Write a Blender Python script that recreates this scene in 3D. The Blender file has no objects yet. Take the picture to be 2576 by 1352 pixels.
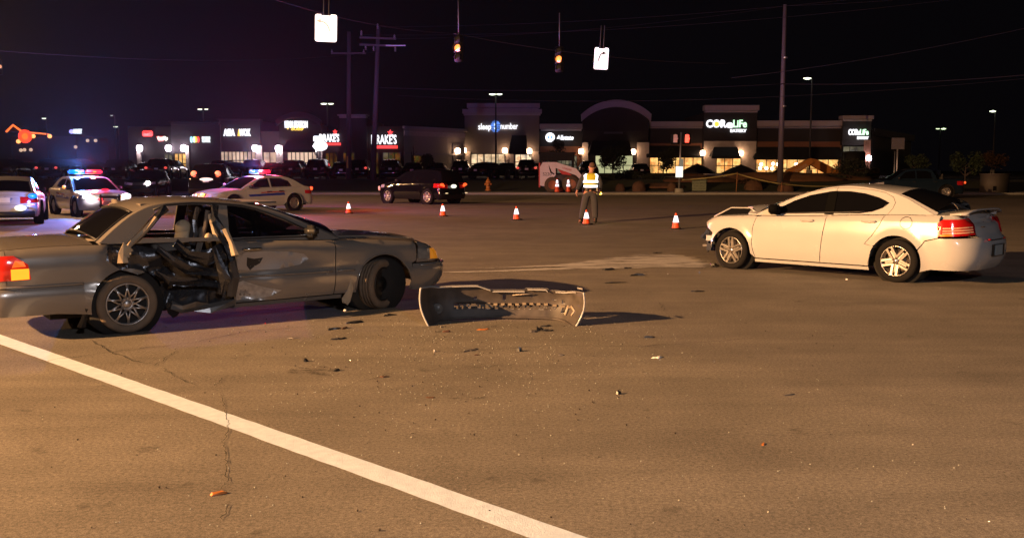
import bpy, bmesh, math, random
import numpy as np
from mathutils import Vector, Matrix, noise
from mathutils.geometry import delaunay_2d_cdt

random.seed(7)
R = math.radians
SC = bpy.context.scene
COL = SC.collection

# ------------------------------------------------------------ camera, sky, exposure
F_PX, EYE, HORIZON = 2430.0, 1.65, 428.0
PITCH = math.atan((676 - HORIZON) / F_PX)
cam_d = bpy.data.cameras.new('camera')
cam_d.sensor_width = 36.0
cam_d.lens = 36.0 * F_PX / 2576.0
cam_d.clip_start = 0.1
cam_d.clip_end = 3000
cam = bpy.data.objects.new('camera', cam_d)
cam.location = (0, 0, EYE)
cam.rotation_euler = (math.pi / 2 - PITCH, 0, 0)
COL.objects.link(cam)
SC.camera = cam

world = bpy.data.worlds.new('World')
SC.world = world
world.use_nodes = True
bg = world.node_tree.nodes['Background']
bg.inputs['Color'].default_value = (0.55, 0.5, 0.75, 1)
bg.inputs['Strength'].default_value = 0.0022

SC.view_settings.view_transform = 'Standard'
SC.view_settings.look = 'None'
SC.view_settings.exposure = 0.0
SC.view_settings.gamma = 1.0
SC.cycles.use_denoising = True
SC.cycles.max_bounces = 6
SC.cycles.transparent_max_bounces = 8
SC.cycles.sample_clamp_indirect = 3.0
SC.cycles.caustics_reflective = False
SC.cycles.caustics_refractive = False

AMBER = (1.0, 0.52, 0.21)
LAMP = (-24.0, -2.6, 8.8)        # the amber street lamp left of the picture
LAMP3 = (-31.0, 50.0, 9.0)       # a third amber lamp, out of frame at the left, over the far lanes
FILL_LAMP = (4.5, -7.0, 7.2)        # white fill lamp added behind the camera


def light(name, kind, loc, power, color, radius=0.1, parent=None, spot=None, aim=None, blend=0.6):
    d = bpy.data.lights.new(name, kind)
    d.energy = power
    d.color = color
    d.shadow_soft_size = radius
    o = bpy.data.objects.new(name, d)
    o.location = loc
    COL.objects.link(o)
    if spot:
        d.spot_size = R(spot)
        d.spot_blend = blend
    if aim is not None:
        o.rotation_euler = (Vector(aim) - Vector(loc)).to_track_quat('-Z', 'Y').to_euler()
    if parent:
        o.parent = parent
    return o


light('street_lamp_light', 'SPOT', LAMP, 136000, AMBER, 0.16, spot=108, aim=(6, 11, 0), blend=0.55)
light('street_lamp_light', 'SPOT', LAMP3, 24000, AMBER, 0.16, spot=120, aim=(-8, 46, 0), blend=0.8)
light('street_lamp_light', 'SPOT', FILL_LAMP, 3000, (0.93, 0.92, 1.0), 0.2, spot=128, aim=(2.5, 4, 0), blend=.7)  # added white fill, hung on an invented lamp post

# ------------------------------------------------------------ pixels of the photograph to places
_c, _s = math.cos(PITCH), math.sin(PITCH)


def ray(u, v):
    x, y = (u - 1288) / F_PX, -(v - 676) / F_PX
    return Vector((x, _c + y * _s, -_s + y * _c))


def pt(u, v, Y):
    r = ray(u, v)
    return Vector((0, 0, EYE)) + r * (Y / r.y)


def G(u, v, z=0.0):
    r = ray(u, v)
    return Vector((0, 0, EYE)) + r * ((z - EYE) / r.z)


def fx(u, Y):
    return (u - 1288) / F_PX * Y


def ground_z(Y):
    t = min(1, max(0, (Y - 67.5) / 7.5))
    return 0.8 * t * t * (3 - 2 * t) + (0.12 if Y > 66.2 else 0)


# ------------------------------------------------------------ objects
def tag(o, label=None, cat=None, group=None, kind=None):
    if label: o['label'] = label
    if cat: o['category'] = cat
    if group: o['group'] = group
    if kind: o['kind'] = kind
    return o


def empty(name, loc=(0, 0, 0), rz=0.0, label=None, cat=None, group=None):
    o = bpy.data.objects.new(name, None)
    o.empty_display_size = 0.2
    o.location = loc
    o.rotation_euler = (0, 0, rz)
    COL.objects.link(o)
    return tag(o, label, cat, group)


def link(name, me, mat=None, parent=None, loc=None):
    if mat is not None:
        me.materials.clear()
        for m in (mat if isinstance(mat, (list, tuple)) else [mat]):
            me.materials.append(m)
    o = bpy.data.objects.new(name, me)
    COL.objects.link(o)
    if parent: o.parent = parent
    if loc is not None: o.location = loc
    return o


def copy_tree(o, parent=None):
    c = o.copy()
    COL.objects.link(c)
    if parent: c.parent = parent
    for ch in KIDS(o):
        copy_tree(ch, c)
    return c


def KIDS(o):
    return [x for x in list(COL.objects) if x.parent == o]


class MB:
    """collects simple shapes and links them as one mesh"""

    def __init__(s):
        s.v, s.f, s.sm, s.mi = [], [], [], []

    def add(s, vs, fs, smooth=False, mi=0):
        b = len(s.v)
        s.v += [tuple(p) for p in vs]
        s.f += [tuple(i + b for i in f) for f in fs]
        s.sm += [smooth] * len(fs)
        s.mi += [mi] * len(fs)
        return s

    def box(s, c, d, rz=0.0, rx=0.0, ry=0.0, mi=0, taper=1.0):
        M = Matrix.Translation(c) @ Matrix.Rotation(rz, 4, 'Z') @ Matrix.Rotation(ry, 4, 'Y') @ Matrix.Rotation(rx, 4, 'X')
        vs = []
        for z in (-1, 1):
            k = taper if z > 0 else 1
            for x, y in ((-1, -1), (1, -1), (1, 1), (-1, 1)):
                vs.append(M @ Vector((x * d[0] / 2 * k, y * d[1] / 2 * k, z * d[2] / 2)))
        return s.add(vs, [(3, 2, 1, 0), (4, 5, 6, 7), (0, 1, 5, 4), (1, 2, 6, 5), (2, 3, 7, 6), (3, 0, 4, 7)], mi=mi)

    def tube(s, pts, r, n=8, cap=True, mi=0, smooth=True):
        pts = [Vector(p) for p in pts]
        rs = r if isinstance(r, (list, tuple)) else [r] * len(pts)
        vs, up = [], None
        for i, p in enumerate(pts):
            d = (pts[min(i + 1, len(pts) - 1)] - pts[max(i - 1, 0)]).normalized()
            if up is None:
                up = Vector((0, 0, 1)) if abs(d.z) < 0.9 else Vector((1, 0, 0))
            a = d.cross(up).normalized()
            b = a.cross(d).normalized()
            up = b
            for k in range(n):
                t = 2 * math.pi * k / n
                vs.append(p + (a * math.cos(t) + b * math.sin(t)) * rs[i])
        fs = []
        for i in range(len(pts) - 1):
            for k in range(n):
                k2 = (k + 1) % n
                fs.append((i * n + k, i * n + k2, (i + 1) * n + k2, (i + 1) * n + k))
        if cap:
            fs.append(tuple(reversed(range(n))))
            fs.append(tuple(range((len(pts) - 1) * n, len(pts) * n)))
        return s.add(vs, fs, smooth, mi)

    def lathe(s, prof, M=Matrix.Identity(4), n=24, mi=0, smooth=True, a0=0.0, a1=2 * math.pi):
        """prof: (radius, axial) pairs turned about local Z"""
        full = abs(a1 - a0 - 2 * math.pi) < 1e-6
        m = n if full else n + 1
        vs = [M @ Vector((r * math.cos(a0 + (a1 - a0) * k / n), r * math.sin(a0 + (a1 - a0) * k / n), z))
              for r, z in prof for k in range(m)]
        fs = []
        for i in range(len(prof) - 1):
            for k in range(n):
                k2 = (k + 1) % m
                fs.append((i * m + k, i * m + k2, (i + 1) * m + k2, (i + 1) * m + k))
        return s.add(vs, fs, smooth, mi)

    def ball(s, c, r, sx=1, sy=1, sz=1, n=10, mi=0):
        prof = [(math.sin(math.pi * i / n) + 1e-4, -math.cos(math.pi * i / n)) for i in range(n + 1)]
        M = Matrix.Translation(c) @ Matrix.Diagonal((r * sx, r * sy, r * sz, 1))
        return s.lathe(prof, M, max(8, n + 4), mi)

    def prism(s, poly, M, d, mi=0):
        """outline in local XY, thickness d along Z"""
        n = len(poly)
        vs = [M @ Vector((x, y, -d / 2)) for x, y in poly] + [M @ Vector((x, y, d / 2)) for x, y in poly]
        fs = [tuple(reversed(range(n))), tuple(range(n, 2 * n))]
        fs += [(i, (i + 1) % n, n + (i + 1) % n, n + i) for i in range(n)]
        return s.add(vs, fs, mi=mi)

    def mesh(s, name):
        me = bpy.data.meshes.new(name)
        me.from_pydata(s.v, [], s.f)
        me.polygons.foreach_set('use_smooth', s.sm)
        me.polygons.foreach_set('material_index', s.mi)
        me.update()
        return me

    def build(s, name, mat, parent=None, loc=None, bevel=0.0, seg=2):
        me = s.mesh(name)
        if bevel:
            bm = bmesh.new()
            bm.from_mesh(me)
            bmesh.ops.bevel(bm, geom=list(bm.edges), offset=bevel, segments=seg, affect='EDGES', clamp_overlap=True)
            for f in bm.faces: f.smooth = True
            bm.to_mesh(me)
            bm.free()
        return link(name, me, mat, parent, loc)


def XZ(loc=(0, 0, 0)):
    """local XY drawn upright: x along X, y along Z, thickness along Y"""
    return Matrix.Translation(loc) @ Matrix.Rotation(math.pi / 2, 4, 'X')


# ------------------------------------------------------------ materials
MATS = {}


def mat(name, col, rough=0.6, metal=0.0, coat=0.0, spec=0.5, var=0.12, scale=8.0, bump=0.0, emit=None, es=0.0, alpha=None, bscale=None, rvar=0.1):
    if name in MATS: return MATS[name]
    m = bpy.data.materials.new(name)
    MATS[name] = m
    m.use_nodes = True
    nt = m.node_tree
    N, L = nt.nodes, nt.links
    b = N['Principled BSDF']
    tc = N.new('ShaderNodeTexCoord')
    nz = N.new('ShaderNodeTexNoise')
    nz.inputs['Scale'].default_value = scale
    nz.inputs['Detail'].default_value = 6
    L.new(tc.outputs['Object'], nz.inputs['Vector'])
    mx = N.new('ShaderNodeMix')
    mx.data_type = 'RGBA'
    mx.inputs[6].default_value = tuple(max(0, c * (1 - var)) for c in col) + (1,)
    mx.inputs[7].default_value = tuple(min(1, c * (1 + var)) for c in col) + (1,)
    L.new(nz.outputs['Fac'], mx.inputs[0])
    L.new(mx.outputs[2], b.inputs['Base Color'])
    mr = N.new('ShaderNodeMapRange')
    mr.inputs['To Min'].default_value = max(0.02, rough - rvar)
    mr.inputs['To Max'].default_value = min(1, rough + rvar)
    L.new(nz.outputs['Fac'], mr.inputs['Value'])
    L.new(mr.outputs['Result'], b.inputs['Roughness'])
    b.inputs['Metallic'].default_value = metal
    b.inputs['Coat Weight'].default_value = coat
    b.inputs['Coat Roughness'].default_value = 0.06
    b.inputs['Specular IOR Level'].default_value = spec
    if bump:
        bn = N.new('ShaderNodeBump')
        n2 = N.new('ShaderNodeTexNoise')
        n2.inputs['Scale'].default_value = bscale or scale * 6
        n2.inputs['Detail'].default_value = 8
        L.new(tc.outputs['Object'], n2.inputs['Vector'])
        L.new(n2.outputs['Fac'], bn.inputs['Height'])
        bn.inputs['Strength'].default_value = bump
        bn.inputs['Distance'].default_value = 0.02
        L.new(bn.outputs['Normal'], b.inputs['Normal'])
    if emit:
        b.inputs['Emission Color'].default_value = tuple(emit) + (1,)
        b.inputs['Emission Strength'].default_value = es
    return m


def glass(name, tint=(0.5, 0.5, 0.5), clear=0.6, rough=0.02):
    if name in MATS: return MATS[name]
    m = bpy.data.materials.new(name)
    MATS[name] = m
    m.use_nodes = True
    N, L = m.node_tree.nodes, m.node_tree.links
    b = N['Principled BSDF']
    b.inputs['Base Color'].default_value = (0.004, 0.004, 0.005, 1)
    b.inputs['Roughness'].default_value = rough
    b.inputs['Specular IOR Level'].default_value = 0.7
    tr = N.new('ShaderNodeBsdfTransparent')
    tr.inputs['Color'].default_value = tuple(tint) + (1,)
    mx = N.new('ShaderNodeMixShader')
    fr = N.new('ShaderNodeFresnel')
    fr.inputs['IOR'].default_value = 1.5
    mr = N.new('ShaderNodeMapRange')
    mr.inputs['To Min'].default_value = clear
    mr.inputs['To Max'].default_value = 0.0
    mr.inputs['From Max'].default_value = 0.7
    L.new(fr.outputs['Fac'], mr.inputs['Value'])
    L.new(mr.outputs['Result'], mx.inputs['Fac'])
    L.new(b.outputs['BSDF'], mx.inputs[1])
    L.new(tr.outputs['BSDF'], mx.inputs[2])
    L.new(mx.outputs['Shader'], N['Material Output'].inputs['Surface'])
    return m


def glow(name, col, strength, base=(0.5, 0.5, 0.5)):
    return mat(name, base, 0.35, emit=col, es=strength, var=0.05)


def add_label_text(name, body, size, M, material, parent=None, extrude=0.02, align='CENTER', shear=0.0, bold=0.0, space=1.0, sx=1.0):
    cu = bpy.data.curves.new(name, 'FONT')
    cu.body = body
    cu.size = size
    cu.extrude = extrude
    cu.align_x = align
    cu.align_y = 'CENTER'
    cu.shear = shear
    cu.offset = bold
    cu.space_character = space
    cu.resolution_u = 3
    cu.materials.append(material)
    t = bpy.data.objects.new(name, cu)
    COL.objects.link(t)
    bpy.context.view_layer.update()
    me = bpy.data.meshes.new_from_object(t.evaluated_get(bpy.context.evaluated_depsgraph_get()))
    bpy.data.objects.remove(t)
    me.name = name
    o = bpy.data.objects.new(name, me)
    COL.objects.link(o)
    if parent: o.parent = parent
    o.matrix_local = M @ Matrix.Diagonal((sx, 1, 1, 1))
    return o

# ------------------------------------------------------------ ground materials
def asphalt(name, base, patches=True):
    m = bpy.data.materials.new(name)
    m.use_nodes = True
    N, L = m.node_tree.nodes, m.node_tree.links
    b = N['Principled BSDF']
    tc = N.new('ShaderNodeTexCoord')

    def nz(scale, detail=5, rough=0.6, sc=None, rot=0.0):
        n = N.new('ShaderNodeTexNoise')
        n.inputs['Scale'].default_value = scale
        n.inputs['Detail'].default_value = detail
        n.inputs['Roughness'].default_value = rough
        mp = N.new('ShaderNodeMapping')
        mp.inputs['Scale'].default_value = sc or (1, 1, 1)
        mp.inputs['Rotation'].default_value = (0, 0, rot)
        L.new(tc.outputs['Object'], mp.inputs['Vector'])
        L.new(mp.outputs['Vector'], n.inputs['Vector'])
        return n.outputs['Fac']

    def ramp(src, a, c, lo, hi):
        r = N.new('ShaderNodeMapRange')
        r.inputs['From Min'].default_value = a
        r.inputs['From Max'].default_value = c
        r.inputs['To Min'].default_value = lo
        r.inputs['To Max'].default_value = hi
        L.new(src, r.inputs['Value'])
        return r.outputs['Result']

    def mul(x, y):
        k = N.new('ShaderNodeMath')
        k.operation = 'MULTIPLY'
        L.new(x, k.inputs[0])
        L.new(y, k.inputs[1])
        return k.outputs[0]
    f = ramp(nz(150, 3, 0.85), 0.35, 0.65, 0.5, 1.5)            # aggregate
    f = mul(f, ramp(nz(42, 6, 0.85), 0.38, 0.62, 0.55, 1.45))
    f = mul(f, ramp(nz(1.1, 6, 0.6), 0.3, 0.7, 0.84, 1.16))      # broad wear
    f = mul(f, ramp(nz(1.2, 4, 0.6, (0.25, 2.2, 1), R(-12)), 0.35, 0.65, 0.88, 1.1))   # streaks along the lanes
    f = mul(f, ramp(nz(0.18, 2, 0.5), 0.35, 0.65, 0.9, 1.12))
    if patches:
        f = mul(f, ramp(nz(3.1, 3, 0.5), 0.66, 0.74, 1.0, 0.62))    # oil spots
        v = N.new('ShaderNodeTexVoronoi')                        # pale stone chips
        v.inputs['Scale'].default_value = 55
        L.new(tc.outputs['Object'], v.inputs['Vector'])
        f = mul(f, ramp(v.outputs['Distance'], 0.03, 0.11, 1.9, 1.0))
    c = N.new('ShaderNodeMix')
    c.data_type = 'RGBA'
    c.blend_type = 'MULTIPLY'
    c.inputs[0].default_value = 1
    c.inputs[6].default_value = base + (1,)
    L.new(f, c.inputs[7])
    L.new(c.outputs[2], b.inputs['Base Color'])
    L.new(ramp(nz(60, 3), 0.3, 0.7, 0.62, 0.95), b.inputs['Roughness'])
    b.inputs['Specular IOR Level'].default_value = 0.35
    bn = N.new('ShaderNodeBump')
    bn.inputs['Strength'].default_value = 0.55
    bn.inputs['Distance'].default_value = 0.006
    L.new(nz(150, 4, 0.8), bn.inputs['Height'])
    L.new(bn.outputs['Normal'], b.inputs['Normal'])
    return m


M_ROAD = asphalt('asphalt', (0.182, 0.16, 0.128))
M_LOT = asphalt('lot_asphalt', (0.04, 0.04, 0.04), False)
M_PAINT = mat('road_paint', (0.64, 0.73, 0.88), 0.6, var=0.25, scale=14, bump=0.3, bscale=120)
M_WORN = mat('worn_road_paint', (0.3, 0.29, 0.27), 0.7, var=0.5, scale=5)
M_CONC = mat('kerb_concrete', (0.27, 0.26, 0.24), 0.85, var=0.25, scale=2, bump=0.3)
M_GRASS = mat('dark_grass', (0.02, 0.028, 0.012), 0.95, var=0.5, scale=3, bump=0.8, bscale=20)
M_SOIL = mat('dug_soil', (0.1, 0.045, 0.02), 0.95, var=0.4, scale=3, bump=0.8, bscale=12)


def sheet(name, rows, z=None, m=None, kind='structure', parent=None):
    """rows: lists of points of equal length"""
    k = len(rows[0])
    vs = [p for r in rows for p in r]
    fs = [(i * k + j, i * k + j + 1, (i + 1) * k + j + 1, (i + 1) * k + j) for i in range(len(rows) - 1) for j in range(k - 1)]
    b = MB()
    b.add(vs, fs, True)
    o = b.build(name, m, parent)
    return tag(o, kind=kind)


XS = [-420, -90, -40, 0, 40, 90, 420]
sheet('road', [[(x, y, 0) for x in XS] for y in (-90, 0, 30, 66.0)], m=M_ROAD)
kb = MB()
kb.box((0, 66.1, 0.03), (840, 0.22, 0.18))
kb.box((0, 65.4, 0.004), (840, 1.1, 0.016))
kb.box((0, 68.2, 0.09), (840, 1.8, 0.08), rx=0.04)
tag(kb.build('kerb', M_CONC, bevel=0.012, seg=1), kind='structure')
ys = [66.2 + i * 0.6 for i in range(16)] + [78, 79.5]
rnd = random.Random(3)
rows = []
for i, y in enumerate(ys):
    rows.append([(x, y, ground_z(y) - 0.05 + (rnd.uniform(-.04, .05) if 2 < i < 17 else 0)) for x in [-420] + list(range(-90, 91, 3)) + [420]])
o = sheet('grass_verge', rows, m=M_GRASS)
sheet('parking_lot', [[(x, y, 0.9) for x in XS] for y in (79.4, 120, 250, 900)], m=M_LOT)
GZ = 0.9


def strip_line(name, a, b, w, m, z=0.005, parent=None, wav=0.0, n=30, label=None):
    a, b = Vector((a[0], a[1], z)), Vector((b[0], b[1], z))
    d = (b - a).normalized()
    nn = Vector((-d.y, d.x, 0))
    r = random.Random(5)
    rows = []
    for i in range(n + 1):
        p = a.lerp(b, i / n)
        rows.append([p - nn * (w / 2 + r.uniform(-wav, wav)), p + nn * (w / 2 + r.uniform(-wav, wav))])
    return sheet(name, rows, m=m)


strip_line('road_marking', (-13.0, 17.2), (5.0, -0.5), 0.185, M_PAINT, wav=0.004, n=200)
strip_line('road_marking', (-15.8, 20.5), (-7.52, 32.8), 0.12, M_WORN, wav=0.01)
strip_line('road_marking', (-7.52, 32.9), (-2.84, 41.6), 0.12, M_WORN, wav=0.01)
strip_line('road_marking', (-2.84, 41.7), (5.6, 59.6), 0.13, M_WORN, wav=0.01)
strip_line('road_marking', (-9.9, 33.0), (-1.72, 51.8), 0.12, M_WORN, wav=0.01)
strip_line('road_marking', (-1.7, 51.9), (2.9, 63.0), 0.13, M_WORN, wav=0.01)
strip_line('road_marking', (-24, 36.4), (-14, 36.3), 0.14, M_WORN, wav=0.01)
strip_line('road_marking', (14, 49), (45, 52), 0.13, M_WORN, wav=0.01)
strip_line('road_marking', (12, 56), (60, 60), 0.13, M_WORN, wav=0.01)

# cracks: thin dark grooves traced over the road
M_CRACK = mat('dark_crack', (0.012, 0.011, 0.01), 0.95)


def crack(pix, w, seed, sub=9, jit=0.02):
    r = random.Random(seed)
    P = [G(u, v, 0.0045) for u, v in pix]
    pts = []
    for i in range(len(P) - 1):
        for k in range(sub):
            q = P[i].lerp(P[i + 1], k / sub)
            pts.append(q + Vector((r.uniform(-jit, jit), r.uniform(-jit, jit), 0)))
    pts.append(P[-1])
    rows = []
    for i, p in enumerate(pts):
        d = (pts[min(i + 1, len(pts) - 1)] - pts[max(0, i - 1)]).normalized()
        nn = Vector((-d.y, d.x, 0))
        ww = w * (0.25 + 0.75 * r.random()) * min(1, 0.3 + 3 * min(i, len(pts) - 1 - i) / len(pts))
        rows.append([p - nn * ww / 2 + Vector((0, 0, .0015)), p + nn * ww / 2 + Vector((0, 0, .0015))])
    sheet('road_crack', rows, m=M_CRACK)


crack([(553, 985), (560, 1005), (571, 1040), (574, 1070), (563, 1110), (570, 1150), (566, 1190), (572, 1210), (550, 1235)], 0.007, 1, 7, 0.012)
crack([(572, 1262), (568, 1285), (556, 1305)], 0.008, 2, 6, 0.01)
crack([(228, 852), (268, 880), (330, 905), (392, 918)], 0.013, 3)
crack([(392, 918), (430, 890), (445, 880)], 0.01, 4)
crack([(405, 925), (450, 950), (492, 968)], 0.01, 5)
crack([(568, 945), (540, 970)], 0.009, 6)
crack([(0, 925), (130, 905), (330, 878), (480, 862), (640, 830), (720, 825), (860, 812)], 0.012, 7, 12, 0.03)
crack([(1000, 905), (1180, 882), (1400, 868), (1620, 870), (1900, 850), (2100, 848)], 0.009, 8, 12, 0.03)
crack([(1662, 760), (1672, 782)], 0.012, 9)
crack([(700, 1010), (1000, 935), (1300, 915)], 0.007, 10, 12, 0.04)

# pale absorbent powder spread over the spilt oil
m = bpy.data.materials.new('absorbent_powder')
m.use_nodes = True
N, L = m.node_tree.nodes, m.node_tree.links
bb = N['Principled BSDF']
bb.inputs['Base Color'].default_value = (0.42, 0.40, 0.37, 1)
bb.inputs['Roughness'].default_value = 0.95
tc = N.new('ShaderNodeTexCoord')
mp = N.new('ShaderNodeMapping')
mp.inputs['Scale'].default_value = (0.7, 2.4, 1)
mp.inputs['Rotation'].default_value = (0, 0, R(-16))
nz = N.new('ShaderNodeTexNoise')
nz.inputs['Scale'].default_value = 1.9
nz.inputs['Detail'].default_value = 9
nz.inputs['Roughness'].default_value = 0.68
L.new(tc.outputs['Object'], mp.inputs[0])
L.new(mp.outputs[0], nz.inputs['Vector'])
mr = N.new('ShaderNodeMapRange')
mr.inputs['From Min'].default_value = 0.33
mr.inputs['From Max'].default_value = 0.50
at = N.new('ShaderNodeAttribute')
at.attribute_name = 'edge'
ad = N.new('ShaderNodeMath')
ad.operation = 'SUBTRACT'
L.new(nz.outputs['Fac'], ad.inputs[0])
L.new(at.outputs['Fac'], ad.inputs[1])
L.new(ad.outputs[0], mr.inputs['Value'])
L.new(mr.outputs[0], bb.inputs['Alpha'])


def powder(pix, thick, z=0.006):
    pts = [G(u, v, 0) for u, v in pix]
    xs = [p.x for p in pts]
    rows, ed = [], []
    K, n = 10, 60
    for i in range(n + 1):
        x = xs[0] + (xs[-1] - xs[0]) * i / n
        yc, w = float(np.interp(x, xs, [p.y for p in pts])), float(np.interp(x, xs, thick))
        fr = i / n
        rows.append([(x, yc + w * (j / K * 2 - 1), z) for j in range(K + 1)])
        ed += [0.0 + 0.3 * abs(j / K * 2 - 1) ** 4 + 0.2 * max(0, 1 - min(fr, 1 - fr) * 12) for j in range(K + 1)]
    o = sheet('absorbent_powder', rows, m=m, kind='stuff')
    at_ = o.data.attributes.new('edge', 'FLOAT', 'POINT')
    at_.data.foreach_set('value', ed)
    return o


POWDER = m


def stain_mat(name, col, lo, hi, scale):
    global m
    m = POWDER.copy()
    m.name = name
    for n in m.node_tree.nodes:
        if n.type == 'BSDF_PRINCIPLED':
            n.inputs['Base Color'].default_value = col
            n.inputs['Roughness'].default_value = .45
        if n.type == 'MAP_RANGE':
            n.inputs['From Min'].default_value = lo
            n.inputs['From Max'].default_value = hi
        if n.type == 'TEX_NOISE': n.inputs['Scale'].default_value = scale
    return m


m = POWDER
tag(powder([(1180, 676), (1300, 673), (1420, 668), (1520, 661), (1620, 655), (1720, 655), (1800, 660)], [.05, .1, .3, .8, 1.4, 1.5, 1.0], .010), 'wide pale dusting of absorbent powder reaching the white car')
tag(powder([(1090, 686), (1250, 682), (1400, 676), (1500, 670), (1600, 664), (1700, 662), (1795, 664)], [0.1, 0.14, 0.25, 0.55, 0.95, 1.0, 0.6]), 'denser streak of absorbent powder in front of the white car')

m = stain_mat('oil_mark', (.035, .03, .026, 1), .46, .72, 11)
for pp, tt in (([(715, 935), (760, 930), (810, 934), (850, 940)], [.1, .22, .25, .1]), ([(1120, 1000), (1170, 1003), (1230, 1001)], [.03, .06, .03])):
    o = powder(pp, tt)
    o.name = 'oil_stain'
    o['label'] = 'dark oily stain on the road'

# ------------------------------------------------------------ buildings of the retail strip
M_TAN = mat('tan_render', (0.22, 0.18, 0.16), 0.9, var=0.12, scale=1.2, bump=0.15)
M_DKW = mat('dark_brown_render', (0.028, 0.022, 0.022), 0.9, var=0.2, scale=1.2)
M_CORN = mat('pale_cornice', (0.38, 0.33, 0.33), 0.85, var=0.12, scale=1.5)
M_STONE = mat('pale_stone', (0.58, 0.48, 0.42), 0.9, var=0.2, scale=2.2, bump=0.3, bscale=9)
M_BRICK = mat('red_brick', (0.22, 0.09, 0.05), 0.9, var=0.3, scale=4, bump=0.3, bscale=16)
M_AWN = mat('black_canvas', (0.014, 0.014, 0.017), 0.8)
M_FRAME = mat('black_window_frame', (0.02, 0.02, 0.02), 0.4)
M_GREYW = mat('grey_render', (0.06, 0.05, 0.055), 0.9, var=0.15, scale=1.0)
M_METAL = mat('galvanised_metal', (0.32, 0.33, 0.35), 0.45, metal=0.8, var=0.15)
M_DKMET = mat('dark_metal', (0.02, 0.02, 0.022), 0.6, metal=0.2)
M_SCONCE = glow('lamp_globe', (1.0, 0.62, 0.36), 14)
M_SCONCE2 = glow('cool_lamp_globe', (1.0, 0.86, 0.98), 20)


def pane_mat(name, c1, c2, strength, scale=1.2, dark=0.25, seed=0.0):
    """a lit shop interior seen through its pane: uneven warm light, darker fittings below"""
    m = bpy.data.materials.new(name)
    m.use_nodes = True
    N, L = m.node_tree.nodes, m.node_tree.links
    b = N['Principled BSDF']
    b.inputs['Base Color'].default_value = (0.02, 0.02, 0.02, 1)
    b.inputs['Roughness'].default_value = 0.08
    tc = N.new('ShaderNodeTexCoord')
    mp = N.new('ShaderNodeMapping')
    mp.inputs['Location'].default_value = (seed, seed * 2, seed)
    L.new(tc.outputs['Object'], mp.inputs[0])
    vo = N.new('ShaderNodeTexVoronoi')
    vo.inputs['Scale'].default_value = scale * 2.2
    nz = N.new('ShaderNodeTexNoise')
    nz.inputs['Scale'].default_value = scale
    nz.inputs['Detail'].default_value = 4
    L.new(mp.outputs[0], vo.inputs['Vector'])
    L.new(mp.outputs[0], nz.inputs['Vector'])
    mx = N.new('ShaderNodeMix')
    mx.data_type = 'RGBA'
    mx.inputs[6].default_value = c1 + (1,)
    mx.inputs[7].default_value = c2 + (1,)
    sp = N.new('ShaderNodeSeparateColor')
    L.new(vo.outputs['Color'], sp.inputs[0])
    L.new(sp.outputs[0], mx.inputs[0])
    mr = N.new('ShaderNodeMapRange')
    mr.inputs['From Min'].default_value = 0.35
    mr.inputs['From Max'].default_value = 0.62
    mr.inputs['To Min'].default_value = dark * strength
    mr.inputs['To Max'].default_value = strength
    L.new(nz.outputs['Fac'], mr.inputs['Value'])
    L.new(mx.outputs[2], b.inputs['Emission Color'])
    L.new(mr.outputs[0], b.inputs['Emission Strength'])
    return m


P_YEL = pane_mat('lit_yellow_interior', (1.0, 0.62, 0.2), (0.95, 0.34, 0.08), 1.5, 1.1, 0.3)
P_PALE = pane_mat('lit_pale_interior', (0.75, 0.72, 0.38), (0.6, 0.62, 0.33), 0.8, 0.4, 0.8)
P_SLEEP = pane_mat('lit_cream_interior', (1.0, 0.75, 0.45), (0.7, 0.4, 0.2), 1.3, 0.8, 0.2, 3.0)
P_DIM = pane_mat('dim_bar_interior', (0.7, 0.2, 0.04), (0.25, 0.25, 0.04), 0.22, 0.9, 0.02, 5.0)
P_ROSE = pane_mat('lit_rosy_interior', (1.0, 0.72, 0.5), (0.9, 0.6, 0.45), 0.9, 0.7, 0.5, 8.0)
P_GREY = pane_mat('faint_grey_interior', (0.3, 0.3, 0.25), (0.7, 0.6, 0.35), 0.3, 0.6, 0.1, 2.0)


def U(u, Y):
    return fx(u, Y)


def Z(v, Y):
    return pt(1288, v, Y).z


def block(bld, name, u0, u1, v, Y, m, depth=12.0, dy=0.0, z0=GZ, v1=None):
    x0, x1 = U(u0, Y), U(u1, Y)
    zt = Z(v, Y)
    zb = z0 if v1 is None else Z(v1, Y)
    return MB().box(((x0 + x1) / 2, Y + dy + depth / 2, (zt + zb) / 2), (x1 - x0, depth, zt - zb)).build(name, m, bld)


def window(bld, u0, u1, v0, Y, pane, nx=3, nz=2, z0=None, y=-0.03, name='window', half=None):
    """frame with mullions; each pane of glass a sub-part"""
    x0, x1 = U(u0, Y), U(u1, Y)
    zt = Z(v0, Y)
    zb = GZ + 0.35 if z0 is None else z0
    b = MB()
    w = 0.09
    yy = Y + y
    for i in range(nx + 1):
        x = x0 + (x1 - x0) * i / nx
        b.box((x, yy, (zt + zb) / 2), (w, 0.12, zt - zb + w))
    splits = [zb + (zt - zb) * j / nz for j in range(nz + 1)]
    if half: splits[1] = zb + (zt - zb) * half
    for z in splits:
        b.box(((x0 + x1) / 2, yy + 0.004, z), (x1 - x0 - w, 0.1, w))
    f = b.build(name, M_FRAME, bld)
    for i in range(nx):
        for j in range(nz):
            xa, xb = x0 + (x1 - x0) * i / nx + w / 2, x0 + (x1 - x0) * (i + 1) / nx - w / 2
            MB().box(((xa + xb) / 2, yy + 0.02, (splits[j] + splits[j + 1]) / 2), (xb - xa, 0.02, splits[j + 1] - splits[j] - w)).build('pane', pane, f)
    return f


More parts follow.
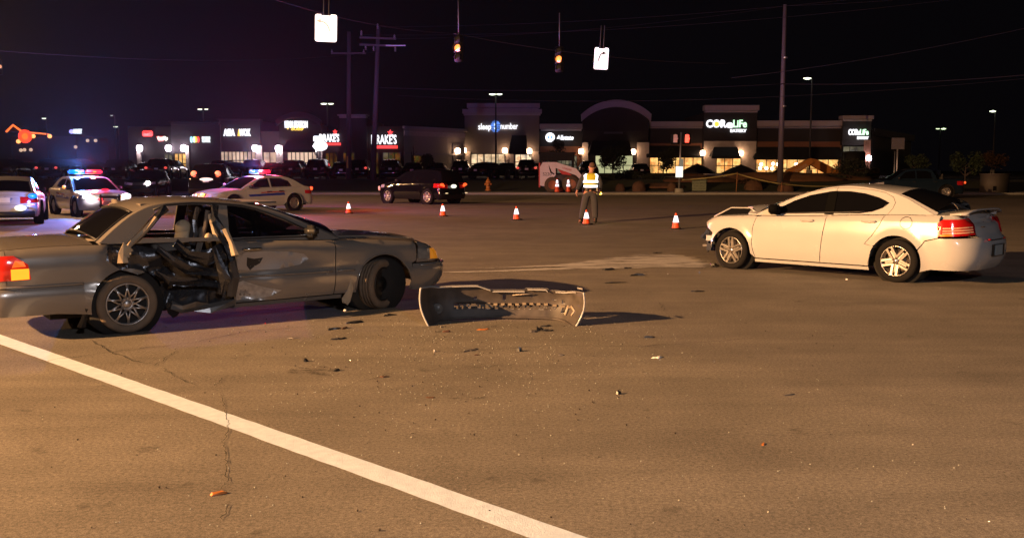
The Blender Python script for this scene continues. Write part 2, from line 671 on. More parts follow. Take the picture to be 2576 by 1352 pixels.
def sconce(bld, u, v, Y, power=420, m=None, color=(1.0, 0.52, 0.29), dy=-0.55, sz=1.0):
    p = pt(u, v, Y)
    b = MB()
    b.tube([(p.x + .1, Y, p.z - .55), (p.x, Y + dy * .6, p.z - .6), (p.x, Y + dy, p.z - .3)], 0.035, 6)
    b.box((p.x + .1, Y - .04, p.z - .55), (0.16, 0.08, 0.4))
    b.lathe([(0.05, -.3), (0.16, -.24)], Matrix.Translation((p.x, Y + dy, p.z)), 8)
    w = b.build('wall_lamp', M_DKMET, bld)
    g = MB().lathe([(0.02, -.25), (0.2, -.22), (0.25, 0), (0.22, .2), (0.02, .27)], Matrix.Translation((p.x, Y + dy, p.z)) @ Matrix.Scale(sz * 1.3, 4), 10).build('lamp_globe', m or M_SCONCE, w)
    light('wall_lamp_light', 'POINT', (p.x, Y + dy - .05, p.z - 0.05), power * .35, color, 0.28, parent=bld)
    light('wall_lamp_light', 'SPOT', (p.x, Y + dy + .1, p.z - 0.1), power * 3.6, color, 0.2, parent=bld, spot=165, aim=(p.x, Y + dy + .4, p.z - 3), blend=.5)
    return w


def awning(bld, ut0, ut1, vt, ub0, ub1, vb, Y, out=1.3):
    a, b_, c, d = U(ut0, Y), U(ut1, Y), U(ub0, Y), U(ub1, Y)
    zt, zb = Z(vt, Y), Z(vb, Y)
    b = MB()
    vs = [(a, Y - .02, zt), (b_, Y - .02, zt), (d, Y - out, zb), (c, Y - out, zb), (c, Y - out, zb - .25), (d, Y - out, zb - .25), (c, Y - .02, zb), (d, Y - .02, zb)]
    b.add(vs, [(0, 1, 2, 3), (3, 2, 5, 4), (0, 3, 6), (1, 7, 2)])
    o = b.build('awning', M_AWN, bld)
    so = o.modifiers.new('thickness', 'SOLIDIFY')
    so.thickness = 0.04
    return o


def cornice(bld, u0, u1, v0, v1, Y, m=M_CORN, out=0.45, depth=1.0):
    x0, x1 = U(u0, Y), U(u1, Y)
    zt, zb = Z(v0, Y), Z(v1, Y)
    b = MB()
    b.box(((x0 + x1) / 2, Y - out / 2 + depth / 2, (zt + zb) / 2 + .12), (x1 - x0, out + depth, zt - zb - .24))
    b.box(((x0 + x1) / 2, Y - out / 4 + depth / 2, zb + .1), (x1 - x0 - .3, out / 2 + depth, .2))
    return b.build('cornice', m, bld)


YR = 121.0
rs = empty('retail_building', (U(1660, YR), YR, GZ), 0, 'long tan and brown shop building right of centre with an arched middle parapet', 'shop building', 'retail buildings behind the junction')
rs_in = Matrix.Translation((-U(1660, YR), -YR, -GZ))


def finish(root):
    """children were built in world space: keep them there under the empty"""
    bpy.context.view_layer.update()
    for c in KIDS(root):
        c.matrix_parent_inverse = root.matrix_world.inverted()


block(rs, 'wall', 1170, 1356, 276, YR, M_TAN, 14)
cornice(rs, 1165, 1362, 275, 290, YR, out=0.5)
cornice(rs, 1176, 1357, 260, 276, YR, out=0.25)
MB().box((U(1263, YR), YR - .06, GZ + 1.35), (U(1356, YR) - U(1170, YR) + .1, .16, .12)).build('stone_ledge', M_CORN, rs)
for u0, u1 in ((1171, 1184), (1272, 1292), (1338, 1356)):
    block(rs, 'pilaster', u0, u1, 381, YR, M_STONE, 0.2, dy=-0.14)
window(rs, 1186, 1217, 387, YR, P_SLEEP, 2, 2)
window(rs, 1219, 1270, 387, YR, P_SLEEP, 3, 2)
window(rs, 1296, 1337, 388, YR, P_SLEEP, 3, 2, half=.6)
awning(rs, 1288, 1324, 341, 1279, 1325, 383, YR)
block(rs, 'wall', 1356.3, 1463, 329, YR + .6, M_DKW, 13)
block(rs, 'brick_panel', 1358, 1462, 368, YR + .5, M_BRICK, 0.3)
cornice(rs, 1357, 1464, 312, 329, YR + .6, out=0.6)
window(rs, 1372, 1450, 392, YR + .5, P_GREY, 4, 2)
block(rs, 'wall', 1465, 1628, 330, YR - .5, M_DKW, 14)
for u0, u1 in ((1463, 1478), (1600, 1630)):
    block(rs, 'pilaster', u0, u1, 358, YR - .5, M_STONE, 0.25, dy=-0.17)
# arched parapet
ax0, ax1 = U(1459, YR), U(1632, YR)
za, zb = Z(288, YR - .5), Z(252, YR - .5)
half = (ax1 - ax0) / 2
hh = zb - za
rad = (half * half + hh * hh) / (2 * hh)
cz = zb - rad
am = math.asin(half / rad)
arc = [(math.sin(-am + 2 * am * i / 20) * rad, cz + math.cos(-am + 2 * am * i / 20) * rad) for i in range(21)]
inn = [(x * .985, z - .85) for x, z in arc]
MB().prism(arc + inn[::-1], XZ(((ax0 + ax1) / 2, YR - .7, 0)), 1.0).build('cornice', M_CORN, rs)
wallp = [(x * .96, z - .4) for x, z in arc]
b0 = Z(332, YR)
MB().prism([(-half * .94, b0)] + wallp + [(half * .94, b0)], XZ(((ax0 + ax1) / 2, YR - .3, 0)), 0.8).build('parapet', M_DKW, rs)
awning(rs, 1488, 1580, 355, 1477, 1584, 386, YR - .5, 1.5)
window(rs, 1496, 1590, 391, YR - .5, P_PALE, 4, 2, half=.45)
block(rs, 'wall', 1630, 1764, 323, YR + .6, M_DKW, 13)
block(rs, 'brick_panel', 1632, 1764, 360, YR + .5, M_BRICK, 0.3)
cornice(rs, 1626, 1765, 306, 323, YR + .6, out=0.6)
awning(rs, 1630, 1757, 367, 1620, 1757, 392, YR + .5, 1.4)
window(rs, 1632, 1762, 396, YR + .5, P_YEL, 6, 2)
block(rs, 'wall', 1766, 1898, 283, YR - .5, M_DKW, 14)
cornice(rs, 1766, 1901, 265, 283, YR - .5, out=0.4)
block(rs, 'stone_band', 1767, 1897, 355, YR - .5, M_STONE, 0.3, dy=-.16)
window(rs, 1799, 1860, 397, YR - .75, P_YEL, 3, 2)
awning(rs, 1793, 1850, 370, 1781, 1852, 394, YR - .75, 1.3)
block(rs, 'wall', 1899, 2112, 323, YR + .3, M_DKW, 13)
block(rs, 'brick_panel', 1900, 2110, 356, YR + .25, M_BRICK, 0.3)
cornice(rs, 1890, 2112, 304, 323, YR + .3, out=0.6)
awning(rs, 1900, 2106, 370, 1885, 2107, 397, YR + .2, 1.4)
window(rs, 1898, 2104, 401, YR + .2, P_YEL, 8, 2, half=.35)
block(rs, 'wall', 2112, 2183, 305, YR - .5, M_DKW, 3, v1=365)
block(rs, 'pilaster', 2166, 2183, 352, YR - .5, M_BRICK, 0.4, dy=-.1)
cornice(rs, 2108, 2186, 291, 305, YR - .5, out=0.4)
window(rs, 2114, 2166, 368, YR - .45, P_GREY, 3, 3)
# side wall running back on the right
xa, ya, xb, yb = U(2184, YR), YR, U(2284, 146), 146
M_SIDE = Matrix.Identity(4)
sw = MB()
zt = Z(322, YR)
sw.add([(xa, ya, GZ), (xb, yb, GZ), (xb, yb, zt), (xa, ya, zt), (xa - 6, ya + 3, GZ), (xb - 12, yb, GZ), (xb - 12, yb, zt), (xa - 6, ya + 3, zt)],
       [(0, 1, 2, 3), (3, 2, 6, 7), (1, 5, 6, 2)])
sw.build('wall', mat('dim_side_render', (.26, .19, .15), .9, var=.15, scale=1), rs)
sw = MB()
sw.add([(xa + .3, ya - .3, zt - .9), (xb + .5, yb, zt - .9), (xb + .5, yb, zt), (xa + .3, ya - .3, zt), (xa, ya, zt - .9), (xb, yb, zt - .9)],
       [(0, 1, 2, 3), (0, 4, 5, 1), (3, 2, 5, 4)])
sw.build('cornice', M_CORN, rs)
for (u, v, dd) in ((1167, 378, 0), (1270, 379, 0), (1331.5, 380, 0), (1461, 381, -.5), (1592, 382, -.5), (1765.5, 385, -.5), (1861, 386, -.5)):
    sconce(rs, u, v, YR + dd)
sconce(rs, 2143, 396, YR - .5, 160, M_SCONCE2)
sconce(rs, 2181.5, 398, YR - .5, 160, M_SCONCE2)
# hanging lamp globes inside the last bay
for u, v in ((1915, 413), (1912, 423), (1928, 423), (1945, 412), (1957, 413), (1943, 424), (2003, 413), (2075, 417), (2138, 428)):
    p = pt(u, v, YR)
    MB().ball((p.x, YR + .02, p.z), 0.2).build('pendant_lamp', M_SCONCE, rs)
finish(rs)

# left-hand strip
YL = 105.0
ls = empty('retail_building', (U(660, YL), YL, GZ), 0, 'dim row of shops behind the police cars with a rounded parapet', 'shop building', 'retail buildings behind the junction')
block(ls, 'wall', 330, 438, 318, YL, M_DKW, 14)
block(ls, 'wall', 438, 560, 312, YL - .3, M_GREYW, 14)
cornice(ls, 436, 562, 305, 314, YL - .3, M_GREYW)
block(ls, 'wall', 560, 660, 303, YL, M_GREYW, 14)
cornice(ls, 556, 662, 299, 308, YL, M_GREYW)
block(ls, 'wall', 660, 707, 330, YL + .3, M_GREYW, 13)
block(ls, 'wall', 707, 812, 312, YL - .3, M_DKW, 14)
ax0, ax1 = U(704, YL), U(815, YL)
za, zb = Z(304, YL), Z(282, YL)
half, hh = (ax1 - ax0) / 2, zb - za
rad = (half * half + hh * hh) / (2 * hh)
cz = zb - rad
am = math.asin(half / rad)
arc = [(math.sin(-am + 2 * am * i / 16) * rad, cz + math.cos(-am + 2 * am * i / 16) * rad) for i in range(17)]
MB().prism(arc + [(x * .98, z - .6) for x, z in arc][::-1], XZ(((ax0 + ax1) / 2, YL - .5, 0)), .9).build('cornice', M_GREYW, ls)
MB().prism([(-half * .93, Z(314, YL))] + [(x * .95, z - .3) for x, z in arc] + [(half * .93, Z(314, YL))], XZ(((ax0 + ax1) / 2, YL - .2, 0)), .6).build('parapet', M_DKW, ls)
block(ls, 'wall', 812, 858, 334, YL + .3, M_GREYW, 13)
block(ls, 'wall', 858, 926, 296, YL - .3, M_GREYW, 14)
cornice(ls, 855, 929, 288, 297, YL - .3, M_CORN)
for u0, u1 in ((352, 362), (474, 482), (648, 664), (700, 716), (806, 815)):
    block(ls, 'pilaster', u0, u1, 366, YL - .3, M_STONE, 0.25, dy=-.2)
window(ls, 445, 474, 386, YL - .3, P_YEL, 3, 2)
window(ls, 420, 440, 386, YL - .3, P_GREY, 2, 2)
window(ls, 560, 647, 381, YL, P_ROSE, 9, 2, half=.6)
window(ls, 667, 716, 382, YL + .2, P_ROSE, 3, 2, half=.5)
window(ls, 727, 800, 381, YL - .3, P_ROSE, 7, 2, half=.5)
window(ls, 822, 852, 384, YL + .3, P_DIM, 3, 1)
window(ls, 866, 895, 384, YL - .3, P_DIM, 3, 1)
awning(ls, 727, 800, 355, 722, 804, 378, YL - .3)
for (u, v) in ((356, 373), (428, 373), (466, 373), (645, 373), (703, 374), (793, 374)):
    sconce(ls, u, v, YL - .3, 110, M_SCONCE2, (1.0, 0.72, 0.62))
finish(ls)

# restaurant between the two strips
rb = empty('restaurant_building', (U(975, YL), YL, GZ), 0, 'low restaurant with a dark sign front and a pale side wall left of centre', 'restaurant', 'retail buildings behind the junction')
zt = Z(317, YL)
x0, x1, x2 = U(926, YL), U(1018, YL), U(1170, 113)
MB().box(((x0 + x1) / 2, YL + 4, (zt + GZ) / 2), (x1 - x0, 8, zt - GZ)).build('wall', M_DKW, rb)
b = MB()
b.add([(x1, YL, GZ), (x2, 113, GZ), (x2, 113, zt), (x1, YL, zt)], [(0, 1, 2, 3)])
b.add([(x1, YL, zt), (x2, 113, zt), (x2, 121, zt), (x1, 121, zt)], [(0, 1, 2, 3)])
b.build('side_wall', mat('lit_side_render', (.42, .35, .30), .9, var=.1, scale=1.2), rb)  # brighter render colour stands in for the light on this wall
dv = Vector((x2 - x1, 113 - YL, 0)).normalized()
nv = Vector((dv.y, -dv.x, 0))
ln = math.hypot(x2 - x1, 113 - YL)
ang = math.atan2(dv.y, dv.x)
mid = Vector(((x1 + x2) / 2, (YL + 113) / 2, 0)) + nv * .08
MB().box((mid.x, mid.y, zt - .12), (ln + .2, .3, .26), rz=ang).build('coping', M_CORN, rb)
MB().box((mid.x, mid.y, zt - .75), (ln, .1, .5), rz=ang).build('stone_band', M_STONE, rb)
MB().box((mid.x, mid.y, GZ + 2.55), (ln, .12, .2), rz=ang).build('stone_ledge', M_CORN, rb)
q = Vector((x1, YL, 0)) + dv * (ln * .22)
for k, (f, w) in enumerate(((.19, 1.5), (.36, .9))):
    q = Vector((x1, YL, 0)) + dv * (ln * f) + nv * .06
    fr = MB().box((q.x, q.y, GZ + 1.25), (w, .14, 2.3), rz=ang).build('window', M_FRAME, rb)
    MB().box((q.x + nv.x * .08, q.y + nv.y * .08, GZ + 1.25), (w - .2, .02, 2.1), rz=ang).build('pane', P_DIM, fr)
q = Vector((x1, YL, 0)) + dv * (ln * .86) + nv * .06
MB().box((q.x, q.y, GZ + 1.9), (1.6, .08, 3.8), rz=ang).build('service_door', M_GREYW, rb)
window(rb, 936, 955, 383, YL, P_DIM, 2, 1)
window(rb, 965, 1010, 383, YL, P_DIM, 3, 1)
sconce(rb, 1152, 380, 112.0, 260)
finish(rb)

# diner far on the left with neon along its gable
YD = 150.0
db = empty('diner_building', (U(95, YD), YD, GZ), 0, 'distant diner outlined in orange neon at the far left', 'restaurant', 'retail buildings behind the junction')
M_NEON = glow('orange_neon', (1.0, 0.16, 0.02), 1.6)
block(db, 'wall', 38, 200, 342, YD, M_DKW, 12)
x0, x1, xm = U(44, YD), U(84, YD), U(61.5, YD)
z0, z1 = Z(333, YD), Z(316, YD)
MB().prism([(x0, z0), (x1, z0), (xm, z1)], XZ((0, YD - .3, 0)), 3).build('gable', M_DKW, db)
MB().tube([(x0, YD - 2, z0), (xm, YD - 2, z1), (x1, YD - 2, z0)], 0.16, 6).build('neon_tube', M_NEON, db)
MB().tube([(x1, YD - 1, Z(333, YD)), (U(139, YD), YD - 1, Z(338, YD))], 0.12, 6).build('neon_tube', M_NEON, db)
for u, v in ((53, 356), (90, 343), (131, 343)):
    p = pt(u, v, YD)
    MB().ball((p.x, YD - .8, p.z), .32).build('wall_lamp', glow('amber_globe', (1.0, 0.35, 0.1), 2.2), db)
for u, v in ((59, 378), (68, 377), (84, 377), (196, 370), (226, 354), (246, 354)):
    p = pt(u, v, YD)
    MB().ball((p.x, YD - .8, p.z), .26).build('wall_lamp', glow('dim_globe', (0.9, 0.6, 0.4), 0.7), db)
finish(db)

# ------------------------------------------------------------ lit shop signs
E_WHITE = glow('sign_white', (0.93, 0.95, 1.0), 1.6)
E_RED = glow('sign_red', (1.0, 0.05, 0.04), 1.5)
E_BLUE = glow('sign_blue', (0.12, 0.3, 1.0), 1.5)
E_YEL = glow('sign_yellow', (1.0, 0.62, 0.05), 1.4)
E_GRN = glow('sign_green', (0.55, 1.0, 0.6), 1.8)
E_CYAN = glow('sign_cyan', (0.3, 0.75, 1.0), 1.5)
UNLIT = mat('unlit_letters', (0.6, 0.57, 0.6), 0.6)


def sign(u, v, Y, label, name='shop_sign', cat='sign', group='lit shop signs on the buildings'):
    p = pt(u, v, Y)
    return empty(name, (p.x, Y, p.z), 0, label, cat, group)


def word(root, body, u0, u1, vc, Y, h, m, name='lettering', x0=None, **k):
    """a word fitted between two pixel columns; h in metres"""
    p = root.location
    o = add_label_text(name, body, h, Matrix.Identity(4), m, root, 0.06, **k)
    bpy.context.view_layer.update()
    w = o.dimensions.x
    sx = (U(u1, Y) - U(u0, Y)) / max(w, .01)
    o.matrix_local = XZ(((U(u0, Y) + U(u1, Y)) / 2 - p.x, -.12, Z(vc, Y) - p.z)) @ Matrix.Diagonal((sx, 1, 1, 1))
    return o


PX = 20.08  # photograph pixels per metre at the right-hand facade
s = sign(1253, 318, YR, 'white lettering with a round blue emblem on the tall tan shop front')
word(s, 'sleep', 1204, 1236, 319, YR - .2, 1.05, E_WHITE, bold=.012)
word(s, 'number', 1259, 1302, 318, YR - .2, 1.05, E_WHITE, bold=.012)
MB().lathe([(0.001, .1), (0.72, .1), (0.72, 0)], XZ((U(1247, YR) - s.location.x, -.1, 0)) @ Matrix.Scale(-1, 4, (0, 0, 1)) @ Matrix.Scale(.86, 4, (1, 0, 0)), 24, smooth=False).build('round_emblem', E_BLUE, s)
for k, z in enumerate((.22, -.24)):
    MB().ball((U(1246, YR) - s.location.x, -.24, z), .15, 1, .3, 1).build('emblem_dot', glow('pale_blue', (0.6, 0.75, 1), 1.6), s)
s = sign(1405, 346, YR, 'white slanted lettering and round hands emblem on the dark low shop front')
word(s, 'Allstate', 1397, 1441, 347, YR + .3, 0.82, E_WHITE, shear=.25, bold=.02)
d = MB().lathe([(0.001, .1), (0.58, .1), (0.58, 0)], XZ((U(1383, YR) - s.location.x, -.1, 0.02)) @ Matrix.Scale(-1, 4, (0, 0, 1)), 24, smooth=False).build('round_emblem', E_WHITE, s)
for sx in (-1, 1):
    MB().ball((U(1383, YR) - s.location.x + sx * .18, -.25, 0.02), .15, .8, .3, 1.3).build('emblem_hand', E_BLUE, s)
s = sign(1547, 305, YR - .5, 'unlit grey capital lettering under the arched parapet', group=None)
word(s, 'PIEOLOGY', 1490, 1615, 304, YR - 1.0, 0.95, UNLIT, bold=.02)
word(s, 'PIZZERIA', 1533, 1573, 316, YR - 1.0, 0.26, UNLIT)
s = sign(1543, 327, YR - .5, 'pale banner hung below the unlit arched shop name', 'banner', 'banner', None)
MB().box((0, -.1, 0), (U(1571, YR) - U(1524, YR), .04, .95)).build('cloth', mat('banner_cloth', (.1, .09, .1), .8), s)
word(s, 'COMING SOON', 1526, 1564, 326, YR - .5, 0.42, UNLIT)
MB().ball((U(1566, YR) - s.location.x, -.14, -.05), .16, 1, .2, 1).build('round_mark', UNLIT, s)
s = sign(1820, 315, YR - .5, 'large white and green lettering on the dark tower facade')
word(s, 'COR', 1771, 1822, 312, YR - .75, 1.25, E_WHITE, bold=.05)
word(s, 'e', 1822, 1839, 313, YR - .75, 1.3, E_WHITE, bold=.05)
word(s, 'LiFe', 1839, 1873, 312, YR - .75, 1.25, E_GRN, bold=.03)
word(s, 'EATERY', 1832, 1873, 329, YR - .75, 0.5, E_WHITE, bold=.02)
MB().ball((U(1794.5, YR) - s.location.x, -.3, Z(313, YR) - s.location.z), .3, 1, .3, 1).build('yellow_disc', E_YEL, s)
s = sign(2152, 335, YR - .9, 'smaller white and green lettering on the corner tower')
word(s, 'CORe', 2127, 2156, 333, YR - 1.1, .95, E_WHITE, bold=.04)
word(s, 'LiFe', 2156, 2177, 333, YR - 1.1, .95, E_GRN, bold=.03)
word(s, 'EATERY', 2149, 2178, 347, YR - 1.1, .42, E_WHITE, bold=.03)


def drakes(u0, u1, vt, vb, ustar, label):
    s = sign((u0 + u1) / 2, (vt + vb) / 2, YL - .4, label)
    hpx = vb - vt
    k = YL / F_PX
    word(s, "DRAKE'S", u0, u1, vt + hpx * .36, YL - .4, hpx * .93 * k, E_WHITE, bold=.03)
    MB().box((0, -.1, Z(vb - hpx * .12, YL) - s.location.z), ((u1 - u0) * k, .12, hpx * .22 * k)).build('red_bar', E_RED, s)
    star = [(math.sin(math.pi * i / 5) * (.42 if i % 2 == 0 else .2), math.cos(math.pi * i / 5) * (.42 if i % 2 == 0 else .2)) for i in range(10)]
    c = Matrix.Scale(hpx / 41, 4)
    MB().prism(star, XZ((U(ustar, YL) - s.location.x, -.1, Z(vt - 6, YL) - s.location.z)) @ c, .1).build('red_star', E_RED, s)


drakes(937, 1000, 340, 374, 986, 'white capitals over a red bar on the dark restaurant front, behind the pole')
drakes(808, 857, 338, 366, 849, 'smaller white capitals over a red bar, left of the two poles')
s = sign(600, 334, YL - .3, 'white capitals split by an amber mark above the long lit window')
word(s, 'ASIA', 568, 597, 334, YL - .5, .95, E_WHITE, bold=.06)
word(s, 'WOK', 607, 636, 334, YL - .5, .95, E_WHITE, bold=.06)
MB().box((0 + U(602, YL) - U(600, YL), -.1, 0), (.22, .08, .7), ry=.2).build('amber_mark', E_YEL, s)
s = sign(750, 318, YL - .5, 'white sign with yellow word beneath on the rounded parapet')
word(s, 'PENN STATION', 722, 779, 314, YL - .6, .95, E_WHITE, bold=.05)
word(s, 'SUBS', 737, 766, 324, YL - .7, .5, E_YEL, bold=.02)
for u in (733, 770):
    MB().ball((U(u, YL) - s.location.x, -.2, Z(324, YL) - s.location.z), .1).build('yellow_dot', E_YEL, s)
s = sign(372, 336, YL, 'red rounded box sign, the reddest of the signs on the left')
MB().box((0, -.1, 0), (1.15, .2, .62)).build('red_box', E_RED, s, bevel=.12)
s = sign(412, 350, YL, 'red and cream sign just right of the red box sign')
MB().prism([(-.75, .3), (0, .3), (0, -.2), (-.5, -.25)], XZ((0, -.1, 0)), .1).build('red_field', E_RED, s)
word(s, 'Great Clips', 405, 430, 348, YL, .5, glow('sign_cream', (1, .95, .75), 1.6), bold=.03)
s = sign(447, 341, YL, 'white disc and word sign between the red ones')
MB().ball((-.3, -.1, 0), .36, 1, .3, 1).build('white_disc', glow('soft_white', (.85, .95, .95), 1.2), s)
word(s, 'TAN', 447, 459, 341, YL, .6, glow('soft_white', (.85, .95, .95), 1.2), bold=.03)
s = sign(512, 351, YL - .4, 'striped blue, yellow and red sign with two white lines of words')
for u, mm in ((492, E_CYAN), (499, E_GRN), (503, E_YEL), (509, E_RED)):
    MB().ball((U(u, YL) - s.location.x, -.1, 0), .2, .75, .3, 1.7).build('colour_stripe', mm, s)
word(s, 'SPORTS', 515, 536, 347.5, YL - .4, .38, glow('soft_white', (.85, .95, .95), 1.2), bold=.02)
word(s, 'CENTER', 515, 536, 355, YL - .4, .38, glow('soft_white', (.85, .95, .95), 1.2), bold=.02)
s = sign(203, 331, YD, 'far white and violet word sign above the blue flashing lights')
word(s, 'MARKET', 196, 217, 331, YD, .95, glow('soft_white', (.85, .95, .95), 1.2), bold=.04)
MB().ball((U(191, YD) - s.location.x, -.1, 0), .4, 1, .3, .8).build('violet_disc', glow('violet', (.45, .4, 1), 1.4), s)
s = sign(63, 343, YD - 3, 'round orange logo sign on the distant diner front')
MB().lathe([(0.5, -.1), (1.0, -.1), (1.0, .1), (.5, .1), (.5, -.1)], XZ((0, 0, 0)), 20).build('ring', glow('orange_ring', (1, .05, .01), 1.8), s)
MB().ball((0, .1, 0), .6, 1, .2, 1).build('disc', glow('amber_ring', (1, .2, .02), 1.1), s)

# ------------------------------------------------------------ poles, wires, lamps
M_WOOD = mat('weathered_pole', (0.05, 0.04, 0.042), 0.9, var=0.3, scale=3, bump=0.4)
M_STEELP = mat('steel_pole', (0.07, 0.06, 0.075), 0.6, metal=0.0, var=0.2, scale=2)
M_WIRE = mat('grey_cable', (0.010, 0.009, 0.012), 0.7, spec=.2)
M_INS = mat('glazed_insulator', (0.1, 0.1, 0.11), 0.4)


def leaning(name, ub, vb, ut, vt, Y, r0, r1, m, label, group=None):
    g = ground_z(Y)
    a, b_ = pt(ub, vb, Y), pt(ut, vt, Y)
    d = (b_ - a) / max(.01, (b_.z - a.z))
    base = a + d * (g - .3 - a.z)
    o = empty(name, base, 0, label, 'utility pole', group)
    MB().tube([(0, 0, 0), tuple((b_ - base) * .5), tuple(b_ - base)], [r0, (r0 + r1) / 2, r1], 12).build('pole', m, o)
    return o, base, b_


Y1, Y2, Y3 = 75.0, 82.0, 72.0
p1, base1, top1 = leaning('utility_pole', 938, 455, 952, 68, Y1, .23, .15, M_WOOD, 'dark utility pole with two crossarms, right one of the pair', 'utility poles')
t = top1 - base1
for v, w0, w1 in ((97, -42, 47), (115, -42, 48)):
    c = pt(950 - (v - 68) * .036, v, Y1) - base1
    MB().box((c.x + (w0 + w1) / 2 * Y1 / F_PX, -.2, c.z), ((w1 - w0) * Y1 / F_PX, .13, .14), ry=R(2)).build('crossarm', M_WOOD, p1)
for du, v in ((-41, 84), (0, 67), (42, 94), (-30, 120), (44, 124), (-10, 123)):
    c = pt(951 + du, v, Y1) - base1
    MB().lathe([(.03, -.2), (.09, -.18), (.05, -.08), (.09, -.04), (.05, .05), (.08, .08), (.02, .2)], Matrix.Translation((c.x, -.2, c.z)), 8).build('insulator', M_INS, p1)
c = pt(967, 118, Y1) - base1
MB().box((c.x + .9, -.35, c.z + .05), (1.5, .04, .08)).build('bright_strut', M_METAL, p1)
p2, base2, top2 = leaning('utility_pole', 877, 455, 878, 80, Y2, .24, .15, M_WOOD, 'dark utility pole, left one of the pair', 'utility poles')
c = pt(878, 135, Y2) - base2
MB().box((c.x, -.2, c.z), (2.9, .13, .14)).build('crossarm', M_WOOD, p2)
for du in (-42, 38):
    c = pt(878 + du, 131, Y2) - base2
    MB().lathe([(.03, -.2), (.09, -.18), (.05, -.08), (.09, -.04), (.02, .2)], Matrix.Translation((c.x, -.2, c.z)), 8).build('insulator', M_INS, p2)
MB().box((-.02, -.3, 1.7), (.12, .05, 1.0)).build('guy_guard', mat('yellow_plastic', (.5, .4, .03), .5), p2)
p3, base3, top3 = leaning('utility_pole', 1963, 430, 1975, 12, Y3, .24, .13, M_STEELP, 'tall pale steel utility pole standing before the green lettered shop', 'utility poles')
for zz in (6.0, 9.5):
    MB().lathe([(.21, -.05), (.21, .05)], Matrix.Translation((.11, 0, zz)), 12).build('band', M_METAL, p3)


def wire(a, b_, sag, r=.016, label=''):
    pts = []
    for i in range(25):
        f = i / 24
        p = a.lerp(b_, f)
        pts.append((p.x, p.y, p.z - sag * 4 * f * (1 - f)))
    o = MB().tube(pts, r, 5).build('overhead_wire', M_WIRE)
    return tag(o, label, 'wire', 'overhead wires')


wire(pt(951, 68, Y1), pt(2700, -70, 62), .8, .014, 'thin topmost wire running right from the top of the paired pole')
wire(pt(909, 88, Y1 - .2), pt(2700, -40, 62), .9, .014, 'thin wire from the left end of the upper crossarm')
wire(pt(993, 98, Y1 - .2), pt(1978, 15, Y3), .5, .014, 'thin wire reaching the top of the steel pole')
wire(pt(1975, 15, Y3), pt(2800, -60, 60), .3, .014, 'thin wire leaving the steel pole top to the right')
wire(pt(940, 220, Y1), pt(1970, 211, Y3 - .3), .35, .028, 'thick low cable between the wooden and the steel pole')
wire(pt(1970, 211, Y3 - .3), pt(2800, 167, 56), .35, .034, 'thick low cable running right from the steel pole')
wire(pt(1000, 240, Y1), pt(2800, 175, 56), 1.0, .014, 'faint lower wire just beneath the thick cable')
wire(pt(1840, 196, 50), pt(2800, 20, 44), .3, .012, 'faint rising wire at the upper right')
wire(pt(-100, 120, 42), pt(951, 130, Y1), .6, .014, 'faint wire entering from the left to the paired poles')


def lamp_post(ut, vt, Y, heads, label, power=0, ug=None, tint=(0.9, 1.0, 0.72), es=3.0):
    p = pt(ut, vt, Y)
    o = empty('lamp_post', (p.x, Y, GZ), 0, label, 'lamp post', 'lamp posts of the retail car park')
    h = p.z - GZ
    MB().tube([(0, 0, .6), (0, 0, h)], [.1, .07], 8).build('pole', M_DKMET, o)
    MB().lathe([(.0, .8), (.28, .8), (.3, 0)], n=12).build('footing', M_CONC, o)
    k = Y / F_PX
    for dx, w in heads:
        x = dx * k
        MB().tube([(0, 0, h), (x * .5, 0, h + .04)], .035, 6).build('arm', M_DKMET, o)
        hd = MB().box((x, 0, h + .06), (w * k, .38, .14), taper=.75).build('lamp_head', M_DKMET, o, bevel=.02)
        MB().ball((x, -.02, h - .03), w * k * .5, 1, .45, .34).build('lens', glow('lamp_lens_%d' % int(es * 10), tint, es), hd)
    return o


lamp_post(1247, 236, 100, [(-8, 17), (9, 15)], 'lamp post with two heads before the round blue emblem sign')
lamp_post(823, 260, 108, [(-8, 16), (9, 14)], 'lamp post with two heads above the oval white pole sign')
lamp_post(511, 274, 124, [(-8, 12), (8, 10)], 'lamp post with two heads left of centre, above the white capitals')
lamp_post(288, 290, 140, [(-7, 7)], 'dim single lamp post, tallest above the police car lights', es=1.0)
lamp_post(298, 318, 150, [(-7, 12)], 'short single lamp post low between the police lights', es=1.6)
lamp_post(116, 297, 140, [(-5, 12)], 'single lamp post furthest left', es=1.8)
lamp_post(2043, 196, 92, [(-12, 20)], 'single headed lamp post beside the steel utility pole')
lamp_post(2366, 323, 150, [(-7, 10), (7, 14)], 'lamp post with two heads on the right beyond the buildings', tint=(.75, 1, .55), es=2)
lamp_post(2504, 279, 130, [(-7, 16)], 'single headed lamp post furthest right')

# ------------------------------------------------------------ signals and signs hung over the junction
M_SIGW = glow('reflective_glow_white', (0.86, 0.88, 1.0), 1.15, base=(.8, .8, .8))  # emission stands in for light returned by the sign sheeting
M_SIGK = mat('sign_black', (.02, .02, .03), .5)
M_SIGB = mat('signal_housing', (.006, .006, .006), .7, spec=.2)
M_AMB = glow('amber_lens', (1.0, 0.2, 0.006), 1.9)
M_RETRO_GLOW = glow('dim_glow_arrow', (0.3, 0.3, 0.42), .5)  # dim emission in place of returned light on the arrow


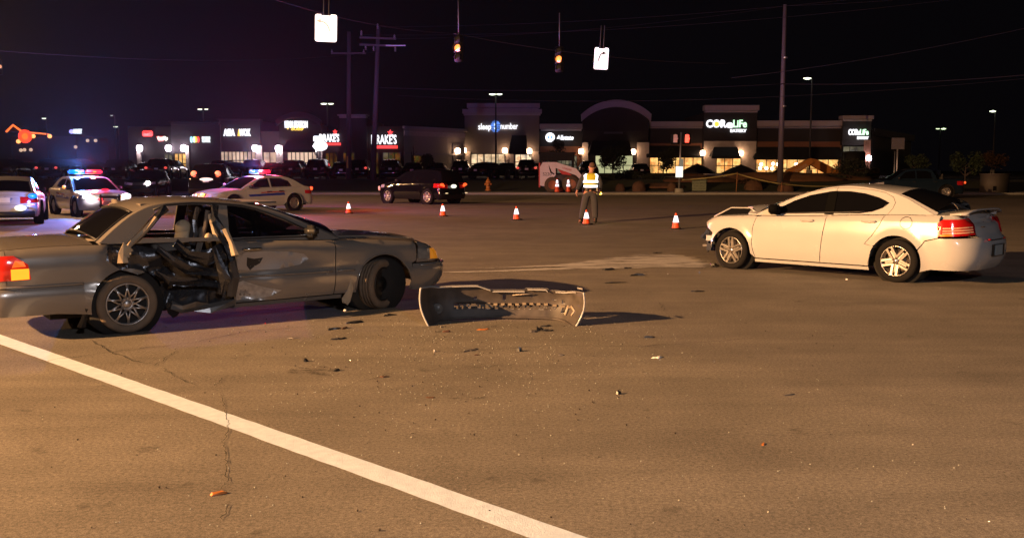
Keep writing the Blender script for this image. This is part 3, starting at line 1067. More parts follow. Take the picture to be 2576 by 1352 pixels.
def signal(u, v, Y, label, aimx):
    p = pt(u, v, Y)
    o = empty('traffic_signal', (p.x, Y, p.z - .55), aimx, label, 'traffic signal', 'amber traffic signals over the junction')
    MB().box((0, .12, .55), (.36, .22, 1.12)).build('housing', M_SIGB, o, bevel=.03)
    for k in range(3):
        z = .19 + .36 * k
        hood = MB()
        hood.lathe([(.165, 0), (.165, .24)], Matrix.Translation((0, .0, z)) @ Matrix.Rotation(math.pi / 2, 4, 'X') @ Matrix.Rotation(R(-40), 4, 'Z'), 18, a0=0, a1=R(260))
        hood.build('hood', M_SIGB, o)
        MB().ball((0, -.01, z), .15, 1, .3, 1).build('lens', M_AMB if k == 1 else M_SIGB, o)
    MB().tube([(0, .12, 1.1), (0, .12, 2.6)], .03, 6).build('hanger', M_DKMET, o)
    return o


signal(1152, 121, 41, 'amber traffic signal hanging left of centre', R(-14))
signal(1406, 149, 44, 'amber traffic signal hanging right of centre', R(-14))
p = pt(3, 168, 70)
o = empty('traffic_signal', (p.x, 70, p.z - .5), R(80), 'small dim amber signal at the left edge of the picture', 'traffic signal', 'amber traffic signals over the junction')
MB().box((0, .12, .5), (.36, .22, 1.12)).build('housing', M_SIGB, o, bevel=.03)
MB().ball((-.1, -.02, .5), .13, 1, .4, 1).build('lens', glow('dim_amber', (1, .4, .02), .8), o)


def road_sign(u0, u1, vt, vb, Y, label, right):
    c = pt((u0 + u1) / 2, (vt + vb) / 2, Y)
    k = Y / F_PX
    w, h = (u1 - u0) * k, (vb - vt) * k
    o = empty('hanging_lane_sign', c, 0, label, 'road sign', 'arrow signs hung over the junction')
    o.rotation_euler = (R(4), R(2.5), 0)
    r = .07
    pl = []
    for cx, cy, a in ((w / 2 - r, h / 2 - r, 0), (-w / 2 + r, h / 2 - r, 90), (-w / 2 + r, -h / 2 + r, 180), (w / 2 - r, -h / 2 + r, 270)):
        pl += [(cx + r * math.cos(R(a + t)), cy + r * math.sin(R(a + t))) for t in (0, 30, 60, 90)]
    # notch for the hanger in the top edge
    top = [(w * .22, h / 2), (w * .22, h / 2 - .04), (-w * .22, h / 2 - .04), (-w * .22, h / 2)]
    pl = pl[:4] + top + pl[4:]
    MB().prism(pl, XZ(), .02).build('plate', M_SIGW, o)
    sgn = 1 if right else -1
    arc = []
    for i in range(9):
        a = R(90 * i / 8)
        arc.append((sgn * (w * .1 - w * .28 * math.cos(a)) if right else (w * .16 - w * .42 * (1 - math.cos(a))), h * -.12 + h * .36 * math.sin(a)))
    sh = []
    wd = .022
    for i, (x, y) in enumerate(arc):
        a, b_ = arc[max(i - 1, 0)], arc[min(i + 1, 8)]
        d = Vector((b_[0] - a[0], b_[1] - a[1])).normalized()
        sh.append((x - d.y * wd, y + d.x * wd, x + d.y * wd, y - d.x * wd))
    m = MB()
    vs = []
    for q in sh:
        vs += [(q[0], -.014, q[1]), (q[2], -.014, q[3])]
    m.add(vs, [(2 * i, 2 * i + 1, 2 * i + 3, 2 * i + 2) for i in range(8)])
    e = arc[-1]
    dx = .15 * sgn
    m.add([(e[0] + dx, -.014, e[1] + .01), (e[0] - .02 * sgn, -.014, e[1] + .085), (e[0] - .02 * sgn, -.014, e[1] - .065)], [(0, 1, 2)])
    m.build('arrow', M_RETRO_GLOW if not right else M_SIGK, o)
    if right:
        add_label_text('lettering', 'ONLY', .17, XZ((0, -.013, -h * .33)), glow('faint_lettering', (.7, .72, .85), .85), o, .002)
    else:
        add_label_text('lettering', 'ONLY', .17, XZ((0, -.013, -h * .36)), glow('faint_lettering2', (.84, .86, .98), 1.1), o, .002)
    MB().tube([(-w * .12, .03, -h / 2), (-w * .12, .03, h / 2), (-w * .12, .03, h / 2 + .9)], .02, 6).build('hanger', M_DKMET, o)
    MB().tube([(w * .12, .03, -h / 2), (w * .12, .03, h / 2), (w * .12, .03, h / 2 + .9)], .02, 6).build('hanger', M_DKMET, o)
    return o


road_sign(793, 847, 38, 104, 34, 'larger bright white sign with a left arrow hanging at the top left', False)
road_sign(1495, 1530, 121, 174, 41, 'smaller bright white sign with a right arrow and ONLY', True)
wire(pt(400, -110, 30), pt(1140, 84, 41), .5, .012, 'span wire carrying the left arrow sign and signal')
wire(pt(1140, 84, 41), pt(1850, 160, 47), .3, .012, 'span wire carrying the right signal and arrow sign')

# pedestrian signal post
Yp = 67.0
p = pt(1708, 485, Yp)
gz = ground_z(Yp)
o = empty('pedestrian_signal_post', (p.x, Yp, gz), 0, 'pedestrian signal post showing a red hand beside the dirt heap', 'pedestrian signal')
k = Yp / F_PX
H = lambda v: Z(v, Yp) - gz
MB().tube([(0, 0, 0), (.08, 0, H(333))], [.075, .06], 10).build('pole', M_METAL, o)
MB().box((0, 0, .12), (.6, .6, .34), taper=.8).build('footing', M_CONC, o, bevel=.02)
for du, mm in ((15, glow('red_hand', (1, .035, .01), 2.6)), (-14, glow('dim_hand', (.5, .03, .01), .25))):
    hd = MB().box((du * k + .04, -.05, H(350)), (.55, .3, .7)).build('signal_head', M_SIGB, o, bevel=.02)
    z0 = H(350)
    hm = MB().box((du * k + .04, -.22, z0 - .08), (.27, .02, .3))
    for i in range(4):
        hm.box((du * k - .06 + i * .07, -.22, z0 + .16 + (.03 if 0 < i < 3 else 0)), (.055, .02, .26))
    hm.box((du * k + .17, -.22, z0 - .02), (.05, .02, .2), ry=R(30))
    hm.build('hand_symbol', mm, hd)
MB().box((-.02, -.1, H(432)), (18 * k, .02, 27 * k)).build('white_plate', glow('lit_plate', (1, .97, .8), 1.3), o, bevel=.008)
MB().box((.12, -.1, H(412)), (10 * k, .02, 26 * k)).build('blue_plate', mat('pale_blue_plate', (.3, .5, .6), .4), o)

# hydrant
p = pt(1228, 466, 69)
o = empty('fire_hydrant', (p.x, 69, ground_z(69)), 0, 'orange yellow fire hydrant on the dark verge', 'fire hydrant')
M_HYD = mat('hydrant_paint', (.55, .22, .04), .5)
MB().lathe([(.22, 0), (.22, .06), (.15, .08), (.14, .55), (.19, .58), (.19, .63), (.15, .68), (.1, .8), (.03, .84), (.04, .92), (.001, .93)], n=16).build('barrel', M_HYD, o)
for sx in (-1, 1):
    MB().tube([(sx * .1, 0, .46), (sx * .26, 0, .46)], .075, 10).build('side_nozzle', M_HYD, o)
MB().tube([(0, -.1, .42), (0, -.25, .42)], .1, 10).build('front_nozzle', M_HYD, o)

# monument pole sign with a white disc
p = pt(806, 450, 84)
o = empty('pole_sign', (p.x, 84, GZ), 0, 'oval and box white lit sign on a thin post by the poles', 'sign')
MB().tube([(0, 0, 0), (0, 0, Z(380, 84) - GZ)], .09, 8).build('pole', M_STEELP, o)
k = 84 / F_PX
MB().lathe([(.001, -.12), (.92, -.12), (.95, 0), (.92, .12), (.001, .12)], XZ((2 * k, -.1, Z(367, 84) - GZ)) @ Matrix.Diagonal((.66, .46, 1, 1)), 28, smooth=False).build('oval_face', E_WHITE, o)
MB().box((-2 * k, 0, Z(349, 84) - GZ), (27 * k, .2, 14 * k)).build('box_face', E_WHITE, o, bevel=.05)

# signpost seen from behind on the right
o = empty('road_sign', pt(2254, 470, 66) * 1, 0, 'dim sheet sign seen from behind on a post at the right', 'road sign')
o.location.z = ground_z(66)
H6 = lambda v: Z(v, 66) - o.location.z
MB().tube([(.02, 0, 0), (.0, 0, H6(348))], .06, 8).build('post', M_METAL, o)
MB().tube([(-.16, 0.02, 0), (-.16, 0.02, H6(380))], .03, 8).build('brace', M_METAL, o)
MB().box((0, -.05, H6(361)), (32 * 66 / F_PX, .02, 28 * 66 / F_PX)).build('sheet', mat('sign_back', (.16, .15, .17), .5, metal=.5), o)

# utility cabinet
p = pt(2512, 478, 66)
o = empty('utility_cabinet', (p.x, 66.6, ground_z(67)), R(8), 'dim concrete coloured utility cabinet at the far right', 'cabinet')
MB().box((0, 0, .62), (1.5, 1.1, 1.24)).build('body', mat('cabinet_paint', (.07, .06, .05), .7), o, bevel=.03)
MB().box((0, 0, 1.26), (1.6, 1.2, .08)).build('lid', mat('cabinet_paint2', (.09, .075, .065), .7), o, bevel=.02)
MB().box((-.35, -.56, .3), (.26, .02, .3)).build('vent', M_SIGB, o)


# ------------------------------------------------------------ plants
def leaf_cloud(b, c, rx, ry, rz, n, sz, r, mi=0, hollow=.45):
    vs, fs = [], []
    for i in range(n):
        while True:
            d = Vector((r.gauss(0, 1), r.gauss(0, 1), r.gauss(0, 1))).normalized()
            rad = hollow + (1 - hollow) * r.random() ** .6
            q = d * rad
            if noise.noise(Vector(c) + q * 2.2) > -.12 - .2 * (1 - rad): break
        p = Vector((c[0] + q.x * rx, c[1] + q.y * ry, c[2] + q.z * rz))
        s = sz * r.uniform(.5, 1.2)
        a = Vector((r.gauss(0, 1), r.gauss(0, 1), r.gauss(0, 1))).normalized()
        e = a.orthogonal().normalized()
        k = len(vs)
        vs += [p - a * s, p + e * s * .45, p + a * s, p - e * s * .45]
        fs.append((k, k + 1, k + 2, k + 3))
    b.add(vs, fs, mi=mi)


M_BARK = mat('bark', (.06, .045, .035), .9, var=.3, bump=.5)


def leafm(name, c):
    return mat(name, c, .8, var=.5, scale=1.5)


def tree(u, v_base, v_top, w_px, Y, label, leaf, cat='tree', name='small_tree', dens=1400, z=None, bare=.25, group='young trees and shrubs before the shops'):
    g = ground_z(Y) if z is None else z
    p = pt(u, v_base, Y)
    k = Y / F_PX
    h = Z(v_top, Y) - g
    w = w_px * k / 2
    o = empty(name, (p.x, Y, g), 0, label, cat, group)
    r = random.Random(int(u))
    b = MB()
    b.tube([(0, 0, -.1), (r.uniform(-.05, .05), 0, h * .4), (r.uniform(-.1, .1), 0, h * .85)], [max(.05, h * .025), h * .016 + .01, .012], 7)
    ends = []
    for i in range(11):
        a, z0 = r.uniform(0, 6.28), h * r.uniform(bare, .75)
        L_ = w * r.uniform(.5, .95) * (1.15 - z0 / h * .6)
        e = Vector((math.cos(a) * L_, math.sin(a) * L_, z0 + L_ * r.uniform(.5, 1.0)))
        m_ = Vector((e.x * .5, e.y * .5, z0 + (e.z - z0) * .35))
        b.tube([(0, 0, z0), m_, e], [h * .008 + .012, .014, .006], 5)
        ends.append(e)
        for j in range(2):
            q = e + Vector((r.uniform(-.3, .3), r.uniform(-.3, .3), r.uniform(.1, .4))) * w
            b.tube([m_.lerp(e, r.uniform(.3, .9)), q], [.012, .004], 4, cap=False)
    b.build('trunk', M_BARK, o)
    if leaf:
        c = MB()
        for e in ends:
            leaf_cloud(c, (e.x * .9, e.y * .9, min(e.z, h - .1)), w * .5, w * .5, w * .45, dens // 11, .07 + .0008 * Y, r, hollow=.1)
        c.build('crown', leaf, o)
    return o


LF_D = leafm('dark_leaves', (.018, .022, .010))
LF_G = leafm('green_leaves', (.02, .034, .009))
LF_O = leafm('rusty_leaves', (.045, .02, .008))
tree(1541, 452, 380, 74, 95, 'leafy young tree before the pale lit doorway of the arched shop', LF_D, z=GZ, dens=2600)
tree(1041, 440, 352, 34, 88, 'thin bare tree before the pale side wall', None, z=GZ)
tree(1073, 440, 385, 44, 90, 'small bush tree near the pale side wall', LF_G, z=GZ, dens=900)
tree(1400, 440, 345, 60, 90, 'sparse tree behind the skid steer loader', LF_D, z=GZ, dens=700)
tree(1282, 440, 388, 34, 92, 'thin bare tree in front of the cream lit window', None, z=GZ)
tree(1668, 440, 375, 60, 90, 'sparse dark tree before the amber lit windows', LF_D, z=GZ, dens=1500)
tree(2300, 470, 398, 60, 76, 'dim round shrub just right of the shop corner', LF_G, z=GZ, dens=1200)
tree(2426, 480, 392, 76, 72, 'dim green tree left of the utility cabinet', LF_G, dens=1800)
tree(2493, 445, 388, 66, 84, 'rusty leaved tree above the utility cabinet', LF_O, z=GZ, dens=1500)


def shrub(u, v0, v1, w_px, Y, label, leaf, z=None, dens=900):
    g = ground_z(Y) if z is None else z
    k = Y / F_PX
    h = max(.4, Z(v1, Y) - g)
    o = empty('shrub', (U(u, Y), Y, g), 0, label, 'shrub', 'shrubs and hedges along the verge')
    b = MB()
    r = random.Random(int(u * 3))
    leaf_cloud(b, (0, 0, h * .5), w_px * k / 2, .8, h * .55, dens, .1, r, hollow=.05)
    b.build('foliage', leaf, o)
    s_ = MB()
    for i in range(5):
        s_.tube([(r.uniform(-.2, .2), 0, -.05), (r.uniform(-.5, .5) * w_px * k * .5, 0, h * .7)], [.03, .01], 5)
    s_.build('stem', M_BARK, o)


shrub(1580, 0, 428, 80, 82, 'dark hedge behind the officer, right of the leafy tree', LF_D, z=GZ, dens=1800)
shrub(1640, 0, 436, 60, 80, 'dark low hedge between the officer and the dirt heaps', LF_D, z=GZ)
shrub(1530, 0, 440, 60, 78, 'low dark shrub directly behind the officer', LF_D, z=GZ)
shrub(1890, 0, 452, 90, 72, 'scrubby bush on the dirt right of the yard sign', LF_O)
shrub(2140, 0, 400, 110, 80, 'tall dark bush mass under the corner tower', LF_D, z=GZ, dens=2600)
shrub(2080, 0, 440, 120, 77, 'low dark bush right of the digger arm', LF_D, z=GZ, dens=1400)


# dirt heaps and boulders of the dug verge
def heap(u, vt, w_px, Y, label, m, seed, d=1.6, name='dirt_heap', cat='dirt heap', group='dirt heaps on the dug verge', flat=False):
    k = Y / F_PX
    g = ground_z(Y)
    w = w_px * k / 2
    h = max(.25, Z(vt, Y) - g)
    b = MB()
    n, mm = 26, 12
    vs, fs = [], []
    for i in range(mm + 1):
        f = i / mm
        for j in range(n):
            a = 2 * math.pi * j / n
            rr = math.cos(f * math.pi / 2) ** (.7 if flat else 1.0)
            q = Vector((math.cos(a) * w * rr, math.sin(a) * d * rr, h * math.sin(f * math.pi / 2) ** (1.1 if flat else 1.4)))
            nn = noise.noise(q * (1.3 if not flat else 1.0) + Vector((seed, 0, 0))) * .3 + noise.noise(q * 4 + Vector((seed, 3, 0))) * .1
            q *= 1 + nn * (.7 if i < mm else .2)
            q.z -= .12 * (i == 0)
            vs.append(q)
    for i in range(mm):
        for j in range(n):
            fs.append((i * n + j, i * n + (j + 1) % n, (i + 1) * n + (j + 1) % n, (i + 1) * n + j))
    b.add(vs, fs, not flat)
    o = b.build(name, m, None, (U(u, Y), Y, g))
    tag(o, label, cat, group)


M_BOULD = mat('orange_boulder', (.07, .033, .017), .9, var=.35, scale=4, bump=.6, bscale=14)
heap(1960, 432, 330, 75, 'broad reddish dirt heap behind the yard sign and white car', M_SOIL, 1)
heap(1760, 440, 180, 74, 'dark dirt heap around the pedestrian signal post', M_SOIL, 2)
heap(2080, 436, 200, 78, 'dirt heap under the digger arm', M_SOIL, 5)
heap(1660, 462, 120, 71, 'low dark dirt heap left of the pedestrian signal', M_SOIL, 3)
heap(1605, 455, 34, 69, 'boulder left of the pedestrian signal, the larger', M_BOULD, 11, .6, 'boulder', 'boulder', 'boulders on the dug verge', True)
heap(1560, 462, 24, 69, 'small boulder just right of the officer', M_BOULD, 12, .4, 'boulder', 'boulder', 'boulders on the dug verge', True)
heap(1690, 460, 26, 69, 'small boulder at the foot of the pedestrian signal', M_BOULD, 13, .4, 'boulder', 'boulder', 'boulders on the dug verge', True)
heap(1893, 452, 46, 70, 'orange tinted boulder right of the yard sign', M_BOULD, 14, .6, 'boulder', 'boulder', 'boulders on the dug verge', True)
heap(1975, 458, 40, 69, 'orange tinted boulder before the steel pole', M_BOULD, 15, .6, 'boulder', 'boulder', 'boulders on the dug verge', True)

# yard sign
o = empty('yard_sign', (U(1757, 69), 69, ground_z(69)), 0, 'small pale green lettered yard sign on the verge', 'sign')
k = 69 / F_PX
zc = Z(464, 69) - o.location.z
MB().box((0, 0, zc), (35 * k, .03, 31 * k)).build('board', mat('yard_board', (.16, .18, .13), .7, var=.3), o)
for i in range(4):
    add_label_text('lettering', ('COMING SOON', 'RETAIL SPACE', 'FOR LEASE', 'CALL TODAY')[i], .17, XZ((0, -.02, zc + .29 - .2 * i)), mat('faint_print', (.06, .08, .05), .8), o, .002)
for x in (-.35, .35):
    MB().tube([(x, .03, -.05), (x, .03, zc)], .02, 6).build('stake', M_METAL, o)

# caution tape and its stakes
o = empty('caution_tape', (U(1850, 68), 68, ground_z(68)), 0, 'pale barrier tape strung past the dirt heap to the steel pole', 'barrier tape')
tp = [pt(1716, 452, 68.5), pt(1853, 436, 68), pt(1965, 462, 68), pt(2100, 468, 70)]
vs, fs = [], []
for i in range(3):
    for j in range(9):
        f = j / 8
        q = tp[i].lerp(tp[i + 1], f)
        q.z -= .3 * f * (1 - f)
        t_ = math.sin(f * 9 + i) * .04
        vs += [q + Vector((0, t_, .04)) - o.location, q + Vector((0, -t_, -.04)) - o.location]
for i in range(len(vs) // 2 - 1):
    fs.append((2 * i, 2 * i + 1, 2 * i + 3, 2 * i + 2))
MB().add(vs, fs, True).build('tape', mat('barrier_tape', (.3, .25, .1), .5), o)
for q in (tp[1], tp[2]):
    MB().tube([(q.x - o.location.x, q.y - 68, -.1), (q.x - o.location.x + .05, q.y - 68, q.z - o.location.z + .1)], .03, 6).build('stake', mat('stake_wood', (.25, .11, .04), .8), o)

# patio umbrellas folded out dark in front of the amber windows
for u, vt, w, lab in ((1752, 411, 90, 'left dark patio umbrella before the amber windows'), (1860, 413, 96, 'dark patio umbrella left of the steel pole'), (1952, 425, 60, 'partly hidden dark patio umbrella at the steel pole')):
    Y = 108.0
    k = Y / F_PX
    o = empty('patio_umbrella', (U(u, Y), Y, GZ), 0, lab, 'umbrella', 'patio umbrellas outside the eatery')
    h = Z(vt, Y) - GZ
    MB().tube([(0, 0, 0), (0, 0, h)], .03, 6).build('pole', M_DKMET, o)
    w2 = w * k / 2
    MB().lathe([(.01, h), (w2 * .5, h - .42), (w2, h - .95), (w2, h - 1.1)], n=8, smooth=False).build('canopy', M_AWN, o)

# ------------------------------------------------------------ skid steer loader
Yk = 68.0
k = Yk / F_PX
xk = U(1412, Yk)
o = empty('skid_steer_loader', (xk, Yk, ground_z(Yk)), 0, 'white skid steer loader with dark cab parked on the verge', 'loader')
gk = o.location.z
X = lambda u: (u - 1412) * k
ZZ = lambda v: Z(v, Yk) - gk
M_LW = mat('loader_white', (.62, .55, .58), .5, var=.12)
M_LR = mat('loader_red', (.45, .03, .03), .5)
M_TYRE = mat('tyre_rubber', (.011, .010, .010), .9, spec=.2, bump=.4)
M_MUD = mat('muddy_tyre', (.07, .045, .025), .9, bump=.6)
M_RUST = mat('rusty_rim', (.3, .09, .03), .7)
MB().prism([(X(1357), ZZ(466)), (X(1357), ZZ(420)), (X(1364), ZZ(408)), (X(1396), ZZ(408)), (X(1396), ZZ(440)), (X(1372), ZZ(468))], XZ((0, -.75, 0)), .12).build('rear_panel', M_LW, o)
MB().box((X(1405), 0, ZZ(455)), (2.2, 1.4, .9)).build('chassis', mat('loader_grey', (.07, .06, .06), .7), o, bevel=.04)
MB().prism([(X(1377), ZZ(413)), (X(1397), ZZ(408)), (X(1447), ZZ(424)), (X(1460), ZZ(440)), (X(1457), ZZ(452)), (X(1447), ZZ(441)), (X(1392), ZZ(421))], XZ((0, -.72, 0)), .14).build('lift_arm', M_LW, o)
MB().prism([(X(1400), ZZ(425)), (X(1428), ZZ(434)), (X(1437), ZZ(441)), (X(1412), ZZ(438))], XZ((0, -.66, 0)), .1).build('arm_brace', M_LR, o)
MB().box((X(1356), -.7, ZZ(440)), (.1, .16, 1.7)).build('tail_guard', M_LR, o)
cab = MB()
for x in (1359, 1440):
    for y in (-.6, .6):
        cab.box((X(x), y, ZZ(410)), (.1, .1, 1.5))
cab.box((X(1400), 0, ZZ(385)), (2.55, 1.35, .1))
cab.box((X(1402), 0, ZZ(395)), (2.3, 1.2, .5))
for i in range(7):
    cab.box((X(1366 + i * 11), -.62, ZZ(412)), (.03, .03, 1.2))
cab.build('cab', M_SIGB, o)
MB().tube([(X(1440), -.5, ZZ(395)), (X(1452), -.6, ZZ(425))], .04, 6).build('cylinder', M_DKMET, o)
MB().tube([(X(1377), -.75, ZZ(409)), (X(1384), -.8, ZZ(432)), (X(1392), -.8, ZZ(438))], .05, 6).build('hose', M_SIGB, o)
add_label_text('lettering', 'S220', .32, XZ((X(1375), -.815, ZZ(438))), M_SIGK, o, .003)
add_label_text('lettering', 'LOADER', .17, XZ((X(1424), -.80, ZZ(425))) @ Matrix.Rotation(R(-17), 4, 'Z'), M_LR, o, .003)
for u, v, r_ in ((1388, 464, 20), (1434, 464, 22)):
    w = MB().lathe([(r_ * k * .55, -.18), (r_ * k * .9, -.2), (r_ * k, -.12), (r_ * k, .12), (r_ * k * .9, .2), (r_ * k * .55, .18)], XZ((X(u), -.75, r_ * k - .05)), 20).build('wheel', M_MUD, o)
    MB().lathe([(.001, .06), (r_ * k * .3, .06), (r_ * k * .56, .16)], XZ((X(u), -.75, r_ * k - .05)), 16).build('rim', M_RUST, w)

# ------------------------------------------------------------ digger arm beyond the dirt heap
Ye = 84.0
k = Ye / F_PX
o = empty('excavator', (U(2120, Ye), Ye, GZ), 0, 'orange excavator whose bent arm crosses the lit windows', 'excavator')
X = lambda u: (u - 2120) * k
ZZ = lambda v: Z(v, Ye) - GZ
M_EXC = mat('digger_orange', (.34, .13, .015), .6, var=.3)
MB().prism([(X(1965), ZZ(448)), (X(1972), ZZ(428)), (X(2024), ZZ(401)), (X(2034), ZZ(400)), (X(2040), ZZ(408)), (X(1995), ZZ(440)), (X(1985), ZZ(452))], XZ((0, -.2, 0)), .35).build('dipper_arm', M_EXC, o)
MB().prism([(X(2018), ZZ(404)), (X(2034), ZZ(398)), (X(2052), ZZ(402)), (X(2112), ZZ(432)), (X(2120), ZZ(452)), (X(2095), ZZ(448)), (X(2040), ZZ(418))], XZ((0, .1, 0)), .4).build('boom', M_EXC, o)
MB().prism([(X(1935), ZZ(478)), (X(1962), ZZ(440)), (X(1985), ZZ(440)), (X(1972), ZZ(470))], XZ((0, -.2, 0)), .9).build('bucket', M_RUST, o)
MB().tube([(X(2050), .1, ZZ(415)), (X(2092), .1, ZZ(438))], .1, 8).build('cylinder', M_METAL, o)
MB().box((X(2150), .8, ZZ(405)), (1.6, 1.5, 1.7)).build('cab', M_SIGB, o, bevel=.1)
MB().box((X(2160), .8, ZZ(436)), (3.2, 2.2, .9)).build('engine_cover', mat('digger_dark', (.1, .05, .015), .7), o, bevel=.1)
MB().box((X(2155), .8, .4), (3.6, 2.6, .7)).build('track', M_SIGB, o, bevel=.25)
add_label_text('lettering', 'LOADER', .35, XZ((X(2006), -.39, ZZ(424))) @ Matrix.Rotation(R(31), 4, 'Z'), mat('pale_print', (.4, .3, .2), .6), o, .003)

# ------------------------------------------------------------ traffic cones
M_ORANGE = mat('cone_orange', (.85, .10, .03), .45, var=.06)
M_COLLAR = glow('cone_collar', (.9, .9, 1.0), 1.6, base=(.8, .8, .8))  # collar given emission to imitate light thrown back
M_BASE = mat('cone_base', (.03, .02, .02), .8)


def cone_proto(h, r, collars, label, group, bands):
    o = empty('traffic_cone', (0, 0, 0), 0, label, 'traffic cone', group)
    MB().box((0, 0, .02), (r * 2.5, r * 2.5, .04)).build('base', bands, o, bevel=.012)
    rad = lambda z: r * (1 - z / h * .84)
    MB().lathe([(rad(.03), .035), (rad(h * .3), h * .3), (rad(h * .97), h * .97), (rad(h), h), (.001, h)], n=24).build('body', M_ORANGE, o)
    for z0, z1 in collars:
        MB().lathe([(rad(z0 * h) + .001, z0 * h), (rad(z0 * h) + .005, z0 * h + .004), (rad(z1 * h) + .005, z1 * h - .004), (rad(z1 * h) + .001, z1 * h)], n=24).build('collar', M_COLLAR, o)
    return o


c0 = cone_proto(.46, .125, [(.42, .82)], 'x', 'small orange cones across the road', M_BASE)
labs = ['leftmost small cone, between the police sedan and the dark vehicle', 'small cone in front of the dark vehicle rear wheel', 'small cone left of the officer, standing alone on the road',
        'small cone directly at the feet of the officer', 'nearest small cone, just left of the white car']
for i, (u, v) in enumerate(((877, 537), (1114, 544), (1299, 553), (1475, 565), (1700, 576))):
    g = G(u, v)
    c = c0 if i == 0 else copy_tree(c0)
    c.location = g
    c.rotation_euler.z = R(20 * i)
    c['label'] = labs[i]
c1 = cone_proto(.95, .19, [(.42, .6), (.68, .9)], 'x', 'tall double banded cones by the loader', M_BASE)
labs = ['tall double banded cone before the loader, left of three', 'tall double banded cone half hidden behind its neighbour', 'tall double banded cone right of three, beside the officer']
for i, (u, Y) in enumerate(((1401, 66.6), (1410, 67.6), (1429, 66.9))):
    c = c1 if i == 0 else copy_tree(c1)
    c.location = (U(u, Y), Y, ground_z(Y) + .02)
    c['label'] = labs[i]

# ------------------------------------------------------------ car bodies
def smooth_curve(pts):
    """C1 curve through (x, z) points in increasing x"""
    xs = np.array([p[0] for p in pts], float)
    zs = np.array([p[1] for p in pts], float)
    d = np.diff(zs) / np.diff(xs)
    m = np.concatenate([[d[0]], (d[:-1] + d[1:]) / 2, [d[-1]]])
    for i in range(1, len(d)):
        if d[i - 1] * d[i] <= 0: m[i] = 0

    def f(x):
        x = min(max(x, xs[0]), xs[-1])
        i = min(max(int(np.searchsorted(xs, x)) - 1, 0), len(d) - 1)
        h = xs[i + 1] - xs[i]
        t = (x - xs[i]) / h
        return (zs[i] * (2 * t ** 3 - 3 * t * t + 1) + m[i] * h * (t ** 3 - 2 * t * t + t)
                + zs[i + 1] * (-2 * t ** 3 + 3 * t * t) + m[i + 1] * h * (t ** 3 - t * t))
    return f


def inside(P, poly):
    x, y = P[:, 0], P[:, 1]
    r = np.zeros(len(P), bool)
    n = len(poly)
    for i in range(n):
        x1, y1 = poly[i]
        x2, y2 = poly[(i + 1) % n]
        if y1 == y2: continue
        c = (y1 > y) != (y2 > y)
        r ^= c & (x < (x2 - x1) * (y - y1) / (y2 - y1) + x1)
    return r


def resample(poly, step, gap=0.0):
    out = []
    n = len(poly)
    for i in range(n):
        a, b = np.array(poly[i]), np.array(poly[(i + 1) % n])
        k = max(1, int(np.linalg.norm(b - a) / step + .5))
        for j in range(k):
            out.append(a + (b - a) * j / k)
    P = np.array(out)
    if gap:
        nx = np.roll(P, -1, 0) - np.roll(P, 1, 0)
        nx /= np.maximum(np.linalg.norm(nx, axis=1), 1e-9)[:, None]
        area = sum(P[i][0] * P[(i + 1) % len(P)][1] - P[(i + 1) % len(P)][0] * P[i][1] for i in range(len(P)))
        sg = 1 if area > 0 else -1
        P = P + sg * gap * np.stack([-nx[:, 1], nx[:, 0]], 1)
    return P


def seg_dist(P, loop):
    A = loop
    B = np.roll(loop, -1, 0)
    d = B - A
    L2 = np.maximum((d ** 2).sum(1), 1e-12)
    t = ((P[:, None, :] - A[None]) * d[None]).sum(2) / L2
    t = np.clip(t, 0, 1)
    q = A[None] + t[..., None] * d[None]
    return np.sqrt(((P[:, None, :] - q) ** 2).sum(2)).min(1)


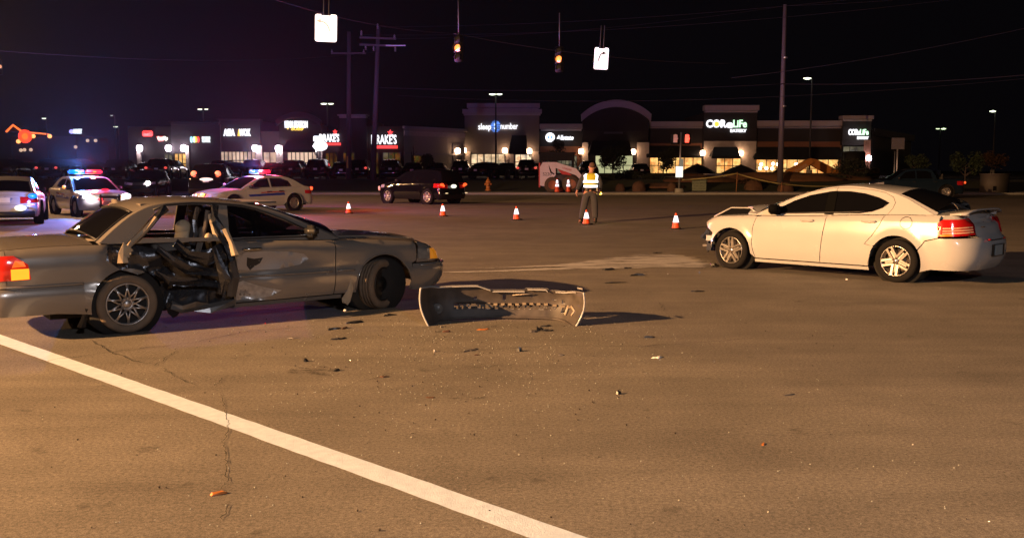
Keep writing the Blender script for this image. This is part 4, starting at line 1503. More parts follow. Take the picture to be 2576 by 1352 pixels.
def panel(name, poly, fn, m, parent, holes=(), step=.06, gap=.003, flange=.02, flat=False):
    """cut a panel from a curved body surface; fn(a, b, depth) -> point"""
    outer = resample(poly, step, gap)
    loops = [outer] + [resample(h, step, -gap) for h in holes]
    lo, hi = outer.min(0), outer.max(0)
    gx = np.arange(lo[0] + step / 2, hi[0], step)
    gy = np.arange(lo[1] + step / 2, hi[1], step)
    if len(gx) and len(gy):
        gr = np.array(np.meshgrid(gx, gy)).reshape(2, -1).T
        gr = gr[inside(gr, outer)]
        for h in loops[1:]:
            if len(gr): gr = gr[~inside(gr, h)]
        if len(gr):
            al = np.concatenate([seg_dist(gr, l)[:, None] for l in loops], 1).min(1)
            gr = gr[al > step * .35]
    else:
        gr = np.zeros((0, 2))
    P = np.concatenate(loops + [gr])
    edges, k = [], 0
    for l in loops:
        edges += [(k + i, k + (i + 1) % len(l)) for i in range(len(l))]
        k += len(l)
    vo, eo, fo, *_ = delaunay_2d_cdt([Vector(p) for p in P], edges, [], 0, 1e-6)
    V = np.array([tuple(v) for v in vo])
    F = [f for f in fo if len(f) == 3]
    C = np.array([(V[f[0]] + V[f[1]] + V[f[2]]) / 3 for f in F])
    ok = inside(C, outer)
    for h in loops[1:]: ok &= ~inside(C, h)
    F = [f for f, o in zip(F, ok) if o]
    pts = [fn(v[0], v[1], 0.0) for v in V]
    n0 = len(pts)
    cnt = {}
    for f in F:
        for i in range(3):
            e = (f[i], f[(i + 1) % 3])
            cnt[e] = cnt.get(e, 0) + 1
    be = [e for e in cnt if (e[1], e[0]) not in cnt]
    faces = [tuple(f) for f in F]
    if flange:
        mp = {}
        for e in be:
            for i in e:
                if i not in mp:
                    mp[i] = len(pts)
                    pts.append(fn(V[i][0], V[i][1], flange))
        dup = {}
        for e in be:      # own ring of vertices so the fold stays crisp
            for i in e:
                if i not in dup:
                    dup[i] = len(pts)
                    pts.append(pts[i])
        faces += [(dup[e[1]], dup[e[0]], mp[e[0]], mp[e[1]]) for e in be]
    me = bpy.data.meshes.new(name)
    me.from_pydata([tuple(p) for p in pts], [], faces)
    me.polygons.foreach_set('use_smooth', [not flat] * len(faces))
    me.update()
    return link(name, me, m, parent)


def circ(cx, cz, r, a0, a1, n=18):
    return [(cx + r * math.cos(R(a0 + (a1 - a0) * i / n)), cz + r * math.sin(R(a0 + (a1 - a0) * i / n))) for i in range(n + 1)]


class Body:
    def __init__(s, x0, x1, hw, sh, ins, nose=(.75, 3.0), tail=(.5, 3.5), endins=((0, 0), (2, 0)), tailins=None, r=.06, arches=(), flare=.012, crown=.05,
                 rail=None, lean=.42, bulge=((0, .12), (.25, .06), (.5, .04), (.8, .05), (1, .1)), belt_in=.012, lean2=0.0, crease=None):
        s.zs, s.ins, s.ein, s.r, s.arches, s.flare, s.crown = smooth_curve(sh), smooth_curve(ins), smooth_curve(endins), r, arches, flare, crown
        s.tin = smooth_curve(tailins or endins)
        s.hw, s.x0, s.x1, s.crease = hw, x0, x1, crease
        ln, n = nose
        lt, nt = tail
        xs, ys = [], []
        for i in range(31):
            t = math.pi / 2 * i / 30
            xs.append(x0 + lt - lt * math.cos(t) ** (2 / nt))
            ys.append(hw * math.sin(t) ** (2 / nt))
        for i in range(1, 30):
            xs.append(x0 + lt + (x1 - ln - x0 - lt) * i / 30)
            ys.append(hw)
        for i in range(31):
            t = math.pi / 2 * i / 30
            xs.append(x1 - ln + ln * math.sin(t) ** (2 / n))
            ys.append(hw * math.cos(t) ** (2 / n))
        xs, ys = np.array(xs), np.array(ys)
        xm = (x0 + x1) / 2
        ys *= 1 - .045 * np.abs((xs - xm) / (x1 - xm)) ** 2.5
        u = np.concatenate([[0], np.cumsum(np.hypot(np.diff(xs), np.diff(ys)))])
        u += xm - np.interp(xm, xs, u)
        s.u, s.X, s.Y = u, xs, ys
        s.u0, s.u1 = u[0], u[-1]
        dx, dy = np.gradient(xs, u), np.gradient(ys, u)
        L_ = np.maximum(np.hypot(dx, dy), 1e-9)
        s.NX, s.NY = -dy / L_, dx / L_
        s.NX[0], s.NY[0], s.NX[-1], s.NY[-1] = -1, 0, 1, 0
        s.xt, s.xn = x0 + lt * .9, x1 - ln * .9
        s.belt_in, s.lean, s.lean2 = belt_in, lean, lean2
        if rail:
            P = [Vector((x, 0, z)) for x, z in rail]
            q = [P[0]]
            for i in range(len(P) - 1):   # Catmull-Rom through the rail points
                a, b, c, d = P[max(i - 1, 0)], P[i], P[i + 1], P[min(i + 2, len(P) - 1)]
                for k in range(1, 7):
                    t = k / 6
                    q.append(.5 * ((2 * b) + (c - a) * t + (2 * a - 5 * b + 4 * c - d) * t * t + (3 * b - a - 3 * c + d) * t ** 3))
            s.RX = np.array([p.x for p in q])
            s.RZ = np.array([p.z for p in q])
            s.RS = np.concatenate([[0], np.cumsum(np.hypot(np.diff(s.RX), np.diff(s.RZ)))])
            s.smax = s.RS[-1]
            s.bulge = smooth_curve([(a * s.smax, b) for a, b in bulge])
            s.rs_at = [float(s.RS[i * 6]) for i in range(len(P))]
            tx, tz = np.gradient(s.RX, s.RS), np.gradient(s.RZ, s.RS)
            L_ = np.hypot(tx, tz)
            s.RNX, s.RNZ = tz / L_, -tx / L_
            if s.RNZ[len(s.RNZ) // 2] < 0: s.RNX, s.RNZ = -s.RNX, -s.RNZ

    def U(s, x):
        return float(np.interp(x, s.X, s.u))

    def end(s, x, nx):
        return max(0.0, min(1.0, abs(nx) * 1.15)) if nx > 0 else 0.0

    def wall(s, u, z, depth=0.0, side=1):
        if u > s.u1: u, side = 2 * s.u1 - u, -side
        if u < s.u0: u, side = 2 * s.u0 - u, -side
        x, y = float(np.interp(u, s.u, s.X)), float(np.interp(u, s.u, s.Y))
        nx, ny = float(np.interp(u, s.u, s.NX)), float(np.interp(u, s.u, s.NY))
        l = math.hypot(nx, ny)
        nx, ny = nx / l, ny / l
        i = s.ins(z)
        e = abs(nx)
        if nx > 0: i += s.ein(z) * e
        else: i += s.tin(z) * e
        if s.crease: i += s.crease(x, z) * (1 - e)
        zt = s.zs(x)
        d = z - (zt - s.r)
        if d > 0: i += s.r - math.sqrt(max(0, s.r ** 2 - min(d, s.r) ** 2))
        for ax, az, ar in s.arches:
            q = math.hypot(x - ax, z - az) - ar
            if q < .2: i -= s.flare * math.exp(-(max(q, 0) / .05) ** 2)
        i += depth
        return Vector((x - nx * i, side * (y - ny * i), z))

    def strip(s, u, b, depth=0.0):
        """top surface of the lower body (bonnet, boot lid)"""
        xx = float(np.interp(u, s.u, s.X))
        z = s.zs(xx)
        E = s.wall(u, z)
        t = b / s.hw
        return Vector((E.x, E.y * t, z + s.crown * (1 - t * t) - depth))

    def gy(s, x, z):
        zz = s.zs(x)
        E = s.wall(s.U(x), zz)
        d = max(0, z - zz)
        return E.y - s.belt_in - s.lean * d - s.lean2 * d * d

    def gside(s, x, z, depth=0.0, side=1):
        return Vector((x, side * (s.gy(x, z) - depth), z))

    def gstrip(s, sv, b, depth=0.0):
        x, z = float(np.interp(sv, s.RS, s.RX)), float(np.interp(sv, s.RS, s.RZ))
        nx, nz = float(np.interp(sv, s.RS, s.RNX)), float(np.interp(sv, s.RS, s.RNZ))
        y = s.gy(x, z)
        t = b
        c = s.bulge(sv) * (1 - t * t) - .02 * abs(t) ** 10 - depth
        return Vector((x + nx * c, y * t * (1 - .012 * abs(t) ** 10), z + nz * c))


# wheels -----------------------------------------------------------------
M_RIM = mat('alloy', (.55, .52, .5), .28, metal=.9, var=.08)
M_RIMD = mat('dull_alloy', (.5, .47, .45), .38, metal=.8, var=.15)
M_STEELW = mat('black_steel_rim', (.02, .018, .016), .45, metal=.3)
M_BRAKE = mat('brake_disc', (.12, .1, .09), .5, metal=.7)


def tyre_mesh(Rr, rim, w):
    h = w / 2
    prof = [(rim * .98, h * .78), (rim * 1.04, h * .86), ((Rr + rim) / 2, h * 1.02), (Rr * .955, h * .93), (Rr * .99, h * .74)]
    g = .008
    tr = [(Rr, h * .68), (Rr, h * .42), (Rr - g, h * .40), (Rr - g, h * .36), (Rr, h * .34), (Rr, h * .03), (Rr - g, h * .01)]
    full = prof + tr
    return full + [(r, -z) for r, z in reversed(full)]


MESHES = {}


def make_wheel(car, kind, x, y, side, Rr, rimr, w, steer=0.0, m_t=None, name='wheel', rot=0.0):
    """wheel = rim barrel and hub; tyre, spokes, bolts hang under it. local +Z of the lathe points outwards"""
    T = Matrix.Translation((x, y, Rr)) @ Matrix.Rotation(R(steer), 4, 'Z') @ Matrix.Rotation(-side * math.pi / 2, 4, 'X') @ Matrix.Rotation(rot, 4, 'Z')
    key = (kind, round(Rr, 3), round(rimr, 3), round(w, 3))

    def cached(n, fnn):
        if (key, n) not in MESHES: MESHES[(key, n)] = fnn().mesh(n)
        return MESHES[(key, n)]
    rimmat = {'five': M_RIM, 'mesh': M_RIMD, 'steel': M_STEELW, 'plain': M_RIMD, 'dark': M_STEELW}[kind]
    h = w / 2
    nn = 40 if kind in ('five', 'mesh') else 24

    def barrel():
        b = MB()
        b.lathe([(rimr * .2, -h * .2), (rimr * .9, -h * .25), (rimr * .92, h * .5), (rimr * .985, h * .74), (rimr * 1.0, h * .9), (rimr * .955, h * .93), (rimr * .93, h * .8)], n=nn)
        if kind == 'steel' or kind == 'dark':
            b.lathe([(.001, h * .55), (rimr * .22, h * .55), (rimr * .26, h * .35), (rimr * .55, h * .5), (rimr * .75, h * .55), (rimr * .93, h * .3)], n=nn)
        if kind == 'plain':
            b.lathe([(.001, h * .7), (rimr * .25, h * .68), (rimr * .3, h * .5)], n=20)
        if kind in ('five', 'mesh'):
            b.lathe([(.001, h * .86), (rimr * .15, h * .85), (rimr * .2, h * .68), (rimr * .24, h * .5)], n=24)
        return b
    wl = link(name, cached('wheel', barrel), rimmat, car)
    wl.matrix_local = T
    link('tyre', cached('tyre', lambda: MB().lathe(tyre_mesh(Rr, rimr, w), n=56 if nn == 40 else 28)), m_t or M_TYRE, wl)
    if kind in ('five', 'mesh'):
        link('brake_disc', cached('brake_disc', lambda: MB().lathe([(rimr * .2, h * .05), (rimr * .72, h * .05), (rimr * .72, -h * .1)], n=30)), M_BRAKE, wl)
    if kind == 'five':
        def spoke():
            b = MB()
            for q in (-1, 1):
                a, c = q * .16 * rimr, q * .17 * rimr
                b.add([(rimr * .16, a - .07 * rimr, h * .80), (rimr * .16, a + .07 * rimr, h * .80), (rimr * .96, c + .075 * rimr, h * .9), (rimr * .96, c - .075 * rimr, h * .9),
                       (rimr * .16, a - .09 * rimr, h * .2), (rimr * .16, a + .09 * rimr, h * .2), (rimr * .95, c + .1 * rimr, h * .2), (rimr * .95, c - .1 * rimr, h * .2)],
                      [(0, 1, 2, 3), (0, 3, 7, 4), (1, 5, 6, 2)])
            b.box((rimr * .45, 0, h * .6), (rimr * .6, .1 * rimr, .02))
            return b
        for k in range(5):
            sp = link('spoke', cached('spoke', spoke), M_RIM, wl)
            sp.matrix_local = Matrix.Rotation(2 * math.pi * k / 5, 4, 'Z')
        for k in range(5):
            bo = link('wheel_nut', cached('nut', lambda: MB().lathe([(.001, .02), (.011, .02), (.012, 0)], n=8)), M_BRAKE, wl)
            bo.matrix_local = Matrix.Rotation(2 * math.pi * (k + .5) / 5, 4, 'Z') @ Matrix.Translation((rimr * .21, 0, h * .72))
    if kind == 'mesh':
        def spoke():
            b = MB()
            for q in (-1, 1):
                a1 = q * R(20)
                p0 = Vector((rimr * .26, -q * rimr * .05, h * .74))
                p1 = Vector((math.cos(a1) * rimr * .93, math.sin(a1) * rimr * .93, h * .8))
                b.tube([p0, (p0 + p1) / 2 + Vector((0, 0, .006)), p1], [.011, .009, .012], 6)
            return b
        for k in range(10):
            sp = link('spoke', cached('spoke', spoke), M_RIMD, wl)
            sp.matrix_local = Matrix.Rotation(2 * math.pi * k / 10, 4, 'Z')
        link('rim_ring', cached('ring', lambda: MB().lathe([(rimr * .2, h * .7), (rimr * .3, h * .76), (rimr * .32, h * .7), (rimr * .3, h * .6)], n=30)), M_RIMD, wl)
    if kind == 'plain':
        def spoke():
            return MB().box((rimr * .58, 0, h * .62), (rimr * .7, rimr * .22, .03), ry=-.03)
        for k in range(6):
            sp = link('spoke', cached('spoke', spoke), M_RIMD, wl)
            sp.matrix_local = Matrix.Rotation(2 * math.pi * k / 6, 4, 'Z')
    return wl


def paint(name, c, rough=.3, coat=.6, var=.04, metal=0.0):
    return mat(name, c, rough, metal, coat, .5, var, 3.0, rvar=.05)


M_GL = glass('tinted_glass', (.22, .24, .24), .35)
M_GLD = glass('dark_tinted_glass', (.03, .03, .03), .15)
M_GLC = glass('clear_glass', (.75, .8, .78), .85)
M_TRIM = mat('black_trim', (.015, .015, .016), .45)
M_WELL = mat('wheel_well', (.012, .012, .012), .9)
M_CABIN = mat('cabin_cloth', (.05, .045, .04), .9)
M_CHROME = mat('chrome', (.65, .65, .66), .12, metal=1.0, var=.03)
M_TAILR = mat('red_lens', (.45, .01, .01), .15, coat=.8, var=.1)
M_PLATE = mat('number_plate', (.7, .7, .68), .4)


def seat(car, x, y, z=.3, m=M_CABIN, name='seat'):
    b = MB()
    b.box((x, y, z + .08), (.5, .5, .16))
    b.box((x - .27, y, z + .42), (.14, .48, .62), ry=-.22)
    o = b.build(name, m, car, bevel=.04)
    MB().box((x - .37, y, z + .80), (.1, .26, .17), ry=-.2).build('headrest', m, o, bevel=.035)
    return o


def generic_car(kind, body, label, cat, group, step=.13, wheel='plain', glassm=None, detail=True, lit=None, name='car', lens=None):
    """a whole car from side and plan outlines; nose towards +X, origin under the rear axle"""
    g = glassm or M_GLD
    car = empty(name, (0, 0, 0), 0, label, cat, group)
    if kind == 'suv':
        wb, x0, x1, hw, Rr = 2.85, -.98, 3.75, .96, .37
        sh = [(-.98, 1.02), (-.6, 1.08), (.5, 1.1), (1.6, 1.07), (2.4, 1.04), (2.9, 1.02), (3.4, .95), (3.65, .85), (3.75, .75)]
        rail = [(2.62, 1.03), (2.2, 1.3), (1.75, 1.55), (1.1, 1.66), (.2, 1.67), (-.45, 1.62), (-.68, 1.5), (-.9, 1.06)]
        wins = [[(2.15, 1.12), (1.72, 1.5), (1.12, 1.56), (1.1, 1.12)], [(1.02, 1.12), (1.02, 1.56), (.15, 1.56), (.12, 1.14)], [(.04, 1.14), (.06, 1.56), (-.45, 1.52), (-.62, 1.2)]]
        cuts = [1.06, .08]
        bs = (1.30, 5.6)
        ins = [(.2, .06), (.4, .01), (.7, 0), (1.0, .03), (1.4, .05)]
    elif kind == 'pickup':
        wb, x0, x1, hw, Rr = 3.35, -1.15, 4.25, .97, .39
        sh = [(-1.15, 1.1), (-.6, 1.12), (1.0, 1.12), (2.2, 1.1), (3.0, 1.08), (3.8, 1.02), (4.15, .92), (4.25, .8)]
        rail = [(3.1, 1.08), (2.7, 1.35), (2.3, 1.62), (1.7, 1.72), (1.1, 1.72), (.8, 1.68), (.62, 1.4), (.52, 1.12)]
        wins = [[(2.7, 1.17), (2.3, 1.53), (1.75, 1.62), (1.75, 1.17)], [(1.66, 1.17), (1.66, 1.62), (1.1, 1.6), (.85, 1.5), (.8, 1.17)]]
        cuts = [1.70]
        ins = [(.2, .06), (.4, .01), (.7, 0), (1.0, .02), (1.4, .05)]
    else:
        wb, x0, x1, hw, Rr = 2.85, -1.1, 3.82, .93, .335
        sh = [(-1.1, .84), (-.95, .95), (-.4, .97), (.5, .96), (1.5, .93), (2.3, .91), (2.9, .88), (3.4, .8), (3.7, .7), (3.82, .6)]
        rail = [(2.45, .91), (2.0, 1.14), (1.55, 1.34), (1.0, 1.42), (.4, 1.41), (-.05, 1.3), (-.4, 1.12), (-.7, .96)]
        wins = [[(2.05, .98), (1.55, 1.27), (1.12, 1.34), (1.1, .98)], [(1.03, .98), (1.04, 1.34), (.5, 1.33), (.15, 1.22), (.02, 1.0)]]
        cuts = [1.07]
        ins = [(.2, .06), (.35, .01), (.6, 0), (.85, .03), (1.3, .05)]
    ar = Rr + .065
    B = Body(x0, x1, hw, sh, ins, (.6, 3.2), (.35, 4), [(.2, .05), (.5, 0), (.65, .04), (.9, .14), (1.2, .2)], [(.2, .05), (.5, 0), (.62, .05), (1.0, .07), (1.2, .1)],
             .06, [(0, Rr, ar), (wb, Rr, ar)], .012, .05, rail, .38)
    sill = .24
    ac = lambda cx, a0, a1: circ(cx, Rr, ar, a0, a1, 12)
    def topz(xa, xb):
        n = 8
        return [(B.U(xa + (xb - xa) * i / n), B.zs(xa + (xb - xa) * i / n)) for i in range(n + 1)]
    uT, uN = B.U(x0 + .38), B.U(x1 - .62)
    fcut = 2.3 if kind != 'pickup' else 2.98
    for sd in (1, -1):
        W = lambda a, b, d=0.0, sd=sd: B.wall(a, b, d, sd)
        rear = [(uT, sill + .1)] + [(-ar, sill + .06)] + ac(0, 180 - 5, 5) + [(cuts[-1] if kind == 'suv' else .52, sill)]
        xq = .52
        poly = [(uT, sill + .08), (-ar, sill + .04)] + ac(0, 172, 8) + [(xq, sill)] + topz(xq, x0 + .38)
        panel('rear_quarter', poly, W, body, car, step=step)
        q = [(xq, sill), (fcut, sill)] + topz(fcut, xq)
        xm = cuts[0]
        panel('door', [(xq, sill), (xm, sill)] + topz(xm, xq), W, body, car, step=step)
        panel('door', [(xm, sill), (fcut, sill)] + topz(fcut, xm), W, body, car, step=step)
        panel('front_wing', [(fcut, sill)] + ac(wb, 172, 8) + [(uN, sill + .06)] + topz(x1 - .62, fcut), W, body, car, step=step)
        if detail:
            for xh in (xm + .15, xq + .12):
                p = B.wall(xh, B.zs(xh) - .13, -.02, sd)
                MB().box(p, (.2, .03, .035)).build('door_handle', M_TRIM, car)
            p = B.gside(wins[0][0][0], B.zs(wins[0][0][0]) + .1, -.1, sd)
            MB().box(p, (.12, .2, .14)).build('wing_mirror', M_TRIM, car, bevel=.03)
        # greenhouse side
        rl = [(float(x), float(z)) for x, z in zip(B.RX, B.RZ)]
        lowr = [(x, B.zs(x)) for x in np.linspace(rl[-1][0], rl[0][0], 12)]
        S = lambda a, b, d=0.0, sd=sd: B.gside(a, b, d, sd)
        panel('window_frame', rl + lowr[1:-1], S, body, car, holes=wins, step=step, flange=.01)
        for w in wins:
            panel('side_window', w, lambda a, b, d=0.0, sd=sd: B.gside(a, b, d + .008, sd), g, car, step=step, gap=.0, flange=0)
        MB().lathe([(ar + .01, -.16), (ar + .01, .02), (.1, .03)], Matrix.Translation((0, sd * (hw - .12), Rr)) @ Matrix.Rotation(sd * math.pi / 2, 4, 'X'), 20).build('wheel_well', M_WELL, car)
        MB().lathe([(ar + .01, -.16), (ar + .01, .02), (.1, .03)], Matrix.Translation((wb, sd * (hw - .12), Rr)) @ Matrix.Rotation(sd * math.pi / 2, 4, 'X'), 20).build('wheel_well', M_WELL, car)
        for x in (0, wb):
            make_wheel(car, wheel, x, sd * (hw - .12), sd, Rr, Rr * .66, .22)
    nz, tz = B.zs(x1 - .62), B.zs(x0 + .38)
    # ends
    un1 = 2 * B.u1 - uN
    split = .62 if kind == 'sedan' else .75
    panel('front_bumper', [(uN, sill + .02), (un1, sill + .02), (un1, split), (uN, split)], lambda a, b, d=0.0: B.wall(a, b, d), body, car, step=step)
    up = [(B.u1 + (un1 - B.u1) * (1 - 2 * i / 16), 0) for i in range(17)]
    top = []
    for a, _ in up:
        aa = a if a <= B.u1 else 2 * B.u1 - a
        top.append((a, max(split + .02, B.zs(float(np.interp(aa, B.u, B.X))))))
    panel('front_fascia', [(uN, split), (un1, split)] + top, lambda a, b, d=0.0: B.wall(a, b, d), body, car, step=step)
    ut1 = 2 * B.u0 - uT
    panel('rear_bumper', [(ut1, sill + .02), (uT, sill + .02), (uT, split), (ut1, split)], lambda a, b, d=0.0: B.wall(a, b, d), body, car, step=step)
    top = []
    for i in range(17):
        a = uT + (ut1 - uT) * i / 16
        aa = a if a >= B.u0 else 2 * B.u0 - a
        top.append((a, B.zs(float(np.interp(aa, B.u, B.X)))))
    panel('tailgate', [(ut1, split), (uT, split)] + top, lambda a, b, d=0.0: B.wall(a, b, d), body, car, step=step)
    # bonnet, boot, roof, screens
    ucowl = B.U(rail[0][0] + .05)
    panel('bonnet', [(ucowl - .25, -hw), (B.u1, -hw), (B.u1, hw), (ucowl - .25, hw)], B.strip, body, car, step=step, flange=.01)
    panel('boot_lid', [(B.u0, -hw), (B.U(rail[-1][0]) + .25, -hw), (B.U(rail[-1][0]) + .25, hw), (B.u0, hw)], B.strip, body, car, step=step, flange=.01)
    s0, s1 = B.rs_at[2] + .02, B.rs_at[-3]
    GS = B.gstrip
    hb = .9
    panel('roof', [(s0, -1), (s1, -1), (s1, 1), (s0, 1)], GS, body, car, step=step, flange=0)
    panel('windscreen', [(.03, -hb), (s0, -hb), (s0, hb), (.03, hb)], lambda a, b, d=0.0: GS(a, b, d + .008), g, car, step=step, gap=0, flange=0)
    panel('rear_window', [(s1, -hb), (B.smax - .03, -hb), (B.smax - .03, hb), (s1, hb)], lambda a, b, d=0.0: GS(a, b, d + .008), g, car, step=step, gap=0, flange=0)
    for b0, b1 in ((-1, -hb), (hb, 1)):
        panel('screen_pillar', [(0, b0), (s0, b0), (s0, b1), (0, b1)], GS, body, car, step=step, gap=0, flange=0)
        panel('rear_pillar', [(s1, b0), (B.smax, b0), (B.smax, b1), (s1, b1)], GS, body, car, step=step, gap=0, flange=0)
    MB().box(((x0 + x1) / 2, 0, .3), (x1 - x0 - .7, 2 * hw - .5, .14)).build('underbody', M_WELL, car)
    MB().box(((x0 + x1) / 2, 0, .62), (x1 - x0 - 1.0, 2 * hw - .75, .3)).build('cabin_floor', M_CABIN, car)
    for x in (.35, 1.3):
        for y in (-.4, .4):
            seat(car, x + .1, y, .55 if kind != 'sedan' else .42)
    # lamps
    lm = lens or M_TAILR
    lz = {'sedan': (.66, .88), 'suv': (.78, 1.05), 'pickup': (.75, 1.05)}[kind]
    for sd in (1, -1):
        a0, a1 = (B.u0 + .42 * hw / .93, uT + .16)
        panel('tail_lamp', [(a0, lz[0]), (a1, lz[0] + .04), (a1, lz[1] - .04), (a0, lz[1] - .02)], lambda a, b, d=0.0, sd=sd: B.wall(a, b, d - .012, sd), lm, car, step=step, gap=0, flange=.015)
        a0, a1 = uN - .05, B.u1 - .34
        panel('headlamp', [(a0, lz[0] + .02), (a1, lz[0] - .05), (a1, lz[0] + .08), (a0, lz[1] - .1)], lambda a, b, d=0.0, sd=sd: B.wall(a, b, d - .012, sd), mat('headlamp_glass', (.4, .4, .42), .1, coat=.5), car, step=step, gap=0, flange=.015)
    panel('grille', [(B.u1 - .3, split - .02), (B.u1 + .3, split - .02), (B.u1 + .3, lz[0] + .1), (B.u1 - .3, lz[0] + .1)], lambda a, b, d=0.0: B.wall(a, b, d - .006), M_TRIM, car, step=step, gap=0, flange=.01)
    pz = {'sedan': .76, 'suv': .86, 'pickup': .6}[kind]
    p = B.wall(B.u0, pz, -.02)
    MB().box((p.x, 0, pz), (.015, .3, .15)).build('number_plate', M_PLATE, car)
    car['_b'] = 0
    del car['_b']
    return car, B


def place(car, g, heading, x_side=0.0):
    """put the rear near wheel contact at ground point g"""
    car.rotation_euler = (0, 0, R(heading))
    car.location = g
    return car


def world_of(car, local):
    return Matrix.Translation(car.location) @ Matrix.Rotation(car.rotation_euler.z, 4, 'Z') @ Vector(local)


def drop_at(car, G_, heading, side, hw):
    """ground point G_ is the contact of the rear wheel on 'side' (+1 left, -1 right)"""
    h = R(heading)
    off = Vector((-math.sin(h), math.cos(h), 0)) * side * hw
    return place(car, G_ - off, heading)

# ------------------------------------------------------------ background vehicles
P_WHITE = paint('white_paint', (.4, .4, .42))
P_BLACK = paint('black_paint', (.004, .004, .005), .08, .0)
P_BLUE = paint('dark_blue_paint', (.006, .014, .026), .3, .6)
P_DKRED = paint('dark_red_paint', (.06, .012, .012), .3, .8)
P_GREYP = paint('grey_paint', (.07, .07, .075), .3, .8)
M_TAILLIT = glow('lit_tail_lens', (1.0, .10, .02), 1.8, base=(.4, .02, .02))
M_BLUE_L = glow('blue_flasher', (.0, .16, 1.0), 2.4, base=(.0, .003, .02))
M_RED_L = glow('red_flasher', (1.0, .01, .04), 2.2, base=(.02, .0, .0))
M_CORE_B = glow('blue_white_core', (.6, .85, 1.0), 4, base=(.02, .02, .02))
M_CORE_R = glow('yellow_red_core', (1.0, .35, .03), 2.2, base=(.02, .0, .0))
M_AMB_L = glow('amber_flasher', (1.0, .42, .03), 9)
M_HEAD_L = glow('lit_headlamp', (1.0, .9, .92), 14)
M_STRB = mat('blue_livery', (.02, .04, .3), .4)
M_STRR = mat('red_livery', (.35, .02, .02), .4)


def lens(car, name, p, s, m, power=0, col=(1, 1, 1), rad=.06, off=(.12, 0, 0)):
    o = MB().ball(p, 1, s[0], s[1], s[2], 8).build(name, m, car)
    if power:
        light(name + '_light', 'POINT', Vector(p) + Vector(off), power, col, rad, parent=car)
    return o


HALO_BEAM = 8.5  # strength of the extra upward beams added to feed the halo


def lightbar(car, x, z, hw=.58, order=(M_BLUE_L, M_RED_L), cols=((.12, .25, 1), (1, .05, .03)), powers=(60, 40)):
    cores = [M_CORE_B if m_ is M_BLUE_L else M_CORE_R for m_ in order]
    b = MB().box((x, 0, z), (.26, 2 * hw, .05)).build('light_bar', M_TRIM, car, bevel=.015)
    for i, sd in enumerate((-1, 1)):
        dome = MB().box((x, sd * hw * .52, z + .085), (.26, hw * .92, .17)).build('flasher', order[i], b, bevel=.045)
        for q in (-1, 1):
            MB().box((x + q * .115, sd * hw * (.38 if i == 0 else .5), z + .085), (.05, hw * .26, .07)).build('hot_core', cores[i], dome, bevel=.02)
        light('flasher_light', 'POINT', (x, sd * hw * .5, z + .22), powers[i], cols[i], .08, parent=car)
        light('flasher_light', 'SPOT', (x, sd * hw * .5, z + .20), powers[i] * (HALO_BEAM if cols[i][2] > .5 else HALO_BEAM * .6), cols[i], .08, parent=car, spot=178, aim=(x, sd * hw * .5, z + 9), blend=.15)  # added upward beam for the halo
    for k in (-.35, .35):
        MB().box((x, k, z - .05), (.06, .05, .08)).build('foot', M_TRIM, b)
    return b


def wipe(c):
    for g in KIDS(c): wipe(g)
    bpy.data.objects.remove(c)


# marked sedan, seen three-quarter from behind its left side
pc, PB = generic_car('sedan', P_WHITE, 'white police sedan with blue and red roof lights, behind the wrecked grey car', 'police car', 'police cars', step=.09, name='police_car')
lightbar(pc, 1.0, 1.50, .6, (M_BLUE_L, M_RED_L), ((.12, .25, 1), (1, .04, .05)), (1700, 3200))
for sd in (1, -1):
    panel('livery_stripe', [(-.1 + .55, .66), (2.15, .62), (2.2, .70), (.5, .76)], lambda a, b, d=0.0, sd=sd: PB.wall(a, b, d - .004, sd), M_STRB, pc, gap=0, flange=0)
    panel('livery_stripe', [(.46, .78), (1.6, .75), (1.6, .79), (.48, .82)], lambda a, b, d=0.0, sd=sd: PB.wall(a, b, d - .004, sd), M_STRR, pc, gap=0, flange=0)
proto_sedan_tail = MB()
lens(pc, 'front_flasher', (3.72, .1, .72), (.06, .12, .05), M_AMB_L, 14, (1, .08, .02))
lens(pc, 'headlamp_bulb', (3.62, -.62, .66), (.06, .12, .06), glow('warm_headlamp', (1, .7, .5), 3))
lens(pc, 'mirror_lamp', (2.0, -1.0, 1.08), (.05, .05, .05), glow('violet_lamp', (.8, .1, .8), 2))
lens(pc, 'dash_flasher', (.2, .3, 1.2), (.05, .12, .04), glow('blue_dash', (.3, .3, 1), 3))
lens(pc, 'tail_glow', (-1.02, .72, .90), (.05, .09, .08), M_TAILLIT, 4, (1, .1, .05), off=(-.15, 0, 0))
MB().box((1.5, .93, .75), (.01, 1e-3, .01)).mesh('x')
drop_at(pc, G(742, 530), 230, 1, .93)
pc['_'] = 0
del pc['_']

# marked car facing us with headlamps on
pd = copy_tree(pc)
for c in KIDS(pd):
    if c.name.split('.')[0] in ('light_bar', 'flasher_light', 'front_flasher', 'front_flasher_light', 'mirror_lamp', 'dash_flasher', 'tail_glow', 'tail_glow_light', 'headlamp_bulb'):
        wipe(c)
        pass
pd['label'] = 'white police car facing the camera with blazing headlamps and roof lights'
lightbar(pd, 1.0, 1.50, .6, (M_BLUE_L, M_RED_L), ((.1, .3, 1), (1, .06, .03)), (3500, 1300))
for sd in (1, -1):
    lens(pd, 'headlamp_bulb', (3.56, sd * .66, .74), (.08, .16, .08), M_HEAD_L, 20, (1, .85, .85), off=(.3, 0, 0))
    lens(pd, 'grille_lamp', (3.66, sd * .5, .70), (.05, .09, .05), M_AMB_L)
lens(pd, 'grille_flasher', (3.80, -.30, .64), (.05, .08, .06), M_RED_L, 8, (1, .1, .05))
lens(pd, 'dash_flasher', (3.2, .05, .95), (.05, .14, .05), M_RED_L)
b = MB()
for y in (-.32, .32):
    b.box((3.9, y, .55), (.06, .07, .5))
